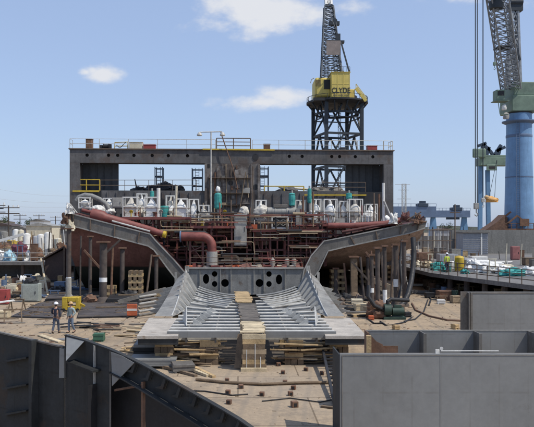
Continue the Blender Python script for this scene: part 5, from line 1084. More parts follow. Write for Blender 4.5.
# ================================================================== people
def skin(name, nodes, edges, mat, parent, sub=2):
    me = bpy.data.meshes.new(name); me.from_pydata([n_[0] for n_ in nodes], edges, []); me.materials.append(mat)
    o = bpy.data.objects.new(name, me); C.objects.link(o); o.parent = parent
    md = o.modifiers.new('skin', 'SKIN'); md.use_smooth_shade = True
    for i, d in enumerate(me.skin_vertices[0].data):
        r_ = nodes[i][1]; d.radius = r_ if isinstance(r_, tuple) else (r_, r_); d.use_root = (i == 0)
    s = o.modifiers.new('sub', 'SUBSURF'); s.levels = sub; s.render_levels = sub
    return o
def person(loc, rz, label, top_m, leg_m, hat, swing, arms):
    r = thing('person', label, 'person', (0, 0, 0))
    # joints (x right, y forward = -y, z up)
    hip = .94; kn = .50; L = {}
    for s, ph in ((-1, swing), (1, -swing)):
        L[s] = [Vector((s * .10, 0, hip - .04)), Vector((s * .105, -.18 * ph - .03, kn)), Vector((s * .11, -.34 * ph + (.10 if ph < 0 else 0.02), .10 + (.05 if ph < 0 else 0))), Vector((s * .12, -.34 * ph - .14 + (.10 if ph < 0 else 0), .045))]
    Am = {s: [Vector((s * .20, 0, 1.43))] + [Vector(v) for v in arms[s]] for s in (-1, 1)}
    nodes = [((0, 0, .96), (.13, .10)), ((0, 0, 1.15), (.125, .095)), ((0, .01, 1.36), (.15, .10)), ((0, .01, 1.50), (.06, .06)), ((0, -.005, 1.56), (.055, .058)), ((0, -.02, 1.65), (.078, .095)), ((0, -.01, 1.75), (.065, .08))]
    edges = [(i, i + 1) for i in range(6)]
    for s in (-1, 1):
        o = len(nodes); nodes += [(L[s][0], .085), (L[s][1], .058), (L[s][2], .04), (L[s][3], .035)]; edges += [(0, o), (o, o + 1), (o + 1, o + 2), (o + 2, o + 3)]
        o = len(nodes); a = Am[s]; d = (a[2] - a[1]).normalized(); palm = a[2] + d * .07
        nodes += [(a[0], .055), (a[1], .042), (a[2], .028), (palm, (.036, .018))]; edges += [(2, o), (o, o + 1), (o + 1, o + 2), (o + 2, o + 3)]
        side = d.cross(Vector((s, 0, 0))).normalized()
        for k, ln in enumerate((.075, .085, .08, .06)):
            f0 = palm + side * (k - 1.5) * .019 + d * .02; f1 = f0 + d * ln * .55 + Vector((-s * .008, 0, 0)); f2 = f1 + d * ln * .4 + Vector((-s * .02, 0, 0)); q = len(nodes)
            nodes += [(f0, .009), (f1, .0085), (f2, .007)]; edges += [(o + 3, q), (q, q + 1), (q + 1, q + 2)]
        t0 = a[2] + d * .035 - side * .03; q = len(nodes); nodes += [(t0, .011), (t0 - side * .02 + d * .035, .009), (t0 - side * .025 + d * .06, .008)]; edges += [(o + 3, q), (q, q + 1), (q + 1, q + 2)]
    body = skin('body', nodes, edges, skin_m, r)
    # face features and ears belong to the head
    fc = MB(); fc.blob((0, -.118, 1.625), .016, .026, .03, 1, .05, 8, 6, False)
    for s in (-1, 1): fc.blob((s * .083, -.01, 1.645), .012, .022, .034, 2, .05, 8, 6, False)
    make('nose_and_ears', fc, skin_m, body)
    make('eye', MB().blob((-.033, -.105, 1.665), .013, .008, .008, 1, 0, 8, 6, False).blob((.033, -.105, 1.665), .013, .008, .008, 1, 0, 8, 6, False), black_m, body)
    make('mouth', MB().blob((0, -.106, 1.58), .026, .008, .006, 1, 0, 8, 6, False), redbox_m, body)
    make('hair', MB().blob((0, .012, 1.66), .088, .10, .095, 3, .05, 14, 10, False), boot_m, r)
    # clothing
    nodes = [((0, 0, .90), (.155, .115)), ((0, 0, 1.10), (.15, .112)), ((0, .01, 1.30), (.175, .12)), ((0, .01, 1.43), (.13, .09)), ((0, .008, 1.485), (.075, .07))]; edges = [(0, 1), (1, 2), (2, 3), (3, 4)]
    for s in (-1, 1):
        a = Am[s]; o = len(nodes); nodes += [(a[0], .075), (a[0].lerp(a[1], .6), .062), (a[1], .058), (a[2] - (a[2] - a[1]) * .05, .043)]; edges += [(3, o), (o, o + 1), (o + 1, o + 2), (o + 2, o + 3)]
    skin('jacket', nodes, edges, top_m, r)
    nodes = [((0, 0, .97), (.14, .105)), ((0, 0, .88), (.145, .11))]; edges = [(0, 1)]
    for s in (-1, 1):
        a = L[s]; o = len(nodes); nodes += [(a[0] + Vector((0, 0, -.08)), .098), (a[0].lerp(a[1], .6), .085), (a[1], .075), (a[1].lerp(a[2], .6), .066), (a[2] + (a[1] - a[2]) * .06, .062)]; edges += [(1, o), (o, o + 1), (o + 1, o + 2), (o + 2, o + 3), (o + 3, o + 4)]
    skin('trousers', nodes, edges, leg_m, r)
    for s in (-1, 1):
        a = L[s]; skin('boot', [(a[2] + Vector((0, .03, .02)), .055), (a[2] + Vector((0, .02, -.045)), .05), (a[3] + Vector((0, .02, 0)), (.05, .04)), (a[3] + Vector((0, -.05, -.005)), .036)], [(0, 1), (1, 2), (2, 3)], boot_m, r)
    make('hard_hat', MB().lathe((0, -.01, 1.70), [(.135, 0), (.138, .012), (.122, .016), (.118, .06), (.095, .105), (.05, .132), (.01, .138)], 18).b(-.08, .08, -.19, -.1, 1.70, 1.713), hat, r)
    make('belt', MB().lathe((0, 0, .95), [(.15, 0), (.15, .04)], 14), boot_m, r)
    r.location = loc; r.rotation_euler.z = rz; return r
g = G(56, 333.5); person(g, R(172), 'man in a dark navy jacket and white hard hat walking away across the yard', navy_m, M('dark_work_trousers', (.06, .075, .11), .85, 0, .35, 9), hat_m, .45, {-1: [(-.27, .07, 1.17), (-.25, .02, .93)], 1: [(.26, -.02, 1.17), (.20, -.24, 1.12)]})
g = G(71, 333); person(g, R(-38), 'man in a pale grey-green shirt and faded jeans beside the man in navy', shirt_m, denim_m, tanhat_m, .22, {-1: [(-.26, .02, 1.17), (-.25, -.06, .92)], 1: [(.30, .08, 1.18), (.19, -.08, 1.00)]})

# ================================================================== quays on both sides
def quay(poly, z, label, th=.35, pts=(), mat=concrete_d):
    r = thing('quay_deck', label, 'quay', (sum(p[0] for p in poly) / len(poly), sum(p[1] for p in poly) / len(poly), 0))
    make('deck_slab', MB().prism(poly, [], z - th, z, lambda x, y, zz: Vector((x, zz, y))), mat, r)
    for (x, y) in pts: make('pile', MB().tube([(x, y, 0), (x, y, z - th)], .25, 10), post_m, r)
    return r
quay([(21.5, 48), (17.6, 64), (17.9, 112), (90, 112), (90, 48)], 2.0, 'raised concrete quay on the right of the hull', pts=[(21.6 - i * .62 + .3, 49 + i * 2.6) for i in range(6)] + [(26, 49), (30, 49)])
quay([(-70, 84), (-22.5, 84), (-22, 130), (-70, 130)], 2.0, 'raised quay on the left of the hull', pts=[(-23 - 3 * i, 84.6) for i in range(9)])
solo('retaining_wall', MB().b(24, 90, 56, 56.4, 0, 1.6), concrete_d, 'dark retaining wall under the right quay', 'wall'); solo('retaining_wall', MB().b(-70, -22, 88, 88.4, 0, 1.6), concrete_d, 'dark retaining wall under the left quay', 'wall')
railing([(21.4, 48.3, 2), (17.75, 64, 2), (18, 80, 2)], 1.1, 1.5, rail_d, 'dark guard rail along the edge of the right quay', rails=3, r=.04)
railing([(-45, 84.2, 2), (-22.8, 84.2, 2), (-22.3, 100, 2)], 1.1, 2.2, rail_m, 'pale guard rail along the edge of the left quay', rails=2, r=.045)
# goods on the right quay
def onq(px, Y): return Vector((XP(px, Y), Y, 2.0))
for i, (px, Y, sx, sz, m_, lab) in enumerate([(438, 68, .9, .9, teal_m, 'teal tarpaulin heap on the right quay nearest the hull'), (446, 66, .5, .7, teal_m, 'small teal tarpaulin heap behind the person in the lime vest'), (474, 66, 1.0, 1.25, white_m, 'white sheeted pile on the quay right of the yellow tank'), (489, 64, 1.2, 1.05, white_m, 'long white sheeted pile in the middle of the right quay'), (503, 63, .9, .8, white_m, 'low white sheeted pile near the right end of the quay'), (513, 60, 1.3, .75, teal_m, 'teal tarpaulin heap at the right end of the quay'), (465, 63, .4, .45, teal_m, 'small teal tarpaulin bag at the foot of the yellow tank'), (528, 60, 1.0, .9, white_m, 'white sheeted pile at the far right edge of the quay'),
        (428, 72, .8, .8, wood_p, 'pale straw-coloured heap near the hull on the right quay'), (418, 74, .9, .7, cream_m, 'cream heap on the quay just behind the hull tip')]):
    heap('quay_heap', 'heap', onq(px, Y), sx * .85, .7, sz * .62, m_, lab, 90 + i, .5)
person(onq(447, 64.5), R(200), 'worker in a lime vest standing at the rail of the right quay', lime_m, navy_m, hat_m, .15, {-1: [(-.27, .02, 1.18), (-.26, -.06, .93)], 1: [(.27, .02, 1.18), (.26, -.06, .93)]})
for i, (px, Y, w, h, m_, lab) in enumerate([(469, 67.5, 1.1, 1.15, blockwall, 'pale grey sheeted pallet on the quay just right of the yellow tank'), (482, 67, 1.5, 1.0, white_m, 'long white sheeted pallet in the middle of the right quay'), (496, 66, 1.3, .85, white_m, 'low white sheeted pallet right of the long white one'), (507, 65, 1.0, .7, cream_m, 'cream sheeted pallet near the right end of the quay'), (453, 69, .8, .8, white_m, 'small white sheeted pallet left of the yellow tank')]):
    q = onq(px, Y); r = thing('sheeted_pallet', lab, 'pallet', q); mb = MB(); nn = 20; vs = []
    for (k_, z_) in ((1, .1), (1.02, .3), (1, .7), (.96, .93), (.8, 1.0), (.3, 1.02)):
        for j in range(nn):
            t = 2 * math.pi * j / nn; cx_, cy_ = math.cos(t), math.sin(t); m2 = 1 / max(abs(cx_), abs(cy_)); v = q + Vector((cx_ * m2 * w / 2 * k_, cy_ * m2 * .5 * k_, z_ * h)); n_ = mnoise.noise(v * 3) * .06; vs.append(v + Vector((n_, 0, n_)))
    mb.add(vs, [(a * nn + j, a * nn + (j + 1) % nn, (a + 1) * nn + (j + 1) % nn, (a + 1) * nn + j) for a in range(5) for j in range(nn)] + [tuple(100 + j for j in range(nn))]); make('sheet', mb, m_, r)
    make('pallet_base', MB().b(q.x - w / 2, q.x + w / 2, q.y - .5, q.y + .5, q.z, q.z + .1), wood_d, r)
r = thing('yellow_tank', 'yellow upright tank with a ladder on the right quay', 'tank', onq(459, 67)); q = onq(459, 67)
make('shell', MB().lathe(q, [(.45, 0), (.46, .05), (.46, 1.25), (.35, 1.4), (.1, 1.45)], 16), yellow_m, r); make('ladder', MB().bar(q + Vector((-.5, -.2, 0)), q + Vector((-.5, -.2, 1.5)), .05).bar(q + Vector((-.75, -.2, 0)), q + Vector((-.75, -.2, 1.5)), .05), cream_m, r)
cabinet(447, 0, 1.9, 1.35, 74, blockwall, 'pale grey cabinet on the quay behind the teal heaps', z=2.0); cabinet(478, 0, 1.6, 1.2, 72, white_paint, 'white cabinet on the right quay behind the white piles', z=2.0)
cabinet(423, 0, 1.5, 1.3, 80, brown_m, 'rusty cabinet on the quay behind the hull tip', z=2.0); cabinet(515, 0, 1.0, 1.75, 90, M('dull_red_paint', (.30, .12, .11), .6, 0, .2, 2), 'dull red cabinet in front of the concrete wall at the right', z=2.0)
# scaffolding between hull tip and wall on the right
rr = random.Random(11)
r = thing('staging_scaffold', 'thin tube scaffold on the quay behind the right hull tip', 'scaffold', onq(432, 84))
for px in range(418, 452, 5):
    make('standard', MB().tube([onq(px, 84), onq(px, 84) + Vector((0, 0, 4.2 + rr.uniform(-.5, .6)))], .06, 6), rail_d if px % 2 else rail_m, r)
for z in (1.2, 2.6, 3.9): make('ledger', MB().tube([onq(417, 84) + Vector((0, -.1, z)), onq(452, 84) + Vector((0, -.1, z))], .05, 6), rail_d, r)
# scrap and goods below the right quay
for i, (px, py, w, h, m_, lab) in enumerate([(447, 300, 1.6, .8, brown_m, 'rusty brown scrap skip on the ground below the right quay'), (436, 296, .9, .7, black_m, 'black crate below the quay left of the scrap skip'), (456, 303, .8, .6, M_tan, 'tan crate below the quay beside the grey block'), (428, 287, 1.0, .8, wood_d, 'brown crate below the quay near the hull tip'), (441, 304, .6, .35, white_paint, 'small white crate on the ground in front of the scrap skip'), (421, 281, .9, .7, black_m, 'far black crate below the right hull tip')]):
    crate(G(px, py), w, w * .7, h, m_, lab, rot=rr.uniform(-.3, .3), name='scrap_crate' if i != 0 else 'scrap_skip', cat='crate' if i else 'skip')
for i in range(5): drum(G(433 + i * 5.5, 292 + i * 2.2), [brown_m, black_m, blue_far, brown_m, green_d][i], ['rusty drum below the quay, first from the hull tip', 'black drum below the quay between rusty ones', 'blue drum below the right quay', 'rusty drum below the quay right of the blue drum', 'green drum below the quay nearest the grey block'][i])
for i in range(7): heap('scrap_heap', 'scrap', G(424 + i * 6, 284 + i * 2.4), rr.uniform(.5, .9), .6, rr.uniform(.35, .7), [brown_m, black_m, wood_d][i % 3], 'low %s scrap heap under the edge of the right quay' % ['rusty', 'black', 'brown'][i % 3], 120 + i, .7, 'scrap heaps under the right quay')
# walls and sheds behind right quay
w_ = solo('concrete_wall', MB().b(XP(452, 112), XP(600, 112), 112, 113, 0, ZP(230, 112)), concrete, 'long grey concrete wall behind the right quay', 'wall')
solo('concrete_wall', MB().b(XP(424, 120), XP(456, 120), 120, 121, 0, ZP(236, 120)), concrete_d, 'lower dark concrete wall left of the long grey wall', 'wall')
r = thing('clad_shed', 'pale ribbed grey shed in front of the concrete wall', 'shed', onq(472, 108)); ks = K(108)
mb = MB().b(XP(463, 108), XP(488, 108), 108, 111.5, 2, ZP(233, 108)); make('wall', mb, blockwall, r)
rb = MB()
for i in range(11): rb.b(XP(463, 108), XP(488, 108), 107.93, 107.999, 2.2 + i * .3, 2.28 + i * .3)
make('cladding_rib', rb, blockwall, r); make('roof', MB().b(XP(462, 108), XP(489, 108), 107.7, 111.7, ZP(233, 108) + .002, ZP(232, 108)), grey_mid, r); make('corner_trim', MB().b(XP(480.5, 108), XP(482, 108), 107.88, 107.925, 2, ZP(233, 108)), white_paint, r)
solo('dark_ramp', MB().prism([(XP(484, 116), 5.6), (XP(505, 116), 5.6), (XP(505, 116), 8.3), (XP(498, 116), 7.2)], [], 116, 119), brown_m, 'dark brown wedge-shaped ramp on the wall beside the blue crane column', 'ramp')
for i, (px, m_, lab) in enumerate([(434, cream_m, 'cream post'), (440, rail_m, 'pale post'), (450, rail_d, 'dark post'), (455, rail_d, 'tall dark post with a cross bar')]):
    q = Vector((XP(px, 100), 100, 2)); h = (7.5 if i == 3 else 3.6); mb = MB().tube([q, q + Vector((0, 0, h))], .09, 8)
    if i == 3: mb.bar(q + Vector((-.7, 0, h - 1.2)), q + Vector((.7, 0, h - 1.2)), .12)
    solo('yard_post', mb, m_, lab + ' on the right quay by the dark wall', 'post')
for i in range(4): crate(Vector((XP(440 + i * 6, 119.5), 119.5, ZP(236, 120))) if False else onq(433 + i * 7, 96 - i * 3), 1.3, 1.0, 1.2 + .3 * (i % 2), [wood_d, grey_mid, brown_m, concrete][i], ['brown crate at the foot of the dark wall on the right', 'grey crate at the foot of the dark wall on the right', 'rusty crate left of the ribbed shed', 'pale concrete block in front of the ribbed shed'][i], rot=.1 * i)

# ================================================================== yellow crane on lattice tower
CYT = 112.0; kc = K(CYT)
cr = thing('tower_crane', 'yellow slewing crane on a dark lattice tower behind the portal block', 'crane', (XP(337, CYT), CYT, 0))
zc = ZP(103, CYT); cx = XP(337, CYT); hw = 2.95; rot = R(14)
def tc_(sx, sy, z, hw_=hw): return Vector((cx + (sx * math.cos(rot) - sy * math.sin(rot)) * hw_, CYT + (sx * math.sin(rot) + sy * math.cos(rot)) * hw_, z))
cor = [(-1, -1), (1, -1), (1, 1), (-1, 1)]
for sx, sy in cor: make('leg', MB().bar(tc_(sx, sy, 0), tc_(sx, sy, zc), .55), tower_m, cr)
nb = 5
for (i, j) in ((0, 1), (1, 2), (2, 3), (3, 0)):
    mb = MB()
    for k in range(nb):
        z0, z1 = zc * k / nb, zc * (k + 1) / nb; a0, a1 = tc_(*cor[i], z0), tc_(*cor[i], z1); b0, b1 = tc_(*cor[j], z0), tc_(*cor[j], z1); mid = (a1 + b1) / 2
        mb.bar(a1, b1, .32); mb.bar(a0, mid, .24); mb.bar(b0, mid, .24); mb.bar((a0 + a1) / 2, (b0 + b1) / 2, .16)
    make('bracing', mb, tower_m, cr)
make('ladder', lattice(MB(), [tc_(-.3, -.9, 0), tc_(-.15, -.9, 0)], [tc_(-.3, -.9, zc), tc_(-.15, -.9, zc)], 50, .08, .05, ((0, 1),), False), tower_m, cr)
ctr = Vector((cx, CYT, 0))
make('ring_platform', MB().lathe(ctr + Vector((0, 0, zc)), [(4.0, -.6), (4.9, -.2), (4.9, .05), (4.0, .1), (3.2, .15), (3.2, .9), (2.6, .95)], 28), black_m, cr)
rg = MB()
for i in range(14):
    t0 = 2 * math.pi * i / 14; d0 = Vector((math.cos(t0), math.sin(t0), 0)); rg.bar(ctr + d0 * 4.7 + Vector((0, 0, zc - .25)), ctr + d0 * 3.3 + Vector((0, 0, zc - 1.9)), .2); t1 = 2 * math.pi * (i + 1) / 14; rg.bar(ctr + d0 * 3.4 + Vector((0, 0, zc - 1.85)), ctr + Vector((math.cos(t1), math.sin(t1), 0)) * 3.4 + Vector((0, 0, zc - 1.85)), .3)
make('ring_bracing', rg, tower_m, cr)
rl = MB()
for i in range(28):
    t0, t1 = 2 * math.pi * i / 28, 2 * math.pi * (i + 1) / 28; a = ctr + Vector((4.8 * math.cos(t0), 4.8 * math.sin(t0), zc)); b = ctr + Vector((4.8 * math.cos(t1), 4.8 * math.sin(t1), zc))
    rl.bar(a, a + Vector((0, 0, .75)), .06); rl.bar(a + Vector((0, 0, .75)), b + Vector((0, 0, .75)), .06)
make('platform_rail', rl, tower_m, cr)
YC = 107.5; zf = ZP(97, YC)
house = make('machinery_house', MB().b(XP(331.5, YC), XP(350, YC), YC, YC + 6, zf, ZP(72.5, YC)), crane_yellow, cr, bevel=.08)
make('side_house', MB().b(XP(315, YC + 1.5), XP(331.3, YC + 1.5), YC + 1.6, YC + 6, zf + .3, ZP(77, YC + 1.5)), crane_yellow, cr, bevel=.35)
make('side_window', MB().b(XP(324, YC + 1.5), XP(330.5, YC + 1.5), YC + 1.52, YC + 1.59, ZP(89, YC + 1.5), ZP(79.5, YC + 1.5)), black_m, cr)
make('house_roof', MB().b(XP(331, YC), XP(350.5, YC), YC - .1, YC + 6.1, ZP(72.5, YC) + .001, ZP(71.8, YC)), crane_yellow, cr)
lv = MB()
for i in range(6): lv.b(XP(316.5, YC), XP(322, YC), YC + 1.57, YC + 1.598, ZP(86 - i * 1.1, YC + 1.5), ZP(85.5 - i * 1.1, YC + 1.5))
make('louvre', lv, rail_d, cr)
hb = MB()
for px in (331.8, 337.5, 343.5, 349.6): hb.b(XP(px, YC) - .03, XP(px, YC) + .03, YC - .035, YC - .001, zf, ZP(72.8, YC))
hb.b(XP(331.6, YC), XP(350, YC), YC - .03, YC - .002, ZP(84, YC), ZP(83.7, YC)); make('panel_joint', hb, crane_yellow, cr)
rt = MB()
for i in range(7): x = XP(331.5, YC) + (XP(350, YC) - XP(331.5, YC)) * i / 6; rt.bar((x, YC + .1, ZP(71.8, YC)), (x, YC + .1, ZP(71.8, YC) + .8), .06)
rt.bar((XP(331.5, YC), YC + .1, ZP(71.8, YC) + .8), (XP(350, YC), YC + .1, ZP(71.8, YC) + .8), .06); make('roof_rail', rt, tower_m, cr)
make('roof_vent', MB().b(XP(335, YC), XP(339, YC), YC + 2, YC + 3, ZP(71.8, YC) + .002, ZP(69.8, YC)).tube([(XP(345, YC), YC + 2, ZP(71.8, YC)), (XP(345, YC), YC + 2, ZP(68, YC))], .15, 8), tower_m, cr)
make('base_plate', MB().b(XP(314, YC), XP(352, YC), YC + .3, YC + 7, zf - .45, zf - .001), black_m, cr)
fc_ = bpy.data.curves.new('lettering', 'FONT'); fc_.body = 'CLYDE'; fc_.size = 1.1; fc_.align_x = 'CENTER'; fc_.extrude = .02; fc_.offset = .012
fo_ = bpy.data.objects.new('lettering_curve', fc_); C.objects.link(fo_); bpy.context.view_layer.update()
me = bpy.data.meshes.new_from_object(fo_.evaluated_get(bpy.context.evaluated_depsgraph_get())); bpy.data.objects.remove(fo_)
me.name = 'lettering'; me.materials.clear(); me.materials.append(black_m); o = bpy.data.objects.new('lettering', me); C.objects.link(o); o.parent = house
o.location = Vector((XP(341, YC), YC - .03, ZP(92.6, YC))) - wloc(house); o.rotation_euler = (R(90), 0, 0); o.scale = (.86, 1, 1)
make('lettering_line', MB().b(XP(333, YC), XP(349, YC), YC - .03, YC + .01, ZP(95.2, YC), ZP(94.6, YC)), rail_d, house)
ys = MB().b(XP(350.2, YC), XP(356, YC), YC + 1, YC + 3, zf, zf + 1.4)
make('service_box', ys, crane_yellow, cr, bevel=.06)
make('access_stair', MB().bar(P(356, 88, YC + 1), P(366, 101, YC + 1), .25, .5).bar(P(356, 84, YC + 1), P(366, 97, YC + 1), .1).bar(P(366, 97, YC + 1), P(366, 101, YC + 1), .1).bar(P(356, 84, YC + 1), P(356, 90, YC + 1), .1), crane_yellow, cr)
# boom
bA = P(331.5, 79, 109.5); bB = P(327.5, -22, 126)
def bsec(c, w, d): return [c + Vector(v) for v in ((-w, -d, 0), (w, -d, 0), (w, d, 0), (-w, d, 0))]
m1 = bA.lerp(bB, .68)
make('boom', lattice(lattice(MB(), bsec(bA, 1.65, .9), bsec(m1, .75, .7), 16, .2, .1), bsec(m1, .75, .7), bsec(m1.lerp(bB, .06), .5, .5), 1, .2, .1), M('dark_lattice_steel', (.075, .085, .095), .6, 0, .3, 1), cr)
make('boom_tip', lattice(MB(), bsec(m1.lerp(bB, .06), .48, .4), bsec(bB, .4, .4), 6, .34, .16).b(m1.x - .4, m1.x + .5, m1.y + .6, m1.y + .9, m1.z + .9, m1.z + 3.2), white_paint, cr)
q = P(333, 48, 111); make('boom_plate', MB().b(q.x - 1.05, q.x + 1.2, q.y - .15, q.y, q.z - 1.1, q.z + 1.15), M('grey_brown_plate', (.24, .20, .18), .7, 0, .2, 1), cr)
q = P(339, 42, 112); make('boom_walkway', MB().b(q.x - .9, q.x + .8, q.y - .5, q.y + .6, q.z - .2, q.z + .15).b(q.x - .5, q.x + .2, q.y - .2, q.y + .2, q.z + .15, q.z + 1.3), tower_m, cr)
q = P(334.5, 23.5, 116); make('boom_sheave', MB().b(q.x - .9, q.x + .8, q.y - .4, q.y + .4, q.z - .3, q.z + .3).tube([q + Vector((0, -.2, .4)), q + Vector((0, .2, .4))], .45, 14), tower_m, cr)
make('back_stay', MB().bar(P(341, 42, 111), P(349.5, 73, 110), .22).bar(P(336, 22, 114), P(342, 74, 111), .12).bar(P(330, 15, 116), P(341, 42, 112), .1), tower_m, cr)
make('wind_vane', MB().tube([P(314, 78, 110), P(311.5, 79.5, 110), P(310.5, 83, 110)], .07, 6), rail_m, cr)

# ================================================================== blue column crane on the right
YR = 142.0; bc = thing('pedestal_crane', 'tall blue column crane with a green house and lattice boom at the right edge', 'crane', (XP(519, YR), YR, 0)); bx = XP(519, YR); b0 = Vector((bx, YR, 0)); zh = ZP(113, YR)
make('column', MB().lathe(b0, [(3.0, 0), (2.85, ZP(228, YR)), (2.65, ZP(180, YR)), (2.5, ZP(150, YR)), (2.45, zh)], 32), blue_m, bc)
make('column_band', MB().lathe(b0 + Vector((0, 0, ZP(138, YR))), [(2.5, 0), (2.54, .1), (2.54, .5), (2.5, .6)], 32).lathe(b0 + Vector((0, 0, ZP(178, YR))), [(2.67, 0), (2.68, .25)], 32), blue_far, bc)
make('collar_deck', MB().lathe(b0 + Vector((0, 0, zh - 2.0)), [(2.3, -.4), (3.1, 0), (3.3, .1), (3.3, .3), (2.3, .35)], 24), blue_far, bc)
make('slew_house', MB().b(bx - 2.4, bx + 3.2, YR - 2.6, YR + 4, zh, zh + 3.2).b(bx - 1.9, bx + 2.8, YR - 2.2, YR + 3.5, zh + 3.2, zh + 5.9), green_m, bc, bevel=.15)
make('house_shadow_gap', MB().lathe(b0 + Vector((0, 0, zh - .25)), [(2.5, 0), (2.5, .25)], 24), black_m, bc)
lad = MB()
for d in (-.35, .35): lad.bar((bx - 1.2 + d, YR - 2.75, 4), (bx - 1.2 + d, YR - 2.45, zh - 2), .08)
for i in range(52): lad.bar((bx - 1.55, YR - 2.74 + .3 * i / 52, 4.3 + (zh - 6.5) * i / 52), (bx - .85, YR - 2.74 + .3 * i / 52, 4.3 + (zh - 6.5) * i / 52), .05)
make('ladder', lad, blue_far, bc)
q = P(499.3, 101, YR - 2); cabn = make('operator_cab', MB().b(q.x - .9, q.x + .8, q.y - 1, q.y + 1.2, q.z, q.z + 2.1), green_m, bc, bevel=.08); make('cab_window', MB().b(q.x - .7, q.x + .6, q.y - 1.04, q.y - 1.0, q.z + .9, q.z + 1.8), black_m, cabn)
make('cab_stage', MB().b(q.x - 1.2, q.x + 1.6, q.y - 1.1, q.y + 1.4, q.z - .15, q.z).bar(q + Vector((-.6, -.9, -.1)), q + Vector((-.2, -.9, -2.8)), .12).bar(q + Vector((-.2, -.9, -2.8)), q + Vector((1.5, -.9, -2.8)), .12), green_m, bc)
heap_ = MB().blob(P(504, 110, YR - 2.5), .5, .4, .8, 4, .3); make('motor_cover', heap_, white_paint, bc); make('motor_cover', MB().blob(P(506, 119, YR - 2.5), .6, .5, .9, 5, .3), grey_light, bc)
b1 = P(511, 90, YR - 1.5); b2 = P(494, -25, YR - 16)
make('boom', lattice(MB(), bsec(b1, 1.5, 1.3), bsec(b2, 1.55, 1.3), 20, .26, .13), lattice_m, bc)
make('boom_cross_deck', MB().b(P(497, 47, YR - 7).x - .2, P(510, 47, YR - 7).x, YR - 8.5, YR - 5.5, ZP(48.5, YR - 7), ZP(47, YR - 7)), tower_m, bc)
make('boom_sheave', MB().lathe(P(496, 6, YR - 13), [(1.2, -.5), (1.3, 0), (1.3, .8), (.8, 1.2)], 12), tower_m, bc)
a1, a2 = P(509, 88, YR + 1), P(512.5, 8, YR + 2); a3, a4 = P(521, 88, YR + 1), P(518, 8, YR + 2)
make('a_frame', lattice(MB(), [a1, a3, a3 + Vector((0, 2, 0)), a1 + Vector((0, 2, 0))], [a2, a4, a4 + Vector((0, 1, 0)), a2 + Vector((0, 1, 0))], 6, .42, .2), lattice_m, bc)
make('a_frame_head', MB().b(a2.x - .8, a4.x + .9, a2.y - .4, a2.y + 1.2, a2.z - .6, a2.z + .9).tube([a2 + Vector((-.5, 0, 1.2)), a2 + Vector((2.0, 0, 1.2))], .7, 14), tower_m, bc)
make('a_frame_brace', MB().bar(P(508, 20, YR + 1), P(520, 60, YR + 1), .35).bar(P(513, 50, YR), P(516, 88, YR), .4).bar(P(505, 60, YR), P(510, 90, YR), .25), tower_m, bc)
make('base_machinery', MB().b(bx - 5.0, bx - 2.95, YR - 2, YR + 2, 0, ZP(226, YR)).b(bx - 4, bx - 2.9, YR - 1.5, YR + 1, ZP(226, YR), ZP(217, YR)).bar((bx - 5.8, YR - 1, ZP(227, YR)), (bx - 2.6, YR - 2.5, ZP(212, YR)), .35), brown_m, bc)
bm_ = MB()
for i in range(9):
    x = bx - 5 + i * 1.1; bm_.bar((x, YR - 3.2, ZP(229, YR)), (x, YR - 3.2, ZP(223.5, YR)), .12)
for py in (226, 223.5): bm_.bar((bx - 5.2, YR - 3.2, ZP(py, YR)), (bx + 4, YR - 3.2, ZP(py, YR)), .1)
bm_.b(bx - 5.2, bx + 4, YR - 3.3, YR - 2.9, 0, ZP(228.6, YR)).bar((bx - 3.6, YR - 3.1, ZP(224, YR)), (bx - 1.6, YR - 3.1, ZP(216, YR)), .3).bar((bx - 1.6, YR - 3.1, ZP(216, YR)), (bx + .5, YR - 3.1, ZP(224, YR)), .25).b(bx - 1.2, bx + .6, YR - 3.6, YR - 3.31, ZP(226, YR), ZP(219, YR))
make('base_staging', bm_, brown_m, bc)
# hoist ropes and hook blocks
def hoist(px, py, Y, top, label, blockm=grey_light, s=1.0, r_=.08, n=2):
    r = thing('hoist_rope', label, 'hoist', P(px, py, Y))
    for i in range(n): d = (i - (n - 1) / 2) * .35; make('rope', MB().tube([P(px, py, Y) + Vector((d, 0, 0)), P(px, top, Y) + Vector((d, 0, 0))], r_, 6), tower_m, r)
    q = P(px, py, Y); make('hook_block', MB().b(q.x - .45 * s, q.x + .45 * s, q.y - .25 * s, q.y + .25 * s, q.z - 1.1 * s, q.z), blockm, r, bevel=.08)
    make('hook', MB().tube([q + Vector(v) * s for v in ((0, 0, -1.1), (0, 0, -1.7), (.3, 0, -2.0), (.1, 0, -2.4), (-.3, 0, -2.1))], .1 * s, 8), blockm, r)
hoist(476.3, 203, 126, -25, 'pair of long hoist ropes hanging from above with a pale block, left one'); hoist(483, 198, 126, -25, 'long single hoist rope ending near the orange load, right one', rail_m, .7, .09, 1)
hoist(494.5, 62, 130, -25, 'short hoist rope with a small hook high beside the green operator cab', green_m, .6, .06, 1)
for px in (475.5, 478.5): pass
# second crane farther back
Y2 = 220.0; c2 = thing('hammerhead_crane', 'green crane head on blue legs behind the hoist ropes', 'crane', (XP(484, Y2), Y2, 0)); k2 = K(Y2)
make('head_beam', MB().b(XP(478, Y2), XP(507, Y2), Y2 - 2, Y2 + 2, ZP(166, Y2), ZP(158, Y2)).b(XP(482, Y2), XP(507, Y2), Y2 - 1.6, Y2 + 1.6, ZP(158, Y2) + .002, ZP(155.5, Y2)), green_m, c2, bevel=.1)
make('counterweight', MB().b(XP(470, Y2), XP(483, Y2), Y2 - 3, Y2 - 2.05, ZP(158.5, Y2), ZP(149.5, Y2)), green_m, c2, bevel=.3)
tm = MB()
for (a, b) in (((481, 158), (483, 144)), ((483, 144), (489, 150)), ((478, 146), (486, 143)), ((489, 150), (494, 156)), ((486, 157), (489, 147)), ((494, 156), (501, 145)), ((498, 156), (500, 148)), ((496, 151), (505, 147))): tm.bar(P(*a, Y2), P(*b, Y2), .9, .9)
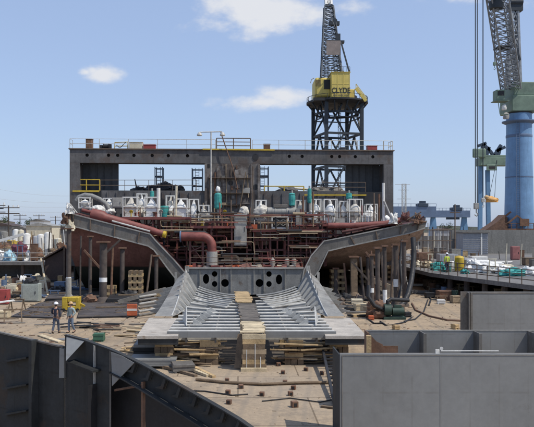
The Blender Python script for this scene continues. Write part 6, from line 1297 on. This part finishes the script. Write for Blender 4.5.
make('top_machinery', tm, scaf_m, c2)
for a, b in (((480.5, 166), (480, 232)), ((487.5, 170), (488.5, 232))): make('leg', MB().bar(P(*a, Y2), P(*b, Y2), 1.15, 1.15), blue_leg, c2)
make('cab', MB().b(XP(484, Y2), XP(494, Y2), Y2 - 2.6, Y2 - 2.01, ZP(171, Y2), ZP(165, Y2)), green_m, c2, bevel=.1); make('head_window', MB().b(XP(486, Y2), XP(492, Y2), Y2 - 2.66, Y2 - 2.605, ZP(169.5, Y2), ZP(167, Y2)), black_m, c2)
YL = 128.0; ld_ = thing('hanging_load', 'orange sling load hanging beside the blue column', 'load', P(491, 203, YL))
make('load_body', MB().blob(P(491.5, 202.3, YL), 1.15, .7, .75, 6, .5, 14, 9), M('orange_wrap', (.62, .33, .10), .6, 0, .3, 2), ld_); make('pad', MB().blob(P(487, 199, YL - .1), .45, .5, .5, 8, .4), M('tan_wrap', (.5, .33, .16), .6, 0, .2, 2), ld_)
make('sling', MB().tube([P(489, 198, YL), P(496.8, 160, YL)], .04, 6).tube([P(494.5, 199, YL), P(497, 160, YL)], .04, 6), tower_m, ld_)

# ================================================================== far gantry cranes, mast
def gantry(px0, px1, pyt, pyb, leg0, leg1, Y, label, legw=6):
    r = thing('gantry_crane', label, 'gantry crane', (XP((px0 + px1) / 2, Y), Y, 0)); k = K(Y)
    make('girder', MB().b(XP(px0, Y), XP(px1, Y), Y - 2, Y + 2, ZP(pyb, Y), ZP(pyt, Y)), blue_far, r, bevel=.1)
    make('walkway_rail', (lambda m_: [m_.bar((XP(px0 + (px1 - px0) * i / 10, Y), Y - 2, ZP(pyt, Y)), (XP(px0 + (px1 - px0) * i / 10, Y), Y - 2, ZP(pyt, Y) + 1.1), .12) for i in range(11)] and m_.bar((XP(px0, Y), Y - 2, ZP(pyt, Y) + 1.1), (XP(px1, Y), Y - 2, ZP(pyt, Y) + 1.1), .12))(MB()), blue_far, r)
    make('trolley', MB().b(XP(px1 - 18, Y), XP(px1 - 8, Y), Y - 2.4, Y + 2.4, ZP(pyt, Y) + .002, ZP(pyt - 3, Y)).b(XP(px1 - 15, Y), XP(px1 - 10, Y), Y - 1.5, Y + 1.5, ZP(pyt - 3, Y), ZP(pyt - 5.5, Y)), scaf_m, r, bevel=.1)
    for pl in (leg0, leg1):
        if pl is None: continue
        make('leg', MB().bar(P(pl, pyb - 1, Y), (XP(pl + 2.5, Y), Y, 0), legw * .35 * k * 2, 1.6).bar(P(pl - 1, pyb - 1, Y), (XP(pl - 4, Y), Y, 0), legw * .16 * k * 2, 1.4), blue_leg, r)
    make('hook_beam', MB().b(XP(px0 + 12, Y), XP(px1 - 10, Y), Y - 1.0, Y + 1.0, ZP(pyb + 2, Y), ZP(pyb, Y) - .002), scaf_m, r)
    return r
gantry(372, 435, 206.5, 217.5, 377, 433, 300, 'big blue gantry crane behind the right hull tip'); gantry(434.5, 469, 210.5, 217.5, None, 464, 340, 'smaller blue gantry crane right of the big one')
YM = 150; mast = thing('lattice_mast', 'pale thin lattice mast rising behind the right hull tip', 'mast', (XP(404, YM), YM, 0))
make('mast_frame', lattice(MB(), bsec(Vector((XP(404, YM), YM, 0)), .4, .4), bsec(P(404, 184, YM), .4, .4), 18, .06, .035), rail_m, mast); make('yard_arm', MB().bar(P(395, 184.5, YM), P(410, 184.5, YM), .08).bar(P(397, 199, YM), P(411, 199, YM), .08).bar(P(398, 190, YM), P(409, 190, YM), .08), rail_m, mast)

# ================================================================== far left yard: poles, sheds, trees, clutter
def utility(px, py, Y, label, s=1.0, arms=2):
    g = Vector((XP(px, Y), Y, 0)); zt_ = ZP(py, Y); r = thing('utility_pole', label, 'utility pole', g)
    make('pole', MB().tube([g, g + Vector((0, 0, zt_))], .2 * s, 8, .14 * s), pole_m, r)
    for i in range(arms): make('crossarm', MB().bar(g + Vector((-2.3 * s, 0, zt_ - .6 - 1.6 * i)), g + Vector((2.3 * s, 0, zt_ - .6 - 1.6 * i)), .17 * s), pole_m, r)
    make('insulator', (lambda m_: [m_.tube([g + Vector((d * s, 0, zt_ - .45)), g + Vector((d * s, 0, zt_ + .1))], .12 * s, 6) for d in (-2, -1, 1, 2)] and m_)(MB()), white_paint, r)
    return zt_
utility(8.5, 205.5, 190, 'dark utility pole with two crossarms, nearest on the left', 1.3); utility(20, 214, 300, 'far utility pole, second from the left', 1.2); utility(39, 214.5, 330, 'far utility pole behind the white tanks', 1.2); utility(55.5, 216, 360, 'far utility pole, rightmost of the row on the left', 1.2)
utility(-6, 203, 170, 'utility pole at the very left edge of the photo', 1.2)
for i, (a, b, sag) in enumerate([((-20, 196), (70, 203), 2), ((-20, 203), (70, 207), 2), ((-20, 185), (70, 196), 3), ((-20, 209), (70, 212), 1.5)]):
    pts = [P(a[0] + (b[0] - a[0]) * t / 10, a[1] + (b[1] - a[1]) * t / 10 + sag * 4 * (t / 10) * (1 - t / 10), 230) for t in range(11)]
    solo('overhead_wire', MB().tube(pts, .022, 5), rail_m, 'thin overhead wire in the sky on the left, %s of four' % ('second from the top', 'third from the top', 'topmost', 'lowest')[i], 'wire', 'overhead wires')
g = Vector((XP(-1, 120), 120, 0)); r = thing('street_light', 'street light with its head just inside the left edge', 'street light', g)
make('pole', MB().tube([g + Vector((-1, 0, 0)), g + Vector((-1, 0, 9.3)), g + Vector((.2, 0, 9.5))], .09, 8), pole_m, r); make('lamp_head', MB().b(g.x, g.x + .75, 119.8, 120.2, 9.35, 9.6), tower_m, r, bevel=.05)
def tree(px, Y, h, w, seed, label):
    t = random.Random(seed); g = Vector((XP(px, Y), Y, 0)); r = thing('tree', label, 'tree', g, 'trees on the left skyline')
    make('trunk', MB().tube([g, g + Vector((.1, 0, h * .45)), g + Vector((0, 0, h * .8))], [.28, .2, .08], 8), bark_m, r)
    lm = MB()
    for c in range(11):
        ct = g + Vector((t.uniform(-w, w) * .7, t.uniform(-w, w) * .5, h * t.uniform(.4, .92))); lr = w * t.uniform(.25, .45)
        for k in range(90):
            d = Vector((t.gauss(0, 1), t.gauss(0, 1), t.gauss(0, .8))); d = d.normalized() * lr * t.random() ** .4; p = ct + d; s = t.uniform(.12, .28)
            a = Vector((t.uniform(-1, 1), t.uniform(-1, 1), t.uniform(-1, 1))).normalized(); b = a.cross(Vector((t.uniform(-1, 1), t.uniform(-1, 1), t.uniform(-1, 1)))).normalized()
            lm.add([p - a * s, p + b * s * .6, p + a * s, p - b * s * .6], [(0, 1, 2, 3)])
    make('crown', lm, leaf_m, r, smooth=False)
for i, (px, Y, h, w, lab) in enumerate([(1, 260, 10.2, 4, 'dark round tree at the left edge of the skyline'), (14, 290, 9.0, 4, 'dark tree on the skyline beside the nearest utility pole'), (27, 280, 9.6, 4.4, 'dark broad tree on the skyline left of the white tanks'), (50, 320, 8.8, 5, 'low tree on the skyline behind the cream shed'), (60, 300, 8.2, 4, 'low tree on the skyline nearest the hull corner'), (-12, 240, 9.5, 4, 'dark tree just at the left margin of the skyline'), (398, 330, 9.5, 5, 'far dark tree behind the right hull tip'), (448, 340, 9.0, 5, 'far dark tree under the smaller gantry crane')]):
    tree(px, Y, h, w, i + 3, lab)
def shed(px0, px1, pyt, Y, d, wm, rm, label, pitch=.8, z=0):
    x0, x1 = XP(px0, Y), XP(px1, Y); zt_ = ZP(pyt, Y); r = thing('yard_shed', label, 'shed', ((x0 + x1) / 2, Y, z)); xm = (x0 + x1) / 2
    make('wall', MB().b(x0, x1, Y, Y + d, z, zt_ - pitch), wm, r)
    make('roof', MB().prism([(x0 - .3, zt_ - pitch + .003), (x1 + .3, zt_ - pitch + .003), (xm, zt_)], [], Y - .3, Y + d + .3), rm, r)
    make('door', MB().b(xm - .6, xm + .6, Y - .06, Y - .001, z, z + 2.1), rail_d, r)
    for t in (.2, .8): make('window', MB().b(x0 + (x1 - x0) * t - .5, x0 + (x1 - x0) * t + .5, Y - .06, Y - .001, z + 1.2, z + 2.2), black_m, r)
shed(26, 52, 222.5, 170, 8, cream_m, grey_light, 'cream shed on the skyline behind the white tanks'); shed(-8, 12, 223, 200, 10, concrete, roof_m, 'grey shed with a dark roof at the left edge'); shed(12, 27, 226, 180, 8, blockwall, grey_mid, 'pale grey shed behind the utility pole')
shed(52, 72, 226.5, 190, 8, concrete_d, roof_m, 'dark shed nearest the left hull corner'); shed(30, 44, 219, 260, 9, white_paint, grey_mid, 'far white shed on the skyline'); shed(-15, 8, 220, 280, 9, cream_m, roof_m, 'far cream shed at the left edge of the skyline')
shed(396, 424, 230, 200, 8, concrete_d, grey_mid, 'dark shed under the big gantry crane'); shed(436, 455, 228, 240, 8, blockwall, roof_m, 'grey shed under the smaller gantry crane')
def onl(px, Y): return Vector((XP(px, Y), Y, 2.0))
rr = random.Random(77)
def tank(px, pyt, Y, w, mat, label):
    q = onl(px, Y); h = ZP(pyt, Y) - 2; r = thing('upright_tank', label, 'tank', q)
    make('shell', MB().lathe(q, [(w * .45, .1), (w / 2, .15), (w / 2, h * .3), (w * .52, h * .31), (w * .52, h * .34), (w / 2, h * .35), (w / 2, h * .92), (w * .44, h * .96), (w * .12, h)], 14), mat, r); make('pipe', MB().tube([q + Vector((w * .6, 0, 0)), q + Vector((w * .6, 0, h * .7)), q + Vector((w * .3, 0, h * .8))], .07, 7), rail_m, r); make('leg', MB().b(q.x - w * .35, q.x + w * .35, q.y - w * .3, q.y + w * .3, 2, 2.1), black_m, r)
tank(27, 233, 100, 1.0, white_paint, 'tall narrow white tank on the left quay, leftmost'); tank(41, 234, 98, 1.1, white_paint, 'tall white tank in the middle of the left quay'); tank(48, 232, 98, 1.0, white_paint, 'tall white tank on the left quay nearest the hull'); tank(36, 236, 104, 1.2, blockwall, 'grey tank between the white tanks on the left quay')
tank(16, 229, 125, 1.1, white_paint, 'white far tank on the left quay behind the purple bundle'); tank(21, 229.5, 125, 1.1, cream_m, 'cream far tank on the left quay'); tank(4, 231, 120, 1.4, concrete, 'grey tank at the left end of the quay'); tank(58, 238, 110, 1.2, cream_m, 'cream tank on the left quay beside the hull corner')
for i, (px, Y, sx, sz, m_, lab) in enumerate([(19, 90, 1.2, 1.4, M('plum_cloth', (.13, .04, .06), .8, 0, .3, 2), 'plum red sheeted bundle on the left quay'), (10, 88, .7, .9, M('pale_blue_sheet', (.35, .55, .65), .7, 0, .2, 2), 'pale blue bag on the left quay'), (2, 89, .9, .8, white_m, 'white bag at the left end of the quay'), (29, 88, .8, .8, white_m, 'white bag on the left quay beside the plum bundle'), (35, 92, 1.0, 1.0, brown_m, 'brown bundle on the left quay'), (55, 90, 1.0, 1.0, wood_d, 'brown heap on the left quay near the hull'), (6, 100, 1.2, 1.3, brown_m, 'large brown heap behind the pale blue bag'), (62, 94, 1.0, 1.4, brown_m, 'rusty heap beside the left hull corner'),
                                      (12, 108, 1.2, 1.6, yellow_m, 'yellow sheeted heap near the utility pole'), (24, 112, 1.4, 1.5, wood_d, 'brown heap behind the plum bundle'), (46, 104, 1.2, 1.3, brown_m, 'brown heap behind the tall white tanks'), (-5, 95, 1.2, 1.4, brown_m, 'brown heap at the far left margin')]):
    heap('quay_bundle', 'bundle', onl(px, Y), sx, .9, sz, m_, lab, 150 + i, .5)
for i, (px, Y, w, h, m_, lab) in enumerate([(5, 94, 1.4, 1.3, grey_light, 'pale grey crate at the left end of the left quay'), (14, 98, 1.5, 1.5, wood, 'yellow timber crate behind the plum bundle'), (32, 96, 1.3, 1.2, wood_p, 'pale timber crate left of the tall white tanks'), (52, 96, 1.2, 1.3, grey_mid, 'grey crate right of the tall white tanks'), (24, 102, 1.5, 2.0, cream_m, 'tall cream crate on the left quay'), (9, 118, 1.8, 2.2, white_paint, 'white crate far back at the left'), (44, 118, 1.7, 2.2, concrete, 'grey crate far back behind the white tanks'), (56, 122, 1.7, 2.0, wood_d, 'brown crate far back near the hull corner'), (0, 112, 1.7, 1.8, wood_d, 'brown crate at the left edge behind the heaps'), (31, 122, 1.6, 2.4, yellow_m, 'yellow crate far back on the left quay')]):
    crate(onl(px, Y), w, w * .8, h, m_, lab, rot=rr.uniform(-.4, .4))
for i in range(16):
    px = rr.uniform(-8, 66); Y = rr.uniform(92, 128); q = onl(px, Y); h = rr.uniform(2, 4.6)
    solo('yard_pole', MB().tube([q, q + Vector((rr.uniform(-.3, .3), 0, h))], rr.uniform(.05, .1), 7), [rail_m, rail_d, brown_m, white_paint][i % 4], '%s pole standing among the goods on the left quay' % ['galvanised', 'dark', 'rusty', 'white'][i % 4], 'pole', 'poles among the goods on the left quay')
solo('white_beam', MB().bar(onl(-12, 92) + Vector((0, 0, 2.0)), onl(24, 92) + Vector((0, 0, 3.3)), .35, .35), white_paint, 'long white beam lying across the goods on the left quay', 'beam')
r = thing('lean_to_roof', 'dark brown sloping lean-to between the left quay and the hull corner', 'lean-to', Vector((XP(53, 80), 80, 0))); ya = 80
make('roof_sheet', MB().add([P(42, 258, ya), P(64, 246, ya), P(66, 248, ya + 4), P(46, 259, ya + 4), P(42, 259.5, ya), P(64, 247.5, ya), P(66, 249.5, ya + 4), P(46, 260.5, ya + 4)], [(0, 1, 2, 3), (7, 6, 5, 4), (0, 4, 5, 1), (1, 5, 6, 2), (2, 6, 7, 3), (3, 7, 4, 0)]), roof_m, r)
make('wall', MB().prism([(XP(44, ya), 0), (XP(64, ya), 0), (XP(64, ya), ZP(249, ya)), (XP(44, ya), ZP(260, ya))], [], ya + .4, ya + 3.5), roof_m, r)
for px, h in ((43, 2.4), (64, 4)): make('post', MB().bar((XP(px, ya), ya + .1, 0), (XP(px, ya), ya + .1, h), .15), rail_d, r)
solo('leaning_timber', MB().bar(G(48, 296), P(41, 259, 76), .16), wood_p, 'pale timber leaning against the left quay', 'timber')
# ground goods in front of the left quay
cabinet(31.5, 0, 17 * K(58), 1.5, 58, M('pale_green_grey_paint', (.30, .33, .30), .6, 0, .15, 1, rust=.15), 'pale green-grey ribbed cabinet on the ground below the left quay', z=0)
heap('black_bundle', 'bundle', Vector((XP(31, 58), 58, 1.5)), .6, .4, .3, black_m, 'black bundle on top of the pale cabinet', 201)
cabinet(3, 0, 1.0, 1.2, 56, redbox_m, 'red cabinet at the left edge on the ground', z=0); cabinet(12, 0, .9, .9, 64, cream_m, 'cream cabinet behind the red one on the ground', z=0)
for i in range(22):
    px = -3 + i * 2.4; Y = rr.uniform(63, 78); g = Vector((XP(px, Y), Y, 0)); w = rr.uniform(.4, .9)
    if i % 3 == 0: drum(g, [white_paint, brown_m, wood_p, blue_far][i % 4], ['white', 'rusty', 'sand-coloured', 'blue'][i % 4] + ' drum among the clutter below the left quay', 'drums below the left quay')
    elif i % 3 == 1: crate(g, w, w * .8, rr.uniform(.4, .9), [wood_p, wood_d, grey_light, cream_m][i % 4], ['pale timber', 'brown', 'grey', 'cream'][i % 4] + ' crate among the clutter below the left quay', 'crates below the left quay', rr.uniform(-.4, .4))
    else: heap('sack', 'sack', g, w * .7, .5, rr.uniform(.4, .8), [wood_p, cream_m, brown_m, white_m][i % 4], ['straw-coloured', 'cream', 'brown', 'white'][i % 4] + ' sack among the clutter below the left quay', 220 + i, .4, 'sacks below the left quay')
def sawhorse(p, label, rot=0):
    r = thing('sawhorse', label, 'sawhorse', (0, 0, 0)); make('top_beam', MB().bar((-.6, 0, .8), (.6, 0, .8), .1), wood_d, r)
    for sx in (-.5, .5):
        for sy in (-.3, .3): make('leg', MB().bar((sx, 0, .78), (sx * 1.1, sy, 0), .07), wood_d, r)
    r.location = p; r.rotation_euler.z = rot
sawhorse(G(13, 322), 'timber sawhorse on the ground left of the people, nearer one', .3); sawhorse(G(17, 310), 'timber sawhorse on the ground left of the people, farther one', -.2)
crate(G(2, 318), 1.0, .8, .5, wood_p, 'low pale timber crate at the left edge of the ground'); plank(G(-2, 313) + Vector((0, 0, .75)), G(14, 312) + Vector((0, 0, .85)), .4, .08, white_paint, 'white board resting on the farther sawhorse', None)
for i in range(10):
    px, py = rr.uniform(0, 60), rr.uniform(312, 326); g = G(px, py); a = rr.uniform(-.5, .5); l = rr.uniform(.4, 1.0)
    plank(g + Vector((-math.cos(a) * l, -math.sin(a) * l, .03)), g + Vector((math.cos(a) * l, math.sin(a) * l, .03)), .12, .05, rr.choice([wood_d, brown_m, grey_mid]), 'loose batten on the ground around the sawhorses', 'loose battens by the sawhorses')

# ================================================================== fine scrap, chips and gravel on the yard floor
rr = random.Random(900)
def chips(n, region, smin, smax, mat, name, label, zf=0.0):
    mb = MB()
    while n > 0:
        px, py = rr.uniform(*region[0]), rr.uniform(*region[1]); g = G(px, py); 
        if mnoise.noise(Vector((g.x * .25, g.y * .25, 3))) + rr.uniform(-.5, .5) < -.05: continue
        k = rr.uniform(smin, smax); a = rr.uniform(0, 3.14); l = k * rr.uniform(1, 4); d = Vector((math.cos(a) * l, math.sin(a) * l, 0))
        mb.bar(g - d + Vector((0, 0, k * .4 + zf)), g + d + Vector((0, 0, k * .4 + zf)), k, k * .7); n -= 1
    o = make(name, mb, mat, smooth=False); o['kind'] = 'stuff'; o['label'] = label; o['category'] = 'debris'
chips(110, ((150, 345), (345, 425)), .008, .022, wood_d, 'wood_chips', 'brown wood chips and splinters scattered over the sandy floor')
chips(170, ((-5, 150), (312, 352)), .015, .045, brown_m, 'rusty_scrap', 'rusty scraps scattered on the ground around the two people')
chips(120, ((-5, 150), (308, 350)), .015, .04, wood_p, 'timber_scraps', 'pale timber scraps scattered on the left ground')
chips(170, ((345, 470), (285, 332)), .015, .05, brown_m, 'rusty_offcuts', 'rusty offcuts scattered on the ground around the pump')
chips(90, ((345, 470), (285, 332)), .015, .045, wood_p, 'pale_offcuts', 'pale timber offcuts scattered on the ground around the pump')
chips(240, ((0, 150), (296, 318)), .03, .08, wood_d, 'dark_scraps', 'dark scraps strewn in front of the shoring posts on the left', .1)
# assorted goods crowding the two quays and the ground below them
def goods(n, xr, yr, z, where, tall):
    for i in range(n):
        q = Vector((rr.uniform(*xr), rr.uniform(*yr), z)); s_ = rr.uniform(.22, .55); h = rr.uniform(.4, tall)
        nm, m_ = rr.choice([('brown', brown_m), ('timber', wood), ('dark', black_m), ('grey', grey_mid), ('pale', cream_m), ('white', white_paint), ('dark timber', wood_d), ('rusty', rail_d), ('tan', M_tan), ('blue', blue_far)])
        k = i % 4
        if k == 0: mb, kind = MB().b(q.x - s_, q.x + s_, q.y - s_, q.y + s_, z + .1, z + h).b(q.x - s_ * .9, q.x - s_ * .6, q.y - s_, q.y + s_, z, z + .099).b(q.x + s_ * .6, q.x + s_ * .9, q.y - s_, q.y + s_, z, z + .099).b(q.x - s_ - .02, q.x + s_ + .02, q.y - s_ - .02, q.y + s_ + .02, z + h + .002, z + h + .05), 'box'
        elif k == 1: mb, kind = MB().tube([q, q + Vector((rr.uniform(-.25, .25), 0, h * 1.7))], rr.uniform(.035, .08), 7).b(q.x - .15, q.x + .15, q.y - .15, q.y + .15, z, z + .04), 'upright'
        elif k == 2:
            mb, kind = MB(), 'bundle of bars'
            for j in range(5): mb.tube([q + Vector((-s_ * 2.2, j % 3 * .14, .1 + .13 * (j // 3))), q + Vector((s_ * 2.2 + rr.uniform(-.2, .2), j % 3 * .14, .1 + .13 * (j // 3)))], .066, 7)
            for t in (-1.4, 1.4): mb.b(q.x + t * s_ - .04, q.x + t * s_ + .04, q.y - .1, q.y + .4, z, z + .34)
        else: mb, kind = MB().bar(q + Vector((-s_, 0, 0)), q + Vector((-s_ * .7, 0, h)), .08).bar(q + Vector((s_, 0, 0)), q + Vector((s_ * .7, 0, h)), .08).bar(q + Vector((-s_ * 1.2, 0, h)), q + Vector((s_ * 1.2, 0, h)), .09).bar(q + Vector((-s_ * .85, 0, h * .5)), q + Vector((s_ * .85, 0, h * .5)), .06), 'trestle'
        solo(kind.replace(' ', '_'), mb, m_, '%s %s among the goods %s' % (nm, kind, where), kind.split()[0] if kind != 'upright' else 'post', '%s %ss %s' % (nm, kind, where))
goods(80, (-42, -24), (85.5, 126), 2.0, 'on the left quay', 2.2)
goods(40, (-25, -15.5), (58, 82), 0.0, 'below the left quay', 1.0)
goods(44, (19, 40), (62, 105), 2.0, 'on the right quay', 1.6)
goods(26, (16.5, 23), (50, 74), 0.0, 'under the right quay edge', .9)
for i, (x0, x1, Y, lab) in enumerate([(-36, -26, 88, 'thin tube scaffold bay on the left quay in front of the white tanks'), (-40, -30, 104, 'thin tube scaffold bay far back on the left quay')]):
    r = thing('tube_scaffold', lab, 'scaffold', (x0, Y, 2))
    for k in range(7): x = x0 + (x1 - x0) * k / 6; make('standard', MB().tube([(x, Y, 2), (x + rr.uniform(-.1, .1), Y, 2 + rr.uniform(2.0, 3.3))], .045, 6), [rail_m, rail_d, brown_m][k % 3], r)
    for z in (3.0, 4.0): make('ledger', MB().tube([(x0 - .3, Y - .06, z), (x1 + .3, Y - .06, z + .05)], .04, 6), rail_d, r)
